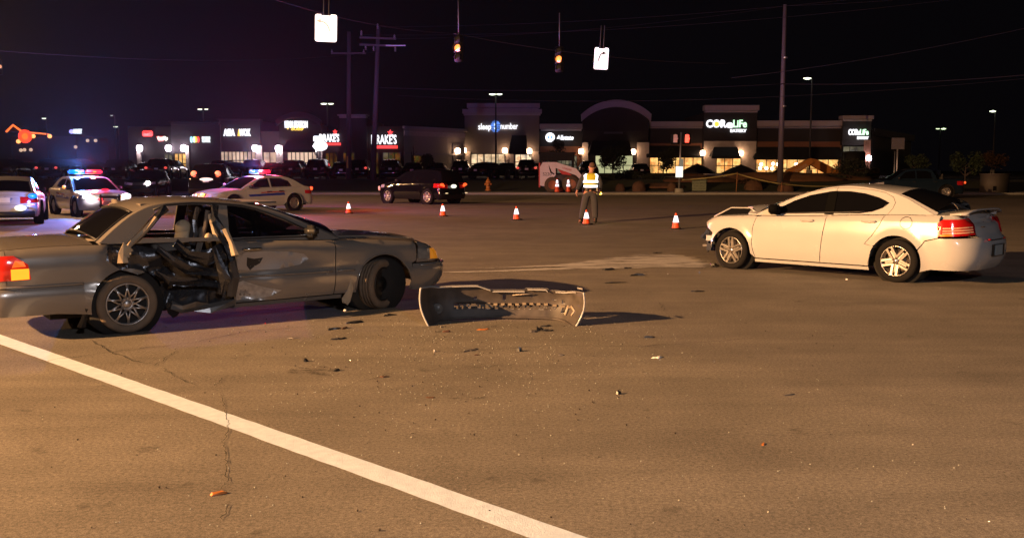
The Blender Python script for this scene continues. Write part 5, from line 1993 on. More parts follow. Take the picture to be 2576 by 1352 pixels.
b.box((3.9, 0, .72), (.06, .75, .06))
b.box((3.9, 0, .42), (.06, .75, .06))
b.build('push_bar', M_TRIM, pd)
MB().box((3.93, 0, .50), (.02, .5, .14)).build('front_plate', mat('pink_plate', (.6, .4, .4), .5), pd)
lens(pd, 'mirror_lamp', (2.0, -1.02, 1.05), (.06, .06, .06), glow('orange_lamp', (1, .3, .05), 2))
gc = G(268, 545)
place(pd, gc - Vector((math.cos(R(309)), math.sin(R(309)), 0)) * 3.4, 309)

# marked car cut by the left edge, seen from behind
pe = copy_tree(pc)
for c in KIDS(pe):
    if c.name.split('.')[0] in ('light_bar', 'flasher_light', 'front_flasher', 'front_flasher_light', 'mirror_lamp', 'dash_flasher', 'tail_glow', 'tail_glow_light', 'headlamp_bulb'):
        wipe(c)
        pass
pe['label'] = 'white police car cut off by the left edge, its tail towards us'
lens(pe, 'tail_flasher', (-1.10, -.76, .88), (.05, .13, .08), M_BLUE_L, 30, (.15, .25, 1), off=(-.25, 0, 0))
lens(pe, 'plate_lamp', (-1.15, -.42, .53), (.012, .16, .09), glow('lit_plate2', (1, .95, .75), 1.6))
lens(pe, 'low_reflector', (-1.14, -.72, .62), (.02, .1, .03), glow('dim_red', (1, .1, .15), 1.0))
lens(pe, 'low_reflector', (-1.14, .55, .45), (.02, .1, .03), glow('dim_red', (1, .1, .15), 1.0))
MB().box((-1.08, 0, .34), (.06, 1.6, .2)).build('dark_valance', M_TRIM, pe, bevel=.02)
gc = G(16, 567)
place(pe, gc + Vector((math.cos(R(113)), math.sin(R(113)), 0)) * .9, 113)

# dark vehicle driving away behind the cones
sv, SB = generic_car('suv', P_BLACK, 'black sport utility vehicle driving away with lit tail lamps and plate', 'suv', None, step=.09, name='passing_suv')
for sd in (1, -1):
    lens(sv, 'tail_glow', (-.90, sd * .80, .96), (.05, .13, .07), M_TAILLIT)
    lens(sv, 'tail_glow', (-.92, sd * .70, .90), (.05, .06, .05), M_TAILLIT)
lens(sv, 'plate_glow', (-1.02, .12, .88), (.012, .2, .09), glow('lit_plate3', (.95, .95, .75), 1.5))
lens(sv, 'side_marker', (3.62, .80, .74), (.06, .04, .12), glow('dim_marker', (1, .25, .1), .9))
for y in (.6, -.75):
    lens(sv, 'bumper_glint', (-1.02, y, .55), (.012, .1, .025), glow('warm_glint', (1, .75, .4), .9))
drop_at(sv, G(1077, 514), 139, 1, .86)

# blue pickup behind the white car
bp, _ = generic_car('pickup', P_BLUE, 'dark blue pickup truck parked beyond the white car', 'pickup truck', None, step=.12, name='pickup_truck')
MB().box((-.3, 0, .85), (1.5, 1.6, .05)).build('cargo_bed', M_TRIM, bp)
lens(bp, 'tail_glow', (-1.12, .78, .93), (.05, .06, .07), M_TAILLIT)
drop_at(bp, G(2378, 499), 176, 1, .86)

# parked cars in the lot and the queue at the far left
M_DLENS = mat('dark_lens', (.04, .004, .004), .3)
ps, _ = generic_car('sedan', P_BLACK, 'x', 'parked car', 'dark cars parked before the shops', lens=M_DLENS, step=.22, detail=False, wheel='dark', name='parked_car')
pv, _ = generic_car('suv', P_BLACK, 'x', 'parked car', 'dark cars parked before the shops', lens=M_DLENS, step=.22, detail=False, wheel='dark', name='parked_car')
pk = [ps, pv]
spots = [  # u, Y, kind, heading, label, tail lamps lit
    (862, 84, 0, 95, 'dark parked sedan just left of the paired poles', 0), (905, 86, 1, 88, 'dark parked car seen between the two poles', 1),
    (985, 86, 1, 92, 'dark parked car below the capitals of the restaurant', 0), (1040, 88, 0, 90, 'dark parked sedan before the pale side wall', 0),
    (1098, 90, 0, 86, 'dark parked sedan behind the passing vehicle roof', 0), (1160, 92, 1, 90, 'tall dark parked car right of the pale side wall', 0),
    (1212, 84, 0, 60, 'dark parked sedan behind the hydrant', 0), (1275, 90, 0, 92, 'dark parked sedan before the cream lit window', 0),
    (1325, 86, 1, 88, 'dark parked car with a red lamp, left of the loader', 1), (1345, 96, 0, 90, 'dark parked sedan just behind the loader', 0),
    (800, 82, 1, 92, 'dark parked car right of the police sedan roof lights', 0), (740, 90, 1, 88, 'dark parked car behind the red roof light', 0),
    (690, 88, 0, 88, 'dark parked sedan behind the rosy windows', 0), (640, 86, 1, 92, 'dark parked car left of the blue roof light', 0),
    (585, 84, 0, 90, 'dark parked sedan under the amber marked sign', 0), (560, 92, 1, 85, 'dark parked car farther back left of centre', 0),
    (405, 80, 1, 95, 'dark car in the queue right of the white headlamp', 1), (372, 88, 0, 88, 'dark car low under the red box sign', 1),
    (425, 90, 1, 90, 'dark car behind the tall dark van', 0), (300, 84, 1, 92, 'dark car behind the facing police car', 0),
    (235, 86, 0, 88, 'dark car above the blue flashing light', 0), (190, 80, 1, 85, 'dark car left of the facing police car roof', 0),
    (137, 78, 1, 90, 'dark car near the left with red lamps', 1), (70, 84, 0, 92, 'dark car second from the left edge', 0), (15, 80, 1, 88, 'dark car at the left edge', 0),
    (1610, 100, 0, 90, 'dark parked sedan behind the hedge', 0), (1480, 98, 1, 90, 'dark parked car hidden behind the officer', 0)]
first = [True, True]
kit = {0: (-1.14, .6, .86), 1: (-1.0, .78, .95)}
for u, Y, kd, hd, lab, lit in spots:
    if first[kd]:
        c = pk[kd]
        first[kd] = False
    else:
        c = copy_tree(pk[kd])
        for q in KIDS(c):
            if q.name.startswith('tail_glow'): bpy.data.objects.remove(q)
    c['label'] = lab
    place(c, Vector((U(u, Y), Y, GZ)), hd)
    if lit:
        x, y, z = kit[kd]
        for sd in (1, -1):
            lens(c, 'tail_glow', (x, sd * y, z), (.05, .13, .1), glow('soft_tail', (1, .08, .04), .9))

vn = copy_tree(sv)
for q in KIDS(vn):
    if q.name.split('.')[0] in ('side_marker', 'bumper_glint', 'plate_glow', 'tail_lamp', 'tail_glow'): bpy.data.objects.remove(q)
vn['label'] = 'tall dark van with two high red lamps, left of the police sedan'
vn['category'] = 'van'
vn.name = 'waiting_van'
vn.scale = (1.25, 1.15, 1.2)
for sd in (1, -1):
    lens(vn, 'tail_glow', (-.86, sd * .6, 1.2), (.05, .16, .15), glow('hot_tail', (1, .13, .02), 2.0))
lens(vn, 'plate_glow', (-1.02, -.05, .93), (.012, .34, .08), glow('lit_plate4', (.95, .75, .65), 1.2))
place(vn, Vector((U(497, 56), 58.5, 0)), 96)

o = copy_tree(pv)
for q in KIDS(o):
    if q.name.startswith('tail_glow'): bpy.data.objects.remove(q)
o['label'] = 'dark car with one white headlamp, between the police cars'
lens(o, 'headlamp_bulb', (3.65, .62, .85), (.05, .17, .15), glow('white_lamp', (1, .9, .85), 6), 15, (1, .9, .85), off=(.3, 0, 0))
place(o, Vector((U(362, 62), 64, 0)), 275)

# ------------------------------------------------------------ white sedan with the missing nose, right
P_AV = paint('cream_white_paint', (.45, .445, .445), .26, .8)
av = empty('white_sedan', (0, 0, 0), 0, 'white four door sedan at the right with its front bumper torn off', 'car', 'crashed cars')
AR, AW = .318, 2.79
ARCH = .378
sh = [(-1.10, .90), (-.98, .985), (-.6, 1.0), (-.2, 1.0), (.4, .985), (1.1, .955), (1.9, .92), (2.3, .915), (2.7, .90), (3.1, .87), (3.4, .83), (3.64, .78)]
rail = [(2.42, .915), (2.1, 1.075), (1.75, 1.235), (1.4, 1.345), (1.0, 1.405), (.6, 1.39), (.2, 1.32), (-.05, 1.235), (-.27, 1.125), (-.50, 1.005)]
AB = Body(-1.12, 3.66, .915, sh, [(.15, .07), (.26, .035), (.36, .012), (.55, 0), (.72, .005), (.88, .03), (1.0, .05), (1.4, .07)],
          (.7, 2.6), (.55, 3.0), [(.15, .05), (.45, 0), (.6, .03), (.8, .08), (1, .14)], [(.15, .08), (.3, .02), (.5, 0), (.64, .02), (.72, .08), (.95, .11), (1.02, .13)],
          .075, [(0, AR, ARCH), (AW, AR, ARCH)], .03, .06, rail, .40, ((0, .16), (.3, .07), (.45, .035), (.7, .05), (1, .22)), lean2=.12)
fw = [(2.10, .955), (1.98, 1.05), (1.75, 1.165), (1.5, 1.255), (1.19, 1.315), (1.16, .985)]
rw = [(1.07, .99), (1.10, 1.325), (.85, 1.325), (.6, 1.295), (.38, 1.24), (.20, 1.165), (.29, 1.09), (.42, 1.035), (.62, 1.0)]
FD = [(2.34, .215), (2.39, .45), (2.385, .72), (2.33, .90)]          # front door leading edge
BP = [(1.20, .215), (1.17, .5), (1.13, .8), (1.11, .97)]             # between the doors
RD = [(.47, .55), (.36, .68), (.26, .84), (.20, .98)]                # rear door trailing edge
for sd in (1, -1):
    W = lambda a, b, d=0.0, sd=sd: AB.wall(AB.U(a), b, d, sd)
    def top(xa, xb, n=14):
        return [(xa + (xb - xa) * i / n, AB.zs(xa + (xb - xa) * i / n)) for i in range(n + 1)]
    st = .045
    xw = 2.94
    panel('front_wing', FD[:1] + circ(AW, AR, ARCH, 184, 4, 24) + [(3.18, .42), (3.17, .60), (3.34, .69), (3.50, .79)] + top(3.50, 2.33)[:-1] + FD[::-1][:-1], W, P_AV, av, step=st)
    panel('door', BP[:1] + FD + top(2.33, 1.11)[1:] + BP[::-1][1:-1], W, P_AV, av, step=st, gap=.006)
    panel('door', [(.51, .215)] + BP + top(1.11, .20)[1:] + RD[::-1][1:] + circ(0, AR, ARCH, 33, 5, 8)[0:8] + [(.42, .215)], W, P_AV, av, step=st, gap=.006)
    panel('sill', [(.42, .15), (2.36, .15), (2.36, .205), (.42, .205)], lambda a, b, d=0.0, sd=sd: AB.wall(AB.U(a), b, d + .012, sd), P_AV, av, step=st)
    xq = -.60
    panel('rear_quarter', RD[:1] + [(.34, .52)] + circ(0, AR, ARCH, 36, 150, 20) + [(-.42, .64), (xq, .69)] + top(xq, .20) + RD[::-1][1:-1], W, P_AV, av, step=st)
    # greenhouse
    rl = [(float(x), float(z)) for x, z in zip(AB.RX, AB.RZ)]
    lowr = [(x, AB.zs(x)) for x in np.linspace(rl[-1][0], rl[0][0], 24)]
    S = lambda a, b, d=0.0, sd=sd: AB.gside(a, b, d, sd)
    panel('window_frame', rl + lowr[1:-1], S, P_AV, av, holes=[fw, rw], step=.05, flange=.02)
    for w in (fw, rw):
        panel('side_window', w, lambda a, b, d=0.0, sd=sd: AB.gside(a, b, d + .012, sd), M_GLD, av, step=.07, gap=0, flange=0)
    panel('pillar_cover', [(1.195, .965), (1.20, 1.318), (1.06, 1.332), (1.04, .965)], lambda a, b, d=0.0, sd=sd: AB.gside(a, b, d - .004, sd), mat('matt_black_shell', (.003, .003, .003), .9, spec=.05), av, step=.06, gap=0, flange=.01)
    # black window trims, door handles
    tb = MB()
    tb.tube([AB.gside(x, AB.zs(x) + .045, -.006, sd) for x in np.linspace(2.12, .55, 16)], .011, 5)
    tb.build('window_trim', M_TRIM, av)
    sb = MB()
    c_up = [(.20, .985), (.135, 1.08), (.11, 1.17), (.16, 1.25), (.30, 1.315), (.5, 1.352), (.8, 1.375), (1.1, 1.375), (1.5, 1.315), (1.9, 1.165), (2.2, 1.0)]
    sb.tube([AB.gside(x, z, .001, sd) for x, z in c_up], .0045, 4, cap=False)
    sb.tube([AB.gside(1.08, 1.335, .001, sd), AB.gside(1.06, 1.40, .004, sd)], .0045, 4, cap=False)
    sb.build('door_seam', M_TRIM, av)
    for xh in (1.42, .42):
        a, b_ = AB.U(xh - .11), AB.U(xh + .11)
        zh = .865 if xh > 1 else .885
        h = MB()
        h.tube([AB.wall(a, zh, .0, sd), AB.wall(a + .03, zh, -.035, sd), AB.wall(b_ - .03, zh, -.035, sd), AB.wall(b_, zh, 0, sd)], .014, 8)
        h.build('door_handle', P_AV, av)
    if sd == 1:
        fb = MB()
        ring = [AB.wall(AB.U(-.13 + .088 * math.cos(2 * math.pi * i / 28)), .885 + .088 * math.sin(2 * math.pi * i / 28), .0, sd) for i in range(29)]
        fb.tube(ring, .004, 4, cap=False)
        fb.build('fuel_flap', M_TRIM, av)
    # mirror
    p = AB.gside(2.02, 1.0, -.02, sd)
    mm = MB()
    mm.box((p.x - .03, p.y + sd * .13, p.z + .03), (.17, .17, .145), rz=sd * .25)
    mm.box((p.x + .02, p.y + sd * .01, p.z - .01), (.24, .05, .11))
    mm.build('wing_mirror', mat('matt_black_shell', (.006, .006, .006), .7, spec=.2), av, bevel=.04, seg=3)
    for x in (0, AW):
        MB().lathe([(ARCH + .006, -.30), (ARCH + .006, .035), (.1, .04)], Matrix.Translation((x, sd * .74, AR)) @ Matrix.Rotation(sd * math.pi / 2, 4, 'X') @ Matrix.Scale(-1, 4, (0, 0, 1)), 36).build('wheel_well', M_WELL, av)
    make_wheel(av, 'five', 0, sd * .785, sd, AR, .225, .22, 0, rot=.2)
    make_wheel(av, 'five', AW, sd * .785, sd, AR, .225, .22, -4 if sd == 1 else -4, rot=1.0)
    # tail lamps wrap the corner
    uq = AB.U(-.60)
    ut = AB.u0 + .56
    tl = MB()
    panel('tail_lamp', [(uq - .0, .705), (ut, .735), (ut - .02, .965), (uq - .05, .95), (uq + .02, .90)], lambda a, b, d=0.0, sd=sd: AB.wall(a, b, d - .018, sd), M_TAILR, av, step=.04, gap=0, flange=.03)
    for k in range(3):
        panel('lamp_strip', [(uq - .06, .745 + .035 * k), (ut + .05, .765 + .035 * k), (ut + .05, .783 + .035 * k), (uq - .06, .763 + .035 * k)], lambda a, b, d=0.0, sd=sd: AB.wall(a, b, d - .021, sd), mat('pale_lens', (.75, .45, .3), .12, coat=1.0), av, step=.06, gap=0, flange=0)
    panel('amber_marker', [(uq - .03, .712), (uq - .2, .722), (uq - .2, .74), (uq - .03, .735)], lambda a, b, d=0.0, sd=sd: AB.wall(a, b, d - .022, sd), glow('amber_marker', (1, .35, .02), .5, base=(.5, .2, .02)), av, step=.06, gap=0, flange=0)
# rear end
uq = AB.U(-.60)
pb = [(-.42, .62)]
qa = 2 * AB.u0
def along(a): return a
bump = [(AB.U(-.36), .20)]
arcb = [(AB.U(x), z) for x, z in circ(0, AR, ARCH, 202, 152, 8)]
side_l = arcb + [(AB.U(-.42), .63), (uq, .68)]
mirror_pts = [(2 * AB.u0 - a, z) for a, z in side_l][::-1]
lower = [(2 * AB.u0 - AB.U(-.5), .22), (AB.U(-.5), .22)]
mid = [(AB.u0 + .42, .70), (AB.u0 + .30, .64), (AB.u0 - .30, .64), (AB.u0 - .42, .70)]
panel('rear_bumper', [lower[1]] + side_l + mid + mirror_pts + [lower[0]], lambda a, b, d=0.0: AB.wall(a, b, d), P_AV, av, step=.05)
tt = []
for i in range(21):
    a = AB.u0 + .53 - 1.06 * i / 20
    aa = a if a >= AB.u0 else 2 * AB.u0 - a
    tt.append((a, AB.zs(float(np.interp(aa, AB.u, AB.X))) - .0))
panel('boot_face', [(AB.u0 - .53, .71), (AB.u0 - .30, .65), (AB.u0 + .30, .65), (AB.u0 + .53, .71)] + tt, lambda a, b, d=0.0: AB.wall(a, b, d), P_AV, av, step=.05)
for s_ in (1, -1):   # corner above the lamps
    pts = []
    for i in range(9):
        a = AB.u0 + .53 + (uq - .04 - AB.u0 - .53) * i / 8
        pts.append((a, AB.zs(float(np.interp(a, AB.u, AB.X)))))
    panel('rear_corner', pts + [(uq - .04, .945), (AB.u0 + .53, .96)], lambda a, b, d=0.0, s_=s_: AB.wall(a, b, d, s_), P_AV, av, step=.05, gap=0, flange=.01)
uc = AB.U(-.40)
panel('boot_lid', [(AB.u0, -.915), (uc + .02, -.915), (uc + .02, .915), (AB.u0, .915)], AB.strip, P_AV, av, step=.06, gap=.001, flange=.02)
b = MB()
vs = []
for i in range(15):
    y = -.74 + 1.48 * i / 14
    e = 1 - abs(y / .74) ** 4
    vs += [(-.70 - .06 * e, y, 1.005 + .045 * e), (-.84 - .05 * e, y, 1.01 + .055 * e), (-.92 - .05 * e, y, 1.01 + .066 * e)]
b.add(vs, [(3 * i + k, 3 * i + k + 1, 3 * i + 4 + k, 3 * i + 3 + k) for i in range(14) for k in range(2)], True)
so = b.build('boot_spoiler', P_AV, av).modifiers.new('thickness', 'SOLIDIFY')
so.thickness = .022
sp = MB()
for y in (-.55, .55): sp.box((-.86, y, 1.02), (.08, .03, .05))
sp.build('spoiler_foot', P_AV, av)
plp = AB.wall(AB.u0, .52, -.01)
MB().box((plp.x - .002, 0, .50), (.02, .46, .17)).build('plate_recess', M_TRIM, av)
MB().box((plp.x - .016, .02, .50), (.008, .30, .15)).build('number_plate', mat('blue_grey_plate', (.25, .32, .36), .35), av)
MB().box((AB.wall(AB.u0 + .2, .84, -.01).x, .28, .84), (.02, .13, .012)).build('badge', M_CHROME, av)
for y in (.30, -.30):
    MB().ball((plp.x + .02, y, .66), 1, .02, .045, .012, 6).build('reflector', mat('red_reflector', (.5, .01, .01), .1, coat=1), av)
# roof and screens
GS = AB.gstrip
s0, s1, hb = AB.rs_at[3], AB.rs_at[6] + .12, .90
panel('roof', [(s0, -1), (s1, -1), (s1, 1), (s0, 1)], GS, P_AV, av, step=.07, flange=0, gap=0)
panel('windscreen', [(.03, -hb), (s0 - .01, -hb), (s0 - .01, hb), (.03, hb)], lambda a, b, d=0.0: GS(a, b, d + .01), M_GLD, av, step=.08, gap=0, flange=0)
panel('rear_window', [(s1 + .01, -hb), (AB.smax - .03, -hb), (AB.smax - .03, hb), (s1 + .01, hb)], lambda a, b, d=0.0: GS(a, b, d + .006), M_GLD, av, step=.08, gap=0, flange=0)
for b0, b1 in ((-1, -hb), (hb, 1)):
    panel('screen_pillar', [(0, b0), (s0, b0), (s0, b1), (0, b1)], GS, P_AV, av, step=.07, gap=0, flange=0)
    panel('rear_pillar', [(s1, b0), (AB.smax, b0), (AB.smax, b1), (s1, b1)], GS, P_AV, av, step=.07, gap=0, flange=0)
# crumpled bonnet: buckled up in the middle
def hood(a, b, d=0.0):
    p = AB.strip(a, b, d)
    f = max(0, min(1, (p.x - 2.35) / .9))
    p.z += .10 * math.sin(f * math.pi) * (1 - (b / .915) ** 2) + .025 * noise.noise(Vector((p.x * 3, p.y * 3, 0))) * f
    p.x -= .10 * f * (1 - abs(b / .915))
    return p
uc2 = AB.U(2.22)
panel('bonnet', [(uc2, -.80), (AB.U(3.3), -.72), (AB.U(3.3), -.2), (AB.U(3.15), .0), (AB.U(2.95), .25), (AB.U(2.72), .42), (AB.U(2.60), .79), (uc2, .80)], hood, P_AV, av, step=.05)
for s_ in (1, -1):
    panel('wing_top', [(uc2 - .1, s_ * .80), (AB.U(2.9), s_ * .76), (AB.U(3.50), s_ * .72), (AB.U(3.50), s_ * .915), (uc2 - .1, s_ * .915)], AB.strip, P_AV, av, step=.06, gap=0, flange=0)
b = MB()
b.box((3.02, .0, .60), (.5, 1.3, .45), ry=.1)
b.box((3.24, .0, .42), (.14, 1.60, .16))

b.box((2.98, .35, .76), (.42, .5, .12), ry=.12, rz=.2)
b.tube([(3.1, .3, .8), (3.22, .5, .72), (3.26, .66, .55)], .03, 6)
b.build('engine_bay', mat('oily_metal', (.02, .022, .026), .35, metal=.5), av)
r = random.Random(4)
b = MB()
for i in range(16):
    p = Vector((r.uniform(3.18, 3.38), r.uniform(.45, .84), r.uniform(.3, .66)))
    b.box(p, (r.uniform(.05, .16), r.uniform(.03, .14), r.uniform(.02, .12)), rz=r.uniform(0, 3), rx=r.uniform(0, 3))
b.tube([(3.2, .80, .32), (3.28, .84, .42), (3.26, .83, .6)], .02, 6)
b.tube([(3.30, .8, .25), (3.24, .84, .35)], .012, 5)
b.build('torn_bracket', mat('broken_plastic', (.03, .035, .05), .4), av)
MB().box((3.22, .86, .50), (.16, .03, .09), rz=-.2).build('torn_label', mat('pale_sticker', (.45, .45, .5), .5), av)
MB().box((3.30, .82, .37), (.17, .05, .035), ry=.1, rz=-.2).build('exposed_bumper_bar', mat('bare_steel', (.5, .48, .45), .3, metal=.8), av)
MB().prism([(2.50, .91), (2.66, 1.005), (3.02, 1.0), (3.34, .84), (3.30, .80), (2.6, .86)], Matrix.Translation((0, .52, 0)) @ Matrix.Rotation(math.pi / 2, 4, 'X'), .05).build('bonnet_underside', mat('black_insulation', (.004, .004, .005), .9, spec=.1), av)
b = MB()
b.tube([(2.46, .60, .93), (2.66, .53, 1.02), (3.03, .52, 1.012), (3.36, .52, .85)], [.014, .012, .012, .016], 6)
b.tube([(3.36, .52, .85), (3.42, .35, .80), (3.3, .1, .86)], .013, 5)
b.build('buckled_bonnet_edge', P_AV, av)
MB().box((2.62, .86, .24), (.02, .12, .12)).build('mud_flap', M_TRIM, av)
MB().box((1.1, 0, .26), (3.6, 1.36, .12)).build('underbody', M_WELL, av)
MB().tube([(-.9, .45, .22), (-.5, .45, .24)], .035, 8).build('exhaust_pipe', M_CHROME, av)
for x in (.45, 1.45):
    for y in (-.4, .4): seat(av, x, y, .42)
MB().box((1.0, 0, .5), (2.9, 1.4, .3)).build('cabin_floor', M_CABIN, av)
MB().box((2.05, 0, .86), (.4, 1.35, .14)).build('dashboard', M_TRIM, av, bevel=.03)
MB().box((1.0, 0, 1.30), (1.3, 1.0, .02)).build('headlining', M_CABIN, av)
h = R(135.3)
drop_at(av, G(2250, 710), 135.3, 1, .785 + .10)

# ------------------------------------------------------------ wrecked grey sedan, left
P_GV = paint('grey_beige_paint', (.25, .225, .20), .26, .85, metal=.35)
M_CRUSH = mat('crushed_dark_metal', (.075, .078, .088), .28, metal=.7, var=.7, scale=5, rvar=.15, bump=.3, bscale=14)
M_BEIGE = mat('beige_trim', (.42, .33, .22), .7, var=.15)
M_GCAB = mat('grey_velour', (.12, .10, .085), .95, var=.2)
vc = empty('grey_sedan', (0, 0, 0), 0, 'grey four door sedan at the left with its rear door crushed in', 'car', 'crashed cars')
VR, VW, VA = .298, 2.90, .362
sh = [(-1.42, .80), (-1.3, .865), (-1.0, .90), (-.5, .915), (.1, .905), (.9, .895), (1.7, .875), (2.25, .855), (2.7, .845), (3.15, .815), (3.5, .775), (3.8, .70), (3.98, .62)]
rail = [(2.40, .86), (2.05, 1.03), (1.7, 1.19), (1.40, 1.27), (1.05, 1.31), (.65, 1.32), (.34, 1.285), (.13, 1.20), (-.06, 1.07), (-.24, .92)]
VB = Body(-1.45, 4.02, .965, sh, [(.15, .07), (.24, .03), (.34, .0), (.44, -.006), (.50, .0), (.525, .016), (.56, .012), (.72, .005), (.82, .02), (.95, .05), (1.4, .1)],
          (.62, 2.5), (.42, 3.2), [(.15, .10), (.28, .02), (.42, -.01), (.52, .0), (.56, .06), (.66, .09), (.8, .16), (1, .3)], [(.15, .1), (.28, .02), (.5, 0), (.56, .06), (.85, .09), (1, .14)],
          .085, [(0, VR, VA), (VW, VR, VA)], .012, .06, rail, .36, ((0, .18), (.3, .07), (.45, .04), (.72, .05), (1, .10)), lean2=.1)
fw = [(2.10, .925), (1.75, 1.085), (1.45, 1.205), (1.30, 1.245), (1.13, 1.265), (1.10, .925)]
rw = [(.99, .935), (1.01, 1.27), (.75, 1.285), (.48, 1.27), (.36, 1.225), (.12, .965)]
M_PAINTLINE = mat('rubbed_primer', (.42, .36, .32), .45, var=.2)


def dent(p, x, z, sd):
    """pushed-in door skin next to the torn opening, right side only"""
    if sd > 0: return p
    f = math.exp(-((x - 1.25) / .28) ** 2) * math.exp(-((z - .5) / .3) ** 2)
    p.y += .07 * f
    g_ = math.exp(-((x - 1.72) / .38) ** 2) * math.exp(-((z - .66) / .11) ** 2)
    p.y += .035 * g_
    h_ = math.exp(-((x - 1.2) / .25) ** 2) * math.exp(-((z - .3) / .08) ** 2)
    p.y += .05 * h_ * (1 + noise.noise(Vector((x * 9, z * 9, 0))))
    q_ = max(0, min(1, (x + .25) / .35)) * (1 if x < .5 else 0) * math.exp(-((z - .75) / .22) ** 2)
    p.y += .08 * q_ * (1 + .6 * noise.noise(Vector((x * 6, z * 6, 1))))
    return p


for sd in (1, -1):
    W = lambda a, b, d=0.0, sd=sd: dent(VB.wall(VB.U(a), b, d, sd), a, b, sd)
    S = lambda a, b, d=0.0, sd=sd: VB.gside(a, b, d, sd)
    def top(xa, xb, n=14):
        return [(xa + (xb - xa) * i / n, VB.zs(xa + (xb - xa) * i / n)) for i in range(n + 1)]
    st = .04
    panel('front_wing', [(2.26, .235)] + circ(VW, VR, VA, 190, 10, 26) + [(3.30, .42), (3.30, .535), (3.36, .56), (3.36, .70)] + top(3.36, 2.29) + [(2.285, .6)], W, P_GV, vc, step=st)
    panel('bumper_end', [(3.275, .36), (3.25, .22), (3.42, .20), (3.42, .528), (3.31, .528)], W, P_GV, vc, step=st, gap=0, flange=0)
    panel('front_door', [(1.11, .22), (2.255, .235), (2.28, .6), (2.285, .856)] + top(2.285, 1.10)[1:] + [(1.085, .6)], W, P_GV, vc, step=st * .9)
    panel('sill', [(1.0 if sd < 0 else .45, .165), (2.38, .175), (2.38, .225), (1.05 if sd < 0 else .45, .215)], lambda a, b, d=0.0, sd=sd: VB.wall(VB.U(a), b, d + .03, sd), P_GV, vc, step=st)
    if sd > 0:
        panel('rear_door', [(.45, .22), (1.10, .22), (1.085, .6)] + top(1.10, .05) + [(.15, .75), (.33, .55)] + circ(0, VR, VA, 30, 5, 6), W, P_GV, vc, step=.06)
        qf = [(.33, .55), (.15, .75)]
        xf = .05
    else:
        qf = [(.10, .60), (-.08, .67), (-.20, .76), (-.18, .86)]
        xf = -.16
    xq = -1.10
    panel('rear_quarter', [(xq, .30), (-.42, .235)] + circ(0, VR, VA, 192, 28 if sd > 0 else 62, 22) + ([] if sd > 0 else []) + qf + top(xf, xq), W, P_GV, vc, step=st)
    rl = [(float(x), float(z)) for x, z in zip(VB.RX, VB.RZ)]
    lowr = [(x, VB.zs(x)) for x in np.linspace(rl[-1][0], rl[0][0], 24)]
    panel('window_frame', rl + lowr[1:-1], S, P_GV, vc, holes=[fw, rw], step=.05, flange=.03)
    panel('side_window', fw, lambda a, b, d=0.0, sd=sd: VB.gside(a, b, d + .014, sd), M_GL, vc, step=.07, gap=0, flange=0)
    if sd > 0: panel('side_window', rw, lambda a, b, d=0.0, sd=sd: VB.gside(a, b, d + .014, sd), M_GLC, vc, step=.07, gap=0, flange=0)
    t = MB()
    t.tube([VB.gside(x, z, -.004, sd) for x, z in ((2.12, .92), (1.76, 1.10), (1.46, 1.22), (1.30, 1.262), (1.05, 1.29), (.75, 1.303), (.47, 1.288), (.34, 1.24))], .011, 6)
    t.tube([VB.gside(x, .905 if x > 1 else .91, -.006, sd) for x in np.linspace(2.12, 1.1, 8)], .010, 5)
    t.build('window_trim', M_TRIM, vc)
    t = MB()
    xs_ = np.linspace(3.22, 2.33, 10)
    t.tube([W(x, .505, -.008) for x in np.linspace(2.24, 1.13, 14)], .012, 6)
    t.tube([W(x, .505, -.008) for x in np.linspace(2.52, 2.30, 4)], .012, 6)
    t.build('rub_strip', P_GV, vc)
    t = MB()
    t.tube([VB.wall(VB.U(x), .545, -.006, sd) for x in np.linspace(-.42, -1.2, 12)], .013, 6)
    t.build('bumper_strip', P_GV, vc)
    p = VB.gside(2.0, .94, -.03, sd)
    mm = MB()
    mm.box((p.x, p.y + sd * .10, p.z + .03), (.12, .2, .13))
    mm.build('wing_mirror', M_TRIM, vc, bevel=.035)
    h_ = MB()
    h_.tube([W(1.20, .80, .004), W(1.23, .80, -.03), W(1.38, .80, -.03), W(1.41, .80, .004)], .015, 6)
    h_.build('door_handle', M_CHROME if sd < 0 else P_GV, vc)
    for x in (0, VW):
        MB().lathe([(VA + .006, -.32), (VA + .006, .035), (.1, .04)], Matrix.Translation((x, sd * .80, VR)) @ Matrix.Rotation(sd * math.pi / 2, 4, 'X') @ Matrix.Scale(-1, 4, (0, 0, 1)), 36).build('wheel_well', M_WELL, vc)
    lip = MB()
    lip.tube([W(x, z, -.008) for x, z in circ(VW, VR, VA + .008, 185, 5, 24)], .008, 5)
    lip.build('arch_lip', P_GV, vc)
    M_T2 = mat('amber_lit_tyre', (.15, .11, .075), .85, var=.4, bump=.3)  # amber lamp light put into the tyre colour
    make_wheel(vc, 'mesh', 0, sd * .80, sd, VR, .215, .19, 0, m_t=M_T2)
    make_wheel(vc, 'steel', VW, sd * .80, sd, VR, .205, .20, 30, m_t=M_T2)
    # front lamps
    un = VB.U(3.38)
    LW = lambda a, b, d=0.0, sd=sd: VB.wall(a, b, d - .012, sd)
    uf = VB.u1
    panel('headlamp', [(un + .0, .585), (un + .195, .57), (un + .195, .70), (un + .0, .705)], LW, mat('dull_headlamp', (.16, .17, .17), .12, coat=.8, var=.5, scale=20), vc, step=.05, gap=0, flange=.02)
    panel('indicator_lamp', [(un + .20, .57), (un + .47, .56), (un + .46, .685), (un + .20, .70)], LW, glow('lit_amber_lamp', (1, .31, .006), 1.5 if sd < 0 else .3, base=(.5, .2, .02)), vc, step=.05, gap=0, flange=.02)
    # tail lamps
    ua = VB.U(-.93)
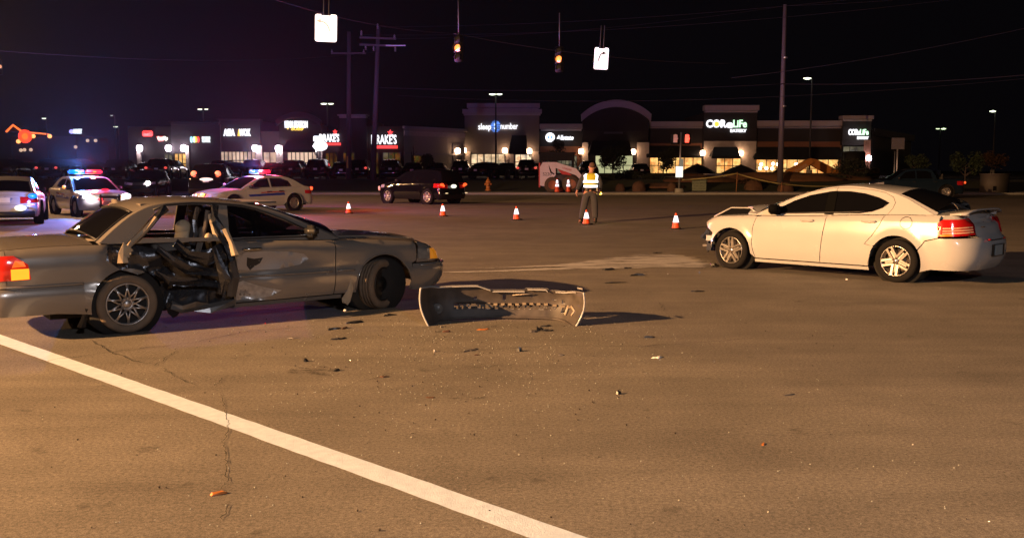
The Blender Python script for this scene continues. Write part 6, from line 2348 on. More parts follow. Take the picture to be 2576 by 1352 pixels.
    panel('tail_lamp', [(ua + .04, .615), (ua - .62, .60), (ua - .62, .84), (ua - .10, .845), (ua + .02, .76)], LW, mat('red_lens_lit', (.5, .015, .01), .15, coat=.8, emit=(1, .04, .01), es=.22), vc, step=.05, gap=0, flange=.02)
    panel('lit_lens', [(ua + .025, .62), (ua - .13, .615), (ua - .13, .72), (ua + .025, .72)], lambda a, b, d=0.0, sd=sd: VB.wall(a, b, d - .02, sd), glow('lit_amber_tail', (1, .30, .015), 1.9, base=(.5, .1, .01)), vc, step=.05, gap=0, flange=0)
    panel('lit_lens', [(ua + .0, .74), (ua - .12, .735), (ua - .09, .80), (ua - .02, .79)], lambda a, b, d=0.0, sd=sd: VB.wall(a, b, d - .02, sd), glow('lit_red_tail', (1, .12, .01), 1.2, base=(.5, .1, .01)), vc, step=.05, gap=0, flange=0)
# front end
un = VB.U(3.40)
un1 = 2 * VB.u1 - un
panel('front_bumper', [(un, .20), (un1, .20), (un1, .53), (un, .53)], lambda a, b, d=0.0: VB.wall(a, b, d), P_GV, vc, step=.05)
tp_ = []
for i in range(25):
    a = un1 + (un - un1) * i / 24
    aa = a if a <= VB.u1 else 2 * VB.u1 - a
    tp_.append((a, VB.zs(float(np.interp(aa, VB.u, VB.X)))))
panel('front_fascia', [(un - .04, .54), (un1 + .04, .54)] + tp_, lambda a, b, d=0.0: VB.wall(a, b, d), P_GV, vc, step=.05)
panel('grille', [(VB.u1 - .32, .55), (VB.u1 + .32, .55), (VB.u1 + .30, .655), (VB.u1 - .30, .655)], lambda a, b, d=0.0: VB.wall(a, b, d - .01), M_TRIM, vc, step=.05, gap=0, flange=.01)
t = MB()
t.tube([VB.wall(un + (un1 - un) * i / 24, .505, -.006) for i in range(25)], .011, 6)
t.build('bumper_strip', P_GV, vc)
# tail
ua = VB.U(-1.10)
ub = 2 * VB.u0 - ua
ax = VB.U(-.42)
panel('rear_bumper', [(2 * VB.u0 - ax, .26), (ax, .26), (VB.U(-.42), .53), (2 * VB.u0 - ax, .53)], lambda a, b, d=0.0: VB.wall(a, b, d - .006), P_GV, vc, step=.05)
tp_ = []
for i in range(25):
    a = ua + (ub - ua) * i / 24
    aa = a if a >= VB.u0 else 2 * VB.u0 - a
    tp_.append((a, VB.zs(float(np.interp(aa, VB.u, VB.X)))))
panel('tail_panel', [(ub, .54), (ua, .54)] + tp_, lambda a, b, d=0.0: VB.wall(a, b, d), P_GV, vc, step=.05)
panel('boot_lid', [(VB.u0, -.965), (VB.U(-.30), -.965), (VB.U(-.30), .965), (VB.u0, .965)], VB.strip, P_GV, vc, step=.07, gap=0, flange=0)
uc = VB.U(2.30)
panel('bonnet', [(uc - .05, -.80), (VB.U(3.30), -.72), (VB.u1 - .30, -.35), (VB.u1 - .30, .35), (VB.U(3.30), .72), (uc - .05, .80)], lambda a, b, d=0.0: VB.strip(a, b, d) + Vector((0, 0, .012)), P_GV, vc, step=.06)
for s_ in (1, -1):
    panel('wing_top', [(uc - .25, s_ * .80), (VB.U(3.30), s_ * .72), (VB.u1 - .30, s_ * .35), (VB.u1, s_ * .35), (VB.u1, s_ * .965), (uc - .25, s_ * .965)], VB.strip, P_GV, vc, step=.06, gap=0, flange=0)
panel('nose_top', [(VB.u1 - .30, -.35), (VB.u1, -.35), (VB.u1, .35), (VB.u1 - .30, .35)], VB.strip, P_GV, vc, step=.06, gap=0, flange=0)
GS = VB.gstrip
s0, s1, hb = VB.rs_at[3], VB.rs_at[7] - .02, .88
panel('roof', [(s0, -1), (s1, -1), (s1, 1), (s0, 1)], GS, P_GV, vc, step=.07, flange=0, gap=0)
panel('windscreen', [(.03, -hb), (s0 - .01, -hb), (s0 - .01, hb), (.03, hb)], lambda a, b, d=0.0: GS(a, b, d + .01), M_GL, vc, step=.08, gap=0, flange=0)
panel('rear_window', [(s1 + .01, -hb), (VB.smax - .03, -hb), (VB.smax - .03, hb), (s1 + .01, hb)], lambda a, b, d=0.0: GS(a, b, d + .004), M_GL, vc, step=.08, gap=0, flange=0)
for b0, b1 in ((-1, -hb), (hb, 1)):
    panel('screen_pillar', [(0, b0), (s0, b0), (s0, b1), (0, b1)], GS, P_GV, vc, step=.07, gap=0, flange=0)
    panel('rear_pillar', [(s1, b0), (VB.smax, b0), (VB.smax, b1), (s1, b1)], GS, P_GV, vc, step=.07, gap=0, flange=0)
t = MB()
for s_ in (-1, 1):
    t.tube([GS(s1 + (VB.smax - s1) * i / 6, s_ * hb, -.004) for i in range(7)], .010, 5)
t.tube([GS(s1 + .01, -hb + 2 * hb * i / 8, -.004) for i in range(9)], .010, 5)
t.tube([GS(VB.smax - .03, -hb + 2 * hb * i / 8, -.004) for i in range(9)], .010, 5)
t.build('rear_window_trim', M_TRIM, vc)
MB().box((1.1, 0, .24), (3.6, 1.45, .12)).build('underbody', M_WELL, vc)
MB().box((1.1, .1, .40), (2.7, 1.3, .2)).build('cabin_floor', M_GCAB, vc)
for x, y in ((.62, .42), (1.5, .40), (1.5, -.40)):
    seat(vc, x, y, .44, M_GCAB)
MB().box((.12, .1, .82), (.3, 1.3, .12)).build('parcel_shelf', M_GCAB, vc)
MB().box((1.0, .0, 1.29), (1.5, 1.1, .02)).build('headlining', M_GCAB, vc)
MB().box((2.12, 0, .82), (.42, 1.4, .15)).build('dashboard', M_TRIM, vc, bevel=.03)
sw_ = MB()
sw_.tube([(1.88 + .03 * math.cos(a), .4 + .18 * math.cos(a), .95 + .17 * math.sin(a)) for a in [2 * math.pi * i / 20 for i in range(21)]], .014, 6)
sw_.box((1.9, .4, .95), (.05, .3, .05))
sw_.build('steering_wheel', M_TRIM, vc)
MB().box((1.9, -.5, .95), (.03, .02, .02)).mesh('x')

# ---- the crushed rear door and torn pillar (right side, towards the camera)
def crush(a, b, d=0.0):
    x, z = a, b
    base = .90 - .02
    depth = .11 * math.exp(-((x - .55) / .45) ** 2) * math.exp(-((z - .50) / .40) ** 2) + .03
    q = Vector((x * 3.1, z * 3.1, 2.7))
    n1 = abs(noise.noise(q)) * 2 - .5
    n2 = abs(noise.noise(q * 2.3 + Vector((4, 1, 0)))) * 2 - .5
    n3 = noise.noise(q * 6)
    y = base - depth + .11 * n1 + .035 * n2 + .006 * n3
    return Vector((x + .03 * n2, -(y - d), z + .02 * n1))


CR = [(.40, .20), (1.02, .19), (1.11, .24), (1.09, .56), (1.10, .86), (1.02, .88), (.85, .80), (.62, .84), (.42, .80), (.22, .88), (.02, .90), (.04, .74), (.12, .68), (.26, .62), (.36, .45)]
panel('crushed_door', CR, crush, M_CRUSH, vc, step=.03, gap=0, flange=.03)
panel('bent_quarter_edge', [(-.19, .91), (-.22, .75), (-.08, .66), (.10, .60), (.22, .68), (.18, .80), (.06, .91)],
      lambda a, b, d=0.0: Vector((a, -(VB.wall(VB.U(a), b, 0, 1).y - .05 - d + .05 * noise.noise(Vector((a * 8, b * 8, 3)))), b)) , M_CRUSH, vc, step=.03, gap=0, flange=.02, flat=True)
CX = lambda x, z, d=0.0: Vector((x, -(VB.wall(VB.U(x), min(z, .85), 0, 1).y - d), z))
r = random.Random(9)


def ribbon(name, pts, w, m, tw=.4, parent=vc):
    """a folded strip of sheet metal"""
    b = MB()
    pts = [Vector(p) for p in pts]
    vs = []
    for i, p in enumerate(pts):
        d = (pts[min(i + 1, len(pts) - 1)] - pts[max(i - 1, 0)]).normalized()
        a = d.cross(Vector((0, 1, 0))).normalized()
        ang = tw * math.sin(i * 1.7 + w * 40)
        a = (a * math.cos(ang) + Vector((0, 1, 0)) * math.sin(ang)) * w * (1 - .25 * math.sin(i * 2.1))
        n_ = d.cross(a).normalized() * .012
        vs += [p - a, p + n_, p + a]
    fs = []
    for i in range(len(pts) - 1):
        for k in range(2):
            fs.append((3 * i + k, 3 * i + k + 1, 3 * i + 4 + k, 3 * i + 3 + k))
    b.add(vs, fs)
    o = b.build(name, m, parent)
    so = o.modifiers.new('thickness', 'SOLIDIFY')
    so.thickness = .012
    return o


# torn door frame leaning from the arch up to the roof rail
ribbon('torn_window_frame', [CX(.04, .80, .0), CX(.03, .90, .03), CX(.16, 1.00, .08), CX(.28, 1.11, .13), CX(.38, 1.20, .17), CX(.46, 1.26, .20)], .035, M_CRUSH)
ribbon('door_frame_edge', [CX(-.02, .78, -.03), CX(-.01, .87, -.02), CX(.06, .93, .02), CX(.2, 1.04, .07), CX(.33, 1.16, .13)], .022, mat('bare_edge', (.35, .28, .2), .45))
ribbon('torn_skin', [CX(-.06, .73, -.03), CX(-.06, .82, -.05), CX(.00, .89, -.04)], .05, M_BEIGE, .2)
ribbon('bent_pillar', [CX(.98, 1.28, .20), CX(.96, 1.15, .19), CX(1.0, 1.0, .12), CX(1.05, .85, .05), CX(1.08, .68, .02), CX(1.09, .5, .03), CX(1.07, .3, .06)], .045, M_CRUSH)
ribbon('pillar_trim', [CX(.93, 1.18, .22), CX(.95, 1.05, .18), CX(.98, .93, .13)], .038, M_BEIGE, .25)
ribbon('pillar_trim', [CX(1.04, 1.02, .10), CX(1.08, .88, .03), CX(1.10, .74, .0)], .03, M_BEIGE, .3)
ribbon('seat_belt', [CX(.90, 1.22, .22), CX(.86, 1.05, .2), CX(.80, .90, .17), CX(.74, .78, .12)], .022, M_GCAB)
ribbon('bent_frame', [CX(.80, 1.26, .21), CX(.76, 1.12, .22), CX(.74, .98, .2), CX(.70, .86, .16)], .03, M_CRUSH)
ribbon('torn_skin', [CX(.30, .86, .02), CX(.45, .72, .0), CX(.6, .62, .02), CX(.8, .58, .05), CX(1.0, .55, .03)], .05, M_CRUSH, 1.0)
ribbon('torn_skin', [CX(.25, .62, .0), CX(.40, .52, -.02), CX(.58, .48, .02), CX(.76, .47, .06), CX(.95, .42, .05)], .045, M_CRUSH, 1.2)
ribbon('torn_skin', [CX(.50, .90, .06), CX(.62, .78, .04), CX(.82, .72, .03), CX(1.0, .76, .03)], .06, M_CRUSH, .9)
ribbon('torn_skin', [CX(.90, .84, .05), CX(.93, .66, .0), CX(.98, .5, -.01), CX(.93, .34, .02)], .05, M_CRUSH, .8)
ribbon('crushed_sill', [CX(.42, .26, .02), CX(.52, .21, -.02), CX(.66, .23, .0), CX(.82, .19, -.01), CX(.98, .22, .0), CX(1.10, .22, .02)], .05, mat('scraped_metal', (.16, .16, .16), .35, metal=.6, var=.5), .7)
ribbon('crushed_sill', [CX(.36, .30, .0), CX(.42, .20, .02), (CX(.5, .15, .06))], .05, M_CRUSH, .9)
hb_ = MB()
hb_.ball(CX(.70, 1.02, .42), .10, .9, .8, 1.0)
hb_.ball(CX(.72, .93, .42), .13, .9, .8, .8)
hb_.build('torn_headrest', M_BEIGE, vc)
MB().ball(CX(.88, .93, .14), .045, 1, .6, 1.2).build('loose_clip', M_BEIGE, vc)
MB().box(CX(1.0, .84, .02), (.03, .02, .03)).mesh('x')
panel('sheen_patch', [(1.14, .58), (1.3, .565), (1.6, .565), (1.85, .60), (1.96, .66), (1.9, .72), (1.7, .755), (1.45, .77), (1.25, .765), (1.14, .75)], lambda a, b, d=0.0: dent(VB.wall(VB.U(a), b, d - .002, -1), a, b, -1), mat('sheen_grey_paint', (.36, .33, .31), .4, .3, .3, var=.15), vc, gap=0, flange=0, step=.05)  # lamp reflection painted on the door as a paler ellipse
panel('scraped_patch', [(1.13, .25), (1.3, .24), (1.5, .27), (1.62, .33), (1.45, .37), (1.3, .42), (1.2, .46), (1.13, .44)], lambda a, b, d=0.0: dent(VB.wall(VB.U(a), b, d - .003, -1), a, b, -1), mat('bare_scrape', (.42, .40, .38), .35, .4, var=.6, scale=22), vc, gap=0, flange=0, step=.04)
# black dent mark and scuffed skin on the front door
panel('scuff_mark', [(1.25, .71), (1.33, .69), (1.43, .70), (1.40, .64), (1.33, .60), (1.29, .565), (1.25, .62)], lambda a, b, d=0.0: dent(VB.wall(VB.U(a), b, d - .003, -1), a, b, -1), M_TRIM, vc, gap=0, flange=0, step=.03)
# hanging mud flaps
ribbon('mud_flap', [CX(-.40, .30, .02), CX(-.42, .2, .03), CX(-.44, .10, .05)], .03, M_TRIM, .2)
ribbon('loose_splash_guard', [CX(2.50, .40, .03), CX(2.46, .26, .0), CX(2.42, .15, -.02), CX(2.40, .11, -.03)], .04, M_BEIGE, .5)
MB().box((3.3, -.91, .545), (.03, .02, .02)).mesh('x')
lens(vc, 'roof_reflection_lamp', (0, 0, 0), (1e-3, 1e-3, 1e-3), M_TRIM)
bpy.data.objects.remove([q for q in KIDS(vc) if q.name.startswith('roof_reflection_lamp')][0])
drop_at(vc, G(326, 838), 36.2, -1, .80 + .10)

# ------------------------------------------------------------ torn-off bumper cover lying on the road, its hollow side to us
M_BUMP_IN = mat('bare_bumper_plastic', (.06, .05, .045), .6, var=.8, scale=9)
M_BUMP_OUT = P_AV
bu = empty('detached_bumper', (0, 0, 0), 0, 'torn off cream bumper cover standing on the road, hollow side showing', 'bumper')
tilt = R(-4)


def bshape(t, h, side_out=0.0):
    """t -1..1 along the cover, h 0..1 up; the ends curl round towards the camera"""
    sg, a = math.copysign(1, t), abs(t) * 1.10
    L1, r_, th = .50, .24, R(74)
    if a < L1:
        X_, Y_ = a, -.04 * (a / L1) ** 2
        nx, ny = 0, 1
    elif a < L1 + r_ * th:
        q = (a - L1) / r_
        X_, Y_ = L1 + r_ * math.sin(q), -.04 - r_ * (1 - math.cos(q))
        nx, ny = math.sin(q), math.cos(q)
    else:
        q = a - L1 - r_ * th
        X_, Y_ = L1 + r_ * math.sin(th) + q * math.cos(th), -.04 - r_ * (1 - math.cos(th)) - q * math.sin(th)
        nx, ny = math.sin(th), math.cos(th)
    a = abs(t)
    top = .315 + (.05 if t < -.25 else .05 * max(0, (-t - .12) / .13) if t < -.12 else 0) + .07 * max(0, (a - .62) / .38) ** .7 + (.02 if .22 < t < .45 else 0)
    low = .006 * max(0, 1 - a * 1.3)
    z = low + (top - low) * h
    out = .05 * math.sin(h * math.pi) + (.03 if .30 < h < .42 and a < .5 else 0) + .03 * h
    X_ = (X_ + nx * out) * (.94 + .07 * h)
    return Vector((sg * (X_ + side_out * nx), Y_ + ny * (out + side_out), z))


def grid_mesh(name, fnn, na, nb, m, parent, off=0.0, skip=None):
    P_ = [[fnn(i / na * 2 - 1, j / nb) for i in range(na + 1)] for j in range(nb + 1)]
    vs = [p for row in P_ for p in row]
    fs = []
    for j in range(nb):
        for i in range(na):
            if skip and skip((i + .5) / na * 2 - 1, (j + .5) / nb): continue
            fs.append((j * (na + 1) + i, j * (na + 1) + i + 1, (j + 1) * (na + 1) + i + 1, (j + 1) * (na + 1) + i))
    b = MB()
    b.add(vs, fs, True)
    return b.build(name, m, parent)


hole = lambda t, h: ((.60 < t < .69 and .22 < h < .5) or (.00 < t < .03 and .6 < h < .8) or (.28 < t < .31 and .68 < h < .74) or (-.5 < t < .55 and .28 < h < .42 and noise.noise(Vector((t * 34, h * 9, 2))) > .02)
                     or (.50 < t < .53 and .62 < h < .7) or (.58 < t < .62 and .55 < h < .68) or (-.3 < t < -.27 and .56 < h < .62))
o = grid_mesh('inner_skin', bshape, 120, 22, M_BUMP_IN, bu, skip=hole)
o = grid_mesh('outer_skin', lambda t, h: bshape(t, h, .014), 120, 22, M_BUMP_OUT, bu, skip=hole)
# folded lips
t = MB()
for a0, a1, dz in ((-1, -.12, .0), (-.10, .22, -.015), (.25, .45, -.01), (.52, .82, -.01), (.86, 1, .04)):
    pts = [bshape(a0 + (a1 - a0) * i / 14, 1.0) + Vector((0, -.03, dz)) for i in range(15)]
    q = [bshape(a0 + (a1 - a0) * i / 14, 1.0) + Vector((0, .02, dz + .004)) for i in range(15)]
    vs = pts + q
    t.add(vs, [(i, i + 1, 16 + i, 15 + i) for i in range(14)])
lip = t.build('top_lip', P_AV, bu)
so = lip.modifiers.new('thickness', 'SOLIDIFY')
so.thickness = .008
t = MB()
for sgn in (-1, 1):
    t.tube([bshape(sgn * 1.0, i / 12, .015) for i in range(13)], .011, 6)
t.build('end_lip', P_AV, bu)
t = MB()
t.tube([bshape(-.92 + 1.84 * i / 30, .02) + Vector((0, -.02, 0)) for i in range(31)], .014, 6)
t.build('bottom_lip', M_BUMP_IN, bu)
MB().lathe([(.001, .02), (.03, .02), (.045, .0), (.055, .02), (.06, 0)], Matrix.Translation(bshape(-.66, .36) + Vector((0, -.04, 0))) @ Matrix.Rotation(math.pi / 2, 4, 'X'), 20).build('fog_lamp_socket', mat('socket_grey', (.10, .10, .10), .4), bu)
t = MB()
for i in range(12):
    q = bshape(-.15 + .075 * i, .46)
    t.box(q + Vector((0, -.02, .0)), (.04, .03, .02))
t.build('clip_ribs', mat('pale_foam', (.3, .24, .17), .9), bu)['kind'] = 'stuff'
t = MB()
t.tube([bshape(.10, .8) + Vector((0, -.02, 0)), bshape(.3, .82) + Vector((0, -.03, 0))], .006, 5)
t.tube([bshape(.70, .5) + Vector((0, -.02, 0)), bshape(.78, .45) + Vector((0, -.05, -.02)), bshape(.77, .25) + Vector((0, -.04, 0))], .012, 5)
t.tube([bshape(.66, .5) + Vector((0, -.02, 0)), bshape(.66, .2) + Vector((0, -.03, 0))], .016, 4)
t.build('broken_bracket', mat('pale_bracket', (.4, .33, .26), .6), bu)
t = MB()
t.tube([bshape(-.9, .03), bshape(-.86, 0) + Vector((.02, -.12, -.005)), bshape(-.8, 0) + Vector((.0, -.16, .0))], .008, 5)
t.build('loose_wire', M_TRIM, bu)
gl, gr = G(1093, 818), G(1448, 818)
mid_ = (gl + gr) / 2
bu.location = (mid_.x - .03, mid_.y + .45, .012)
bu.rotation_euler = (R(4), 0, math.atan2(gr.y - gl.y, gr.x - gl.x))

# ------------------------------------------------------------ wreckage scattered on the road
M_DEB = [mat('black_shard', (.02, .02, .022), .4), mat('brown_shard', (.09, .04, .02), .6), mat('grey_shard', (.10, .09, .085), .5), mat('pale_shard', (.7, .68, .66), .3), mat('orange_shard', (.5, .16, .03), .4), mat('red_shard', (.5, .02, .02), .3)]
deb = [  # u, v, kind, size, flatness, label
    (868, 783, 3, .05, .8, 'small chrome bit under the splash guard of the grey sedan'), (975, 793, 0, .09, .3, 'flat black scrap left of the bumper end'),
    (886, 812, 0, .12, .2, 'longest black strip of wreckage under the front wheel'), (868, 826, 1, .05, .5, 'small dark brown chip beneath the long strip'),
    (834, 828, 0, .08, .3, 'black scrap left of the small brown chip'), (846, 853, 0, .07, .25, 'isolated black scrap below the other scraps'),
    (738, 851, 2, .05, .3, 'small grey scrap below the grey sedan sill'), (770, 909, 0, .045, .9, 'upright black cube shaped piece by an oil mark'),
    (848, 932, 0, .05, .5, 'dark bluish piece right of the oil mark'), (967, 948, 1, .05, .25, 'reddish brown chip alone in the foreground'),
    (1093, 884, 3, .028, 1.0, 'small bright white round piece left of centre'), (1178, 881, 2, .09, .1, 'thin flat grey strip right of the white piece'),
    (1302, 883, 0, .065, .8, 'black broken corner piece below the bumper'), (1355, 830, 0, .08, .7, 'bent black clip standing below the bumper'),
    (1340, 834, 2, .07, .3, 'grey scrap touching the bent clip'), (1374, 820, 0, .06, .2, 'small black strip under the bumper lip'),
    (1375, 832, 0, .07, .2, 'black strip right of the bent clip'), (1213, 829, 4, .06, .2, 'orange sliver below the bumper'),
    (1108, 822, 0, .05, .6, 'black clip under the left bumper end'), (1122, 835, 1, .045, .5, 'brown curled scrap under the left bumper end'),
    (1634, 849, 0, .05, .5, 'black chip below the long bumper shadow'), (1650, 900, 3, .06, .3, 'pale twig like shard right of centre'),
    (1555, 990, 0, .055, .6, 'black piece alone in the right foreground'), (1985, 993, 2, .05, .2, 'dark flat chip in the right foreground'),
    (1600, 693, 0, .12, .4, 'black scrap before the pale powder'), (1528, 679, 0, .13, .4, 'black scrap in the pale powder, left'),
    (1575, 675, 0, .08, .4, 'black scrap in the pale powder, right'), (1650, 636, 0, .12, .15, 'thin black strip behind the powder'),
    (1541, 711, 0, .16, .06, 'thin long black strip at the tip of the dark shadow'), (1753, 733, 0, .09, .2, 'black chip between bumper shadow and white car'),
    (2130, 704, 3, .05, .7, 'pale lump beneath the white car doors'), (1792, 667, 0, .10, .6, 'black scrap touching the front tyre of the white car'),
    (1680, 690, 3, .022, 1.0, 'tiny bright white bead before the powder'), (1800, 671, 0, .08, .3, 'black scrap just in front of the tyre scrap'),
    (547, 1243, 4, .05, .3, 'orange leaf shaped flake by the crack in the foreground'), (668, 814, 5, .02, .8, 'tiny red lens bit below the front door'),
    (890, 809, 0, .03, .4, 'tiny black bit on the long strip'), (1412, 893, 2, .04, .2, 'thin grey chip right of the black corner piece'), (1198, 893, 1, .03, .3, 'tiny brown chip under the flat grey strip'),
    (1920, 1117, 4, .03, .2, 'tiny orange flake in the lower right'), (1085, 1000, 1, .05, .12, 'flat brown stain like scrap in the foreground')]
for i, (u, v, kd, s_, fl, lab) in enumerate(deb):
    s_ *= .68
    r = random.Random(100 + i)
    g = G(u, v)
    b = MB()
    n = r.randint(5, 8)
    for q in range(1 if s_ < .04 else 2):
        ang = r.uniform(0, 6.28)
        el = 1.0 if fl > .5 else 1.9
        ring = []
        for k in range(n):
            a = 2 * math.pi * k / n
            rr = s_ * r.uniform(.45, 1.0)
            p = Vector((math.cos(a) * rr * el, math.sin(a) * rr * .6, 0))
            p.rotate(Matrix.Rotation(ang * (.2 if el > 1 else 1), 3, 'Z'))
            ring.append(p + Vector((q * s_ * .6, q * s_ * .2, 0)))
        hgt = s_ * fl
        lo = [Vector((p.x, p.y, .002)) for p in ring]
        hi = [Vector((p.x * .75, p.y * .75, hgt * r.uniform(.3, 1.1) + .004)) for p in ring]
        b.add(lo + hi, [tuple(range(n - 1, -1, -1)), tuple(range(n, 2 * n))] + [(k, (k + 1) % n, n + (k + 1) % n, n + k) for k in range(n)], kd == 3)
    o = b.build('debris_fragment', M_DEB[kd], None, g)
    tag(o, lab, 'debris', 'wreckage scattered on the road')

# crumbs of safety glass
r = random.Random(21)
for nm, m_, cnt in (('glass_crumbs', mat('glass_crumb', (.5, .52, .45), .15, spec=.6, coat=.3), 1100), ('plastic_crumbs', mat('dark_crumb', (.03, .022, .018), .6), 260)):
    b = MB()
    for i in range(cnt):
        if r.random() < .7:
            u, v = r.gauss(1150, 330), 800 + abs(r.gauss(0, 130))
        else:
            u, v = r.uniform(100, 2500), r.uniform(600, 1340)
        if v < 560 or v > 1340: continue
        g = G(u, v)
        if g.y > 22: continue
        s_ = r.uniform(.002, .0048) * (1 if g.y < 14 else 1.4) * (1.6 if nm[0] == 'p' else 1)
        c = Matrix.Rotation(r.uniform(0, 6), 3, 'Z') @ Matrix.Rotation(r.uniform(0, 3), 3, 'X')
        vs = [c @ Vector(p) * s_ + Vector((g.x, g.y, s_ * .8)) for p in ((1, 0, 0), (-1, .2, 0), (0, 1, .1), (0, -1, -.1), (0, 0, 1), (.1, 0, -1))]
        b.add(vs, [(0, 2, 4), (2, 1, 4), (1, 3, 4), (3, 0, 4), (2, 0, 5), (1, 2, 5), (3, 1, 5), (0, 3, 5)])
    tag(b.build(nm, m_), {'g': 'crumbs of broken safety glass strewn over the road', 'p': 'dark plastic crumbs strewn over the road'}[nm[0]], kind='stuff')

# ------------------------------------------------------------ officer
M_SKIN = mat('skin', (.42, .20, .13), .55, var=.08)
M_SHIRT = mat('dark_uniform_shirt', (.03, .03, .035), .85)
M_TROUS = mat('grey_uniform_trousers', (.05, .047, .055), .9, var=.15, bump=.2)
M_VEST = mat('yellow_vest', (.60, .52, .03), .75, emit=(1, .62, .05), es=.03)  # faint glow put into the cloth
M_STRIP = glow('reflective_glow_strip', (.92, .9, 1.0), 3.2, base=(.8, .8, .8))  # strips emit, imitating the light they would throw back
M_HAIR = mat('short_brown_hair', (.09, .045, .03), .85)
M_BOOT = mat('black_boot', (.012, .012, .012), .35)


def skin_mesh(name, verts, edges, radii, m, parent, root=0, sub=2):
    me = bpy.data.meshes.new(name)
    me.from_pydata(verts, edges, [])
    o = bpy.data.objects.new(name, me)
    COL.objects.link(o)
    sk = o.modifiers.new('skin', 'SKIN')
    if not me.skin_vertices: me.skin_vertices.new()
    for i, rr in enumerate(radii):
        a = rr if isinstance(rr, tuple) else (rr, rr)
        me.skin_vertices[0].data[i].radius = a
        me.skin_vertices[0].data[i].use_root = (i == root)
    ss = o.modifiers.new('sub', 'SUBSURF')
    ss.levels = ss.render_levels = sub
    bpy.context.view_layer.update()
    ev = o.evaluated_get(bpy.context.evaluated_depsgraph_get())
    nm = bpy.data.meshes.new_from_object(ev)
    nm.polygons.foreach_set('use_smooth', [True] * len(nm.polygons))
    bpy.data.objects.remove(o)
    nm.name = name
    return link(name, nm, m, parent)


of = empty('person', G(1484, 561), 0, 'person in dark uniform and yellow reflective vest, seen from behind, holding a torch', 'person')
# local: +Y away from the camera (facing), X right
body = {
    'pel': ((0, 0, 1.0), (.155, .11)), 'wai': ((.0, .0, 1.14), (.15, .11)), 'che': ((.01, .0, 1.36), (.19, .125)), 'nk0': ((.02, 0, 1.54), (.075, .075)), 'nk': ((.035, .01, 1.62), (.06, .06)),
    'hd0': ((.05, .03, 1.72), (.082, .095)), 'hd1': ((.055, .03, 1.80), (.078, .09)),
    'hpL': ((-.10, 0, .95), (.10, .10)), 'knL': ((-.17, .02, .52), (.07, .075)), 'anL': ((-.25, -.02, .09), (.048, .05)), 'ftL': ((-.28, .15, .04), (.045, .035)),
    'hpR': ((.10, 0, .95), (.10, .10)), 'knR': ((.13, .03, .52), (.07, .075)), 'anR': ((.15, .0, .09), (.048, .05)), 'ftR': ((.18, .17, .04), (.045, .035)),
    'shL': ((-.19, 0, 1.48), (.075, .075)), 'elL': ((-.31, -.04, 1.20), (.05, .05)), 'wrL': ((-.37, .02, .98), (.032, .03)), 'haL': ((-.385, .03, .91), (.028, .042)),
    'shR': ((.22, 0, 1.48), (.075, .075)), 'elR': ((.30, -.05, 1.22), (.05, .05)), 'wrR': ((.29, .10, 1.03), (.032, .03)), 'haR': ((.29, .16, .97), (.028, .04))}
ks = list(body)
ed = [('pel', 'wai'), ('wai', 'che'), ('che', 'nk0'), ('nk0', 'nk'), ('nk', 'hd0'), ('hd0', 'hd1'), ('pel', 'hpL'), ('hpL', 'knL'), ('knL', 'anL'), ('anL', 'ftL'), ('pel', 'hpR'), ('hpR', 'knR'), ('knR', 'anR'), ('anR', 'ftR'),
      ('che', 'shL'), ('shL', 'elL'), ('elL', 'wrL'), ('wrL', 'haL'), ('che', 'shR'), ('shR', 'elR'), ('elR', 'wrR'), ('wrR', 'haR')]
skin_mesh('body', [body[k][0] for k in ks], [(ks.index(a), ks.index(b_)) for a, b_ in ed], [body[k][1] for k in ks], M_SKIN, of, 0)
for sd, hx in ((-1, 'haL'), (1, 'haR')):
    h = Vector(body[hx][0])
    for i in range(4):
        ln = (.075, .085, .08, .062)[i]
        o_ = (i - 1.5) * .021
        base = h + Vector((0, o_ if sd < 0 else o_ * .5, -.005 - .002 * abs(i - 1)))
        d1 = Vector((-.01 * sd, 0, -.045))
        d2 = Vector((-.035 * sd, .004, -.03))
        skin_mesh('finger', [base, base + d1 * (ln / .085), base + d1 * (ln / .085) + d2], [(0, 1), (1, 2)], [.0095, .009, .007], M_SKIN, of, 0, 1)
    skin_mesh('thumb', [h + Vector((-.01 * sd, .03, .02)), h + Vector((-.03 * sd, .06, -.01)), h + Vector((-.035 * sd, .065, -.045))], [(0, 1), (1, 2)], [.011, .010, .008], M_SKIN, of, 0, 1)


def cloth(name, names, edges, grow, m, over=None, root=0):
    over = over or {}
    P_, R_ = [], []
    for k in names:
        p, rr = body[k] if k in body else over[k]
        if k in over: p, rr = over[k]
        P_.append(p)
        R_.append((rr[0] + grow, rr[1] + grow))
    return skin_mesh(name, P_, [(names.index(a), names.index(b_)) for a, b_ in edges], R_, m, of, root)


cloth('trousers', ['pel', 'wa2', 'hpL', 'knL', 'anL', 'hpR', 'knR', 'anR'], [('pel', 'wa2'), ('pel', 'hpL'), ('hpL', 'knL'), ('knL', 'anL'), ('pel', 'hpR'), ('hpR', 'knR'), ('knR', 'anR')], .026, M_TROUS,
      {'wa2': ((0, 0, 1.06), (.15, .11)), 'anL': ((-.245, -.01, .12), (.06, .06)), 'anR': ((.148, .0, .12), (.06, .06))})
cloth('shirt', ['che', 'wai', 'nk1', 'shL', 'elL', 'wsL', 'shR', 'elR', 'wsR'], [('che', 'wai'), ('che', 'nk1'), ('che', 'shL'), ('shL', 'elL'), ('elL', 'wsL'), ('che', 'shR'), ('shR', 'elR'), ('elR', 'wsR')], .018, M_SHIRT,
      {'nk1': ((.02, 0, 1.52), (.075, .07)), 'wsL': ((-.365, .01, 1.02), (.035, .035)), 'wsR': ((.293, .08, 1.05), (.035, .035))})
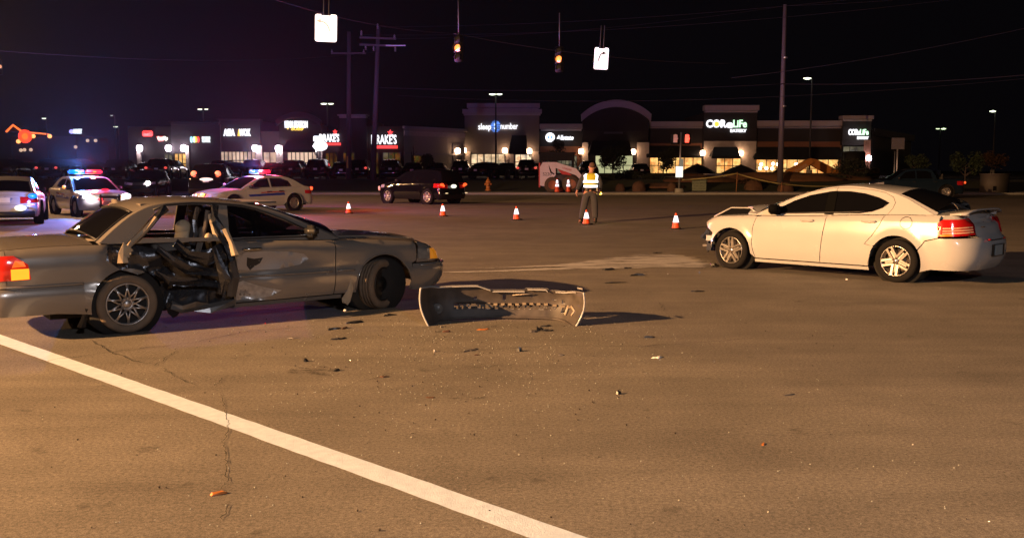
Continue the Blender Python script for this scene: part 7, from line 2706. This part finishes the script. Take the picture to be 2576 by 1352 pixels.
vr = [(.165, .135, 1.10), (.185, .15, 1.2), (.205, .16, 1.32), (.225, .165, 1.42), (.235, .15, 1.49), (.17, .12, 1.545), (.09, .08, 1.57)]


def vest_ring(z, g_=0.0):
    zs_ = [q[2] for q in vr]
    return float(np.interp(z, zs_, [q[0] for q in vr])) + g_, float(np.interp(z, zs_, [q[1] for q in vr])) + g_


def shell(name, z0, z1, m, g_, a0=0, a1=360, n=36, k=8):
    b = MB()
    vs = []
    for j in range(k + 1):
        z = z0 + (z1 - z0) * j / k
        rx, ry = vest_ring(z, g_)
        for i in range(n + 1):
            a = R(a0 + (a1 - a0) * i / n)
            vs.append((.012 + rx * math.cos(a), ry * math.sin(a) * (1 - .15 * abs(math.cos(a)) ** 4), z))
    b.add(vs, [(j * (n + 1) + i, j * (n + 1) + i + 1, (j + 1) * (n + 1) + i + 1, (j + 1) * (n + 1) + i) for j in range(k) for i in range(n)], True)
    o = b.build(name, m, of)
    so = o.modifiers.new('thickness', 'SOLIDIFY')
    so.thickness = .008
    return o


shell('vest', 1.10, 1.56, M_VEST, .012)
shell('reflective_glow_strip', 1.12, 1.185, M_STRIP, .018)
shell('reflective_glow_strip', 1.265, 1.335, M_STRIP, .018)
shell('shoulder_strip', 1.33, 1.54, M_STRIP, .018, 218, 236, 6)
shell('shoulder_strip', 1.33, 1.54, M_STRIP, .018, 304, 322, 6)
of.scale = (1.12, 1.05, 1.0)
bt = MB()
bt.lathe([(.19, 1.055), (.195, 1.06), (.195, 1.10), (.19, 1.105)], Matrix.Diagonal((1, .76, 1, 1)), 24)
for a, sz in ((200, .07), (240, .06), (285, .08), (335, .09), (350, .07)):
    bt.box((.195 * math.cos(R(a)), .15 * math.sin(R(a)), 1.06), (sz, .06, .12), rz=R(a))
bt.build('duty_belt', M_BOOT, of)
hh_ = MB()
hh_.ball((.055, .02, 1.80), 1, .086, .102, .098, 14)
hh_.build('hair', M_HAIR, of)
for sd in (-1, 1):
    MB().ball((.055 + sd * .092, .035, 1.745), 1, .014, .022, .034, 8).build('ear', M_SKIN, of)
for k in ('L', 'R'):
    an = Vector(body['an' + k][0])
    b = MB()
    b.box((an.x, an.y + .05, .05), (.1, .29, .09))
    b.box((an.x, an.y, .13), (.1, .12, .12))
    b.build('boot', M_BOOT, of, bevel=.03)
b = MB().tube([(.29, .10, .955), (.31, .34, .93)], [.02, .026], 10)
to = b.build('torch', M_BOOT)
to['label'] = 'lit yellow torch held in the right hand of the person'
to['category'] = 'torch'
to.location = of.location
MB().ball((.345, .30, .925), .045).build('lamp', glow('torch_light', (1, .6, .05), 5), to)
light('torch_lamp_light', 'POINT', of.location + Vector((.42, .3, .9)), 3, (1, .7, .2), .03)

# the amber street lamp itself, out of frame to the left, and the added white fill lamp behind
for (x, y, z), lab in ((LAMP3, 'amber street lamp beyond the police cars, left of the view'), (LAMP, 'amber street lamp beside the road, left of the grey sedan'), (FILL_LAMP, 'pale fill lamp added behind the camera')):
    o = empty('street_lamp', (x - (1.6 if x < 0 else -1.6), y, 0), 0, lab, 'street lamp', 'street lamps by the junction')
    sgn = 1 if x < 0 else -1
    MB().tube([(0, 0, 0), (0, 0, z + .1), (.5 * sgn, 0, z + .5), (1.4 * sgn, 0, z + .45)], [.09, .07, .05, .04], 10).build('pole', M_STEELP, o)
    MB().box((1.6 * sgn, 0, z + .42), (.6, .26, .12)).build('lamp_head', M_DKMET, o, bevel=.03)
    MB().box((1.6 * sgn, 0, z + .34), (.4, .2, .03)).build('lens', glow('street_lens', (1, .6, .3), 4), o)
HALO_DENSITY = 0.00009

# ------------------------------------------------------------ thin haze added so the flashing lights get a lens-like halo
hz = MB().box((0, 95, 15.0), (400, 300, 32)).build('added_halo_haze', None)
hm = bpy.data.materials.new('halo_haze')
hm.use_nodes = True
N, L = hm.node_tree.nodes, hm.node_tree.links
N.remove(N['Principled BSDF'])
pv_ = N.new('ShaderNodeVolumePrincipled')
pv_.inputs['Color'].default_value = (.85, .85, .9, 1)
pv_.inputs['Density'].default_value = HALO_DENSITY
pv_.inputs['Anisotropy'].default_value = .75
L.new(pv_.outputs[0], N['Material Output'].inputs['Volume'])
hz.data.materials.append(hm)
tag(hz, 'thin haze added for the halo of the flashing lights', kind='stuff')
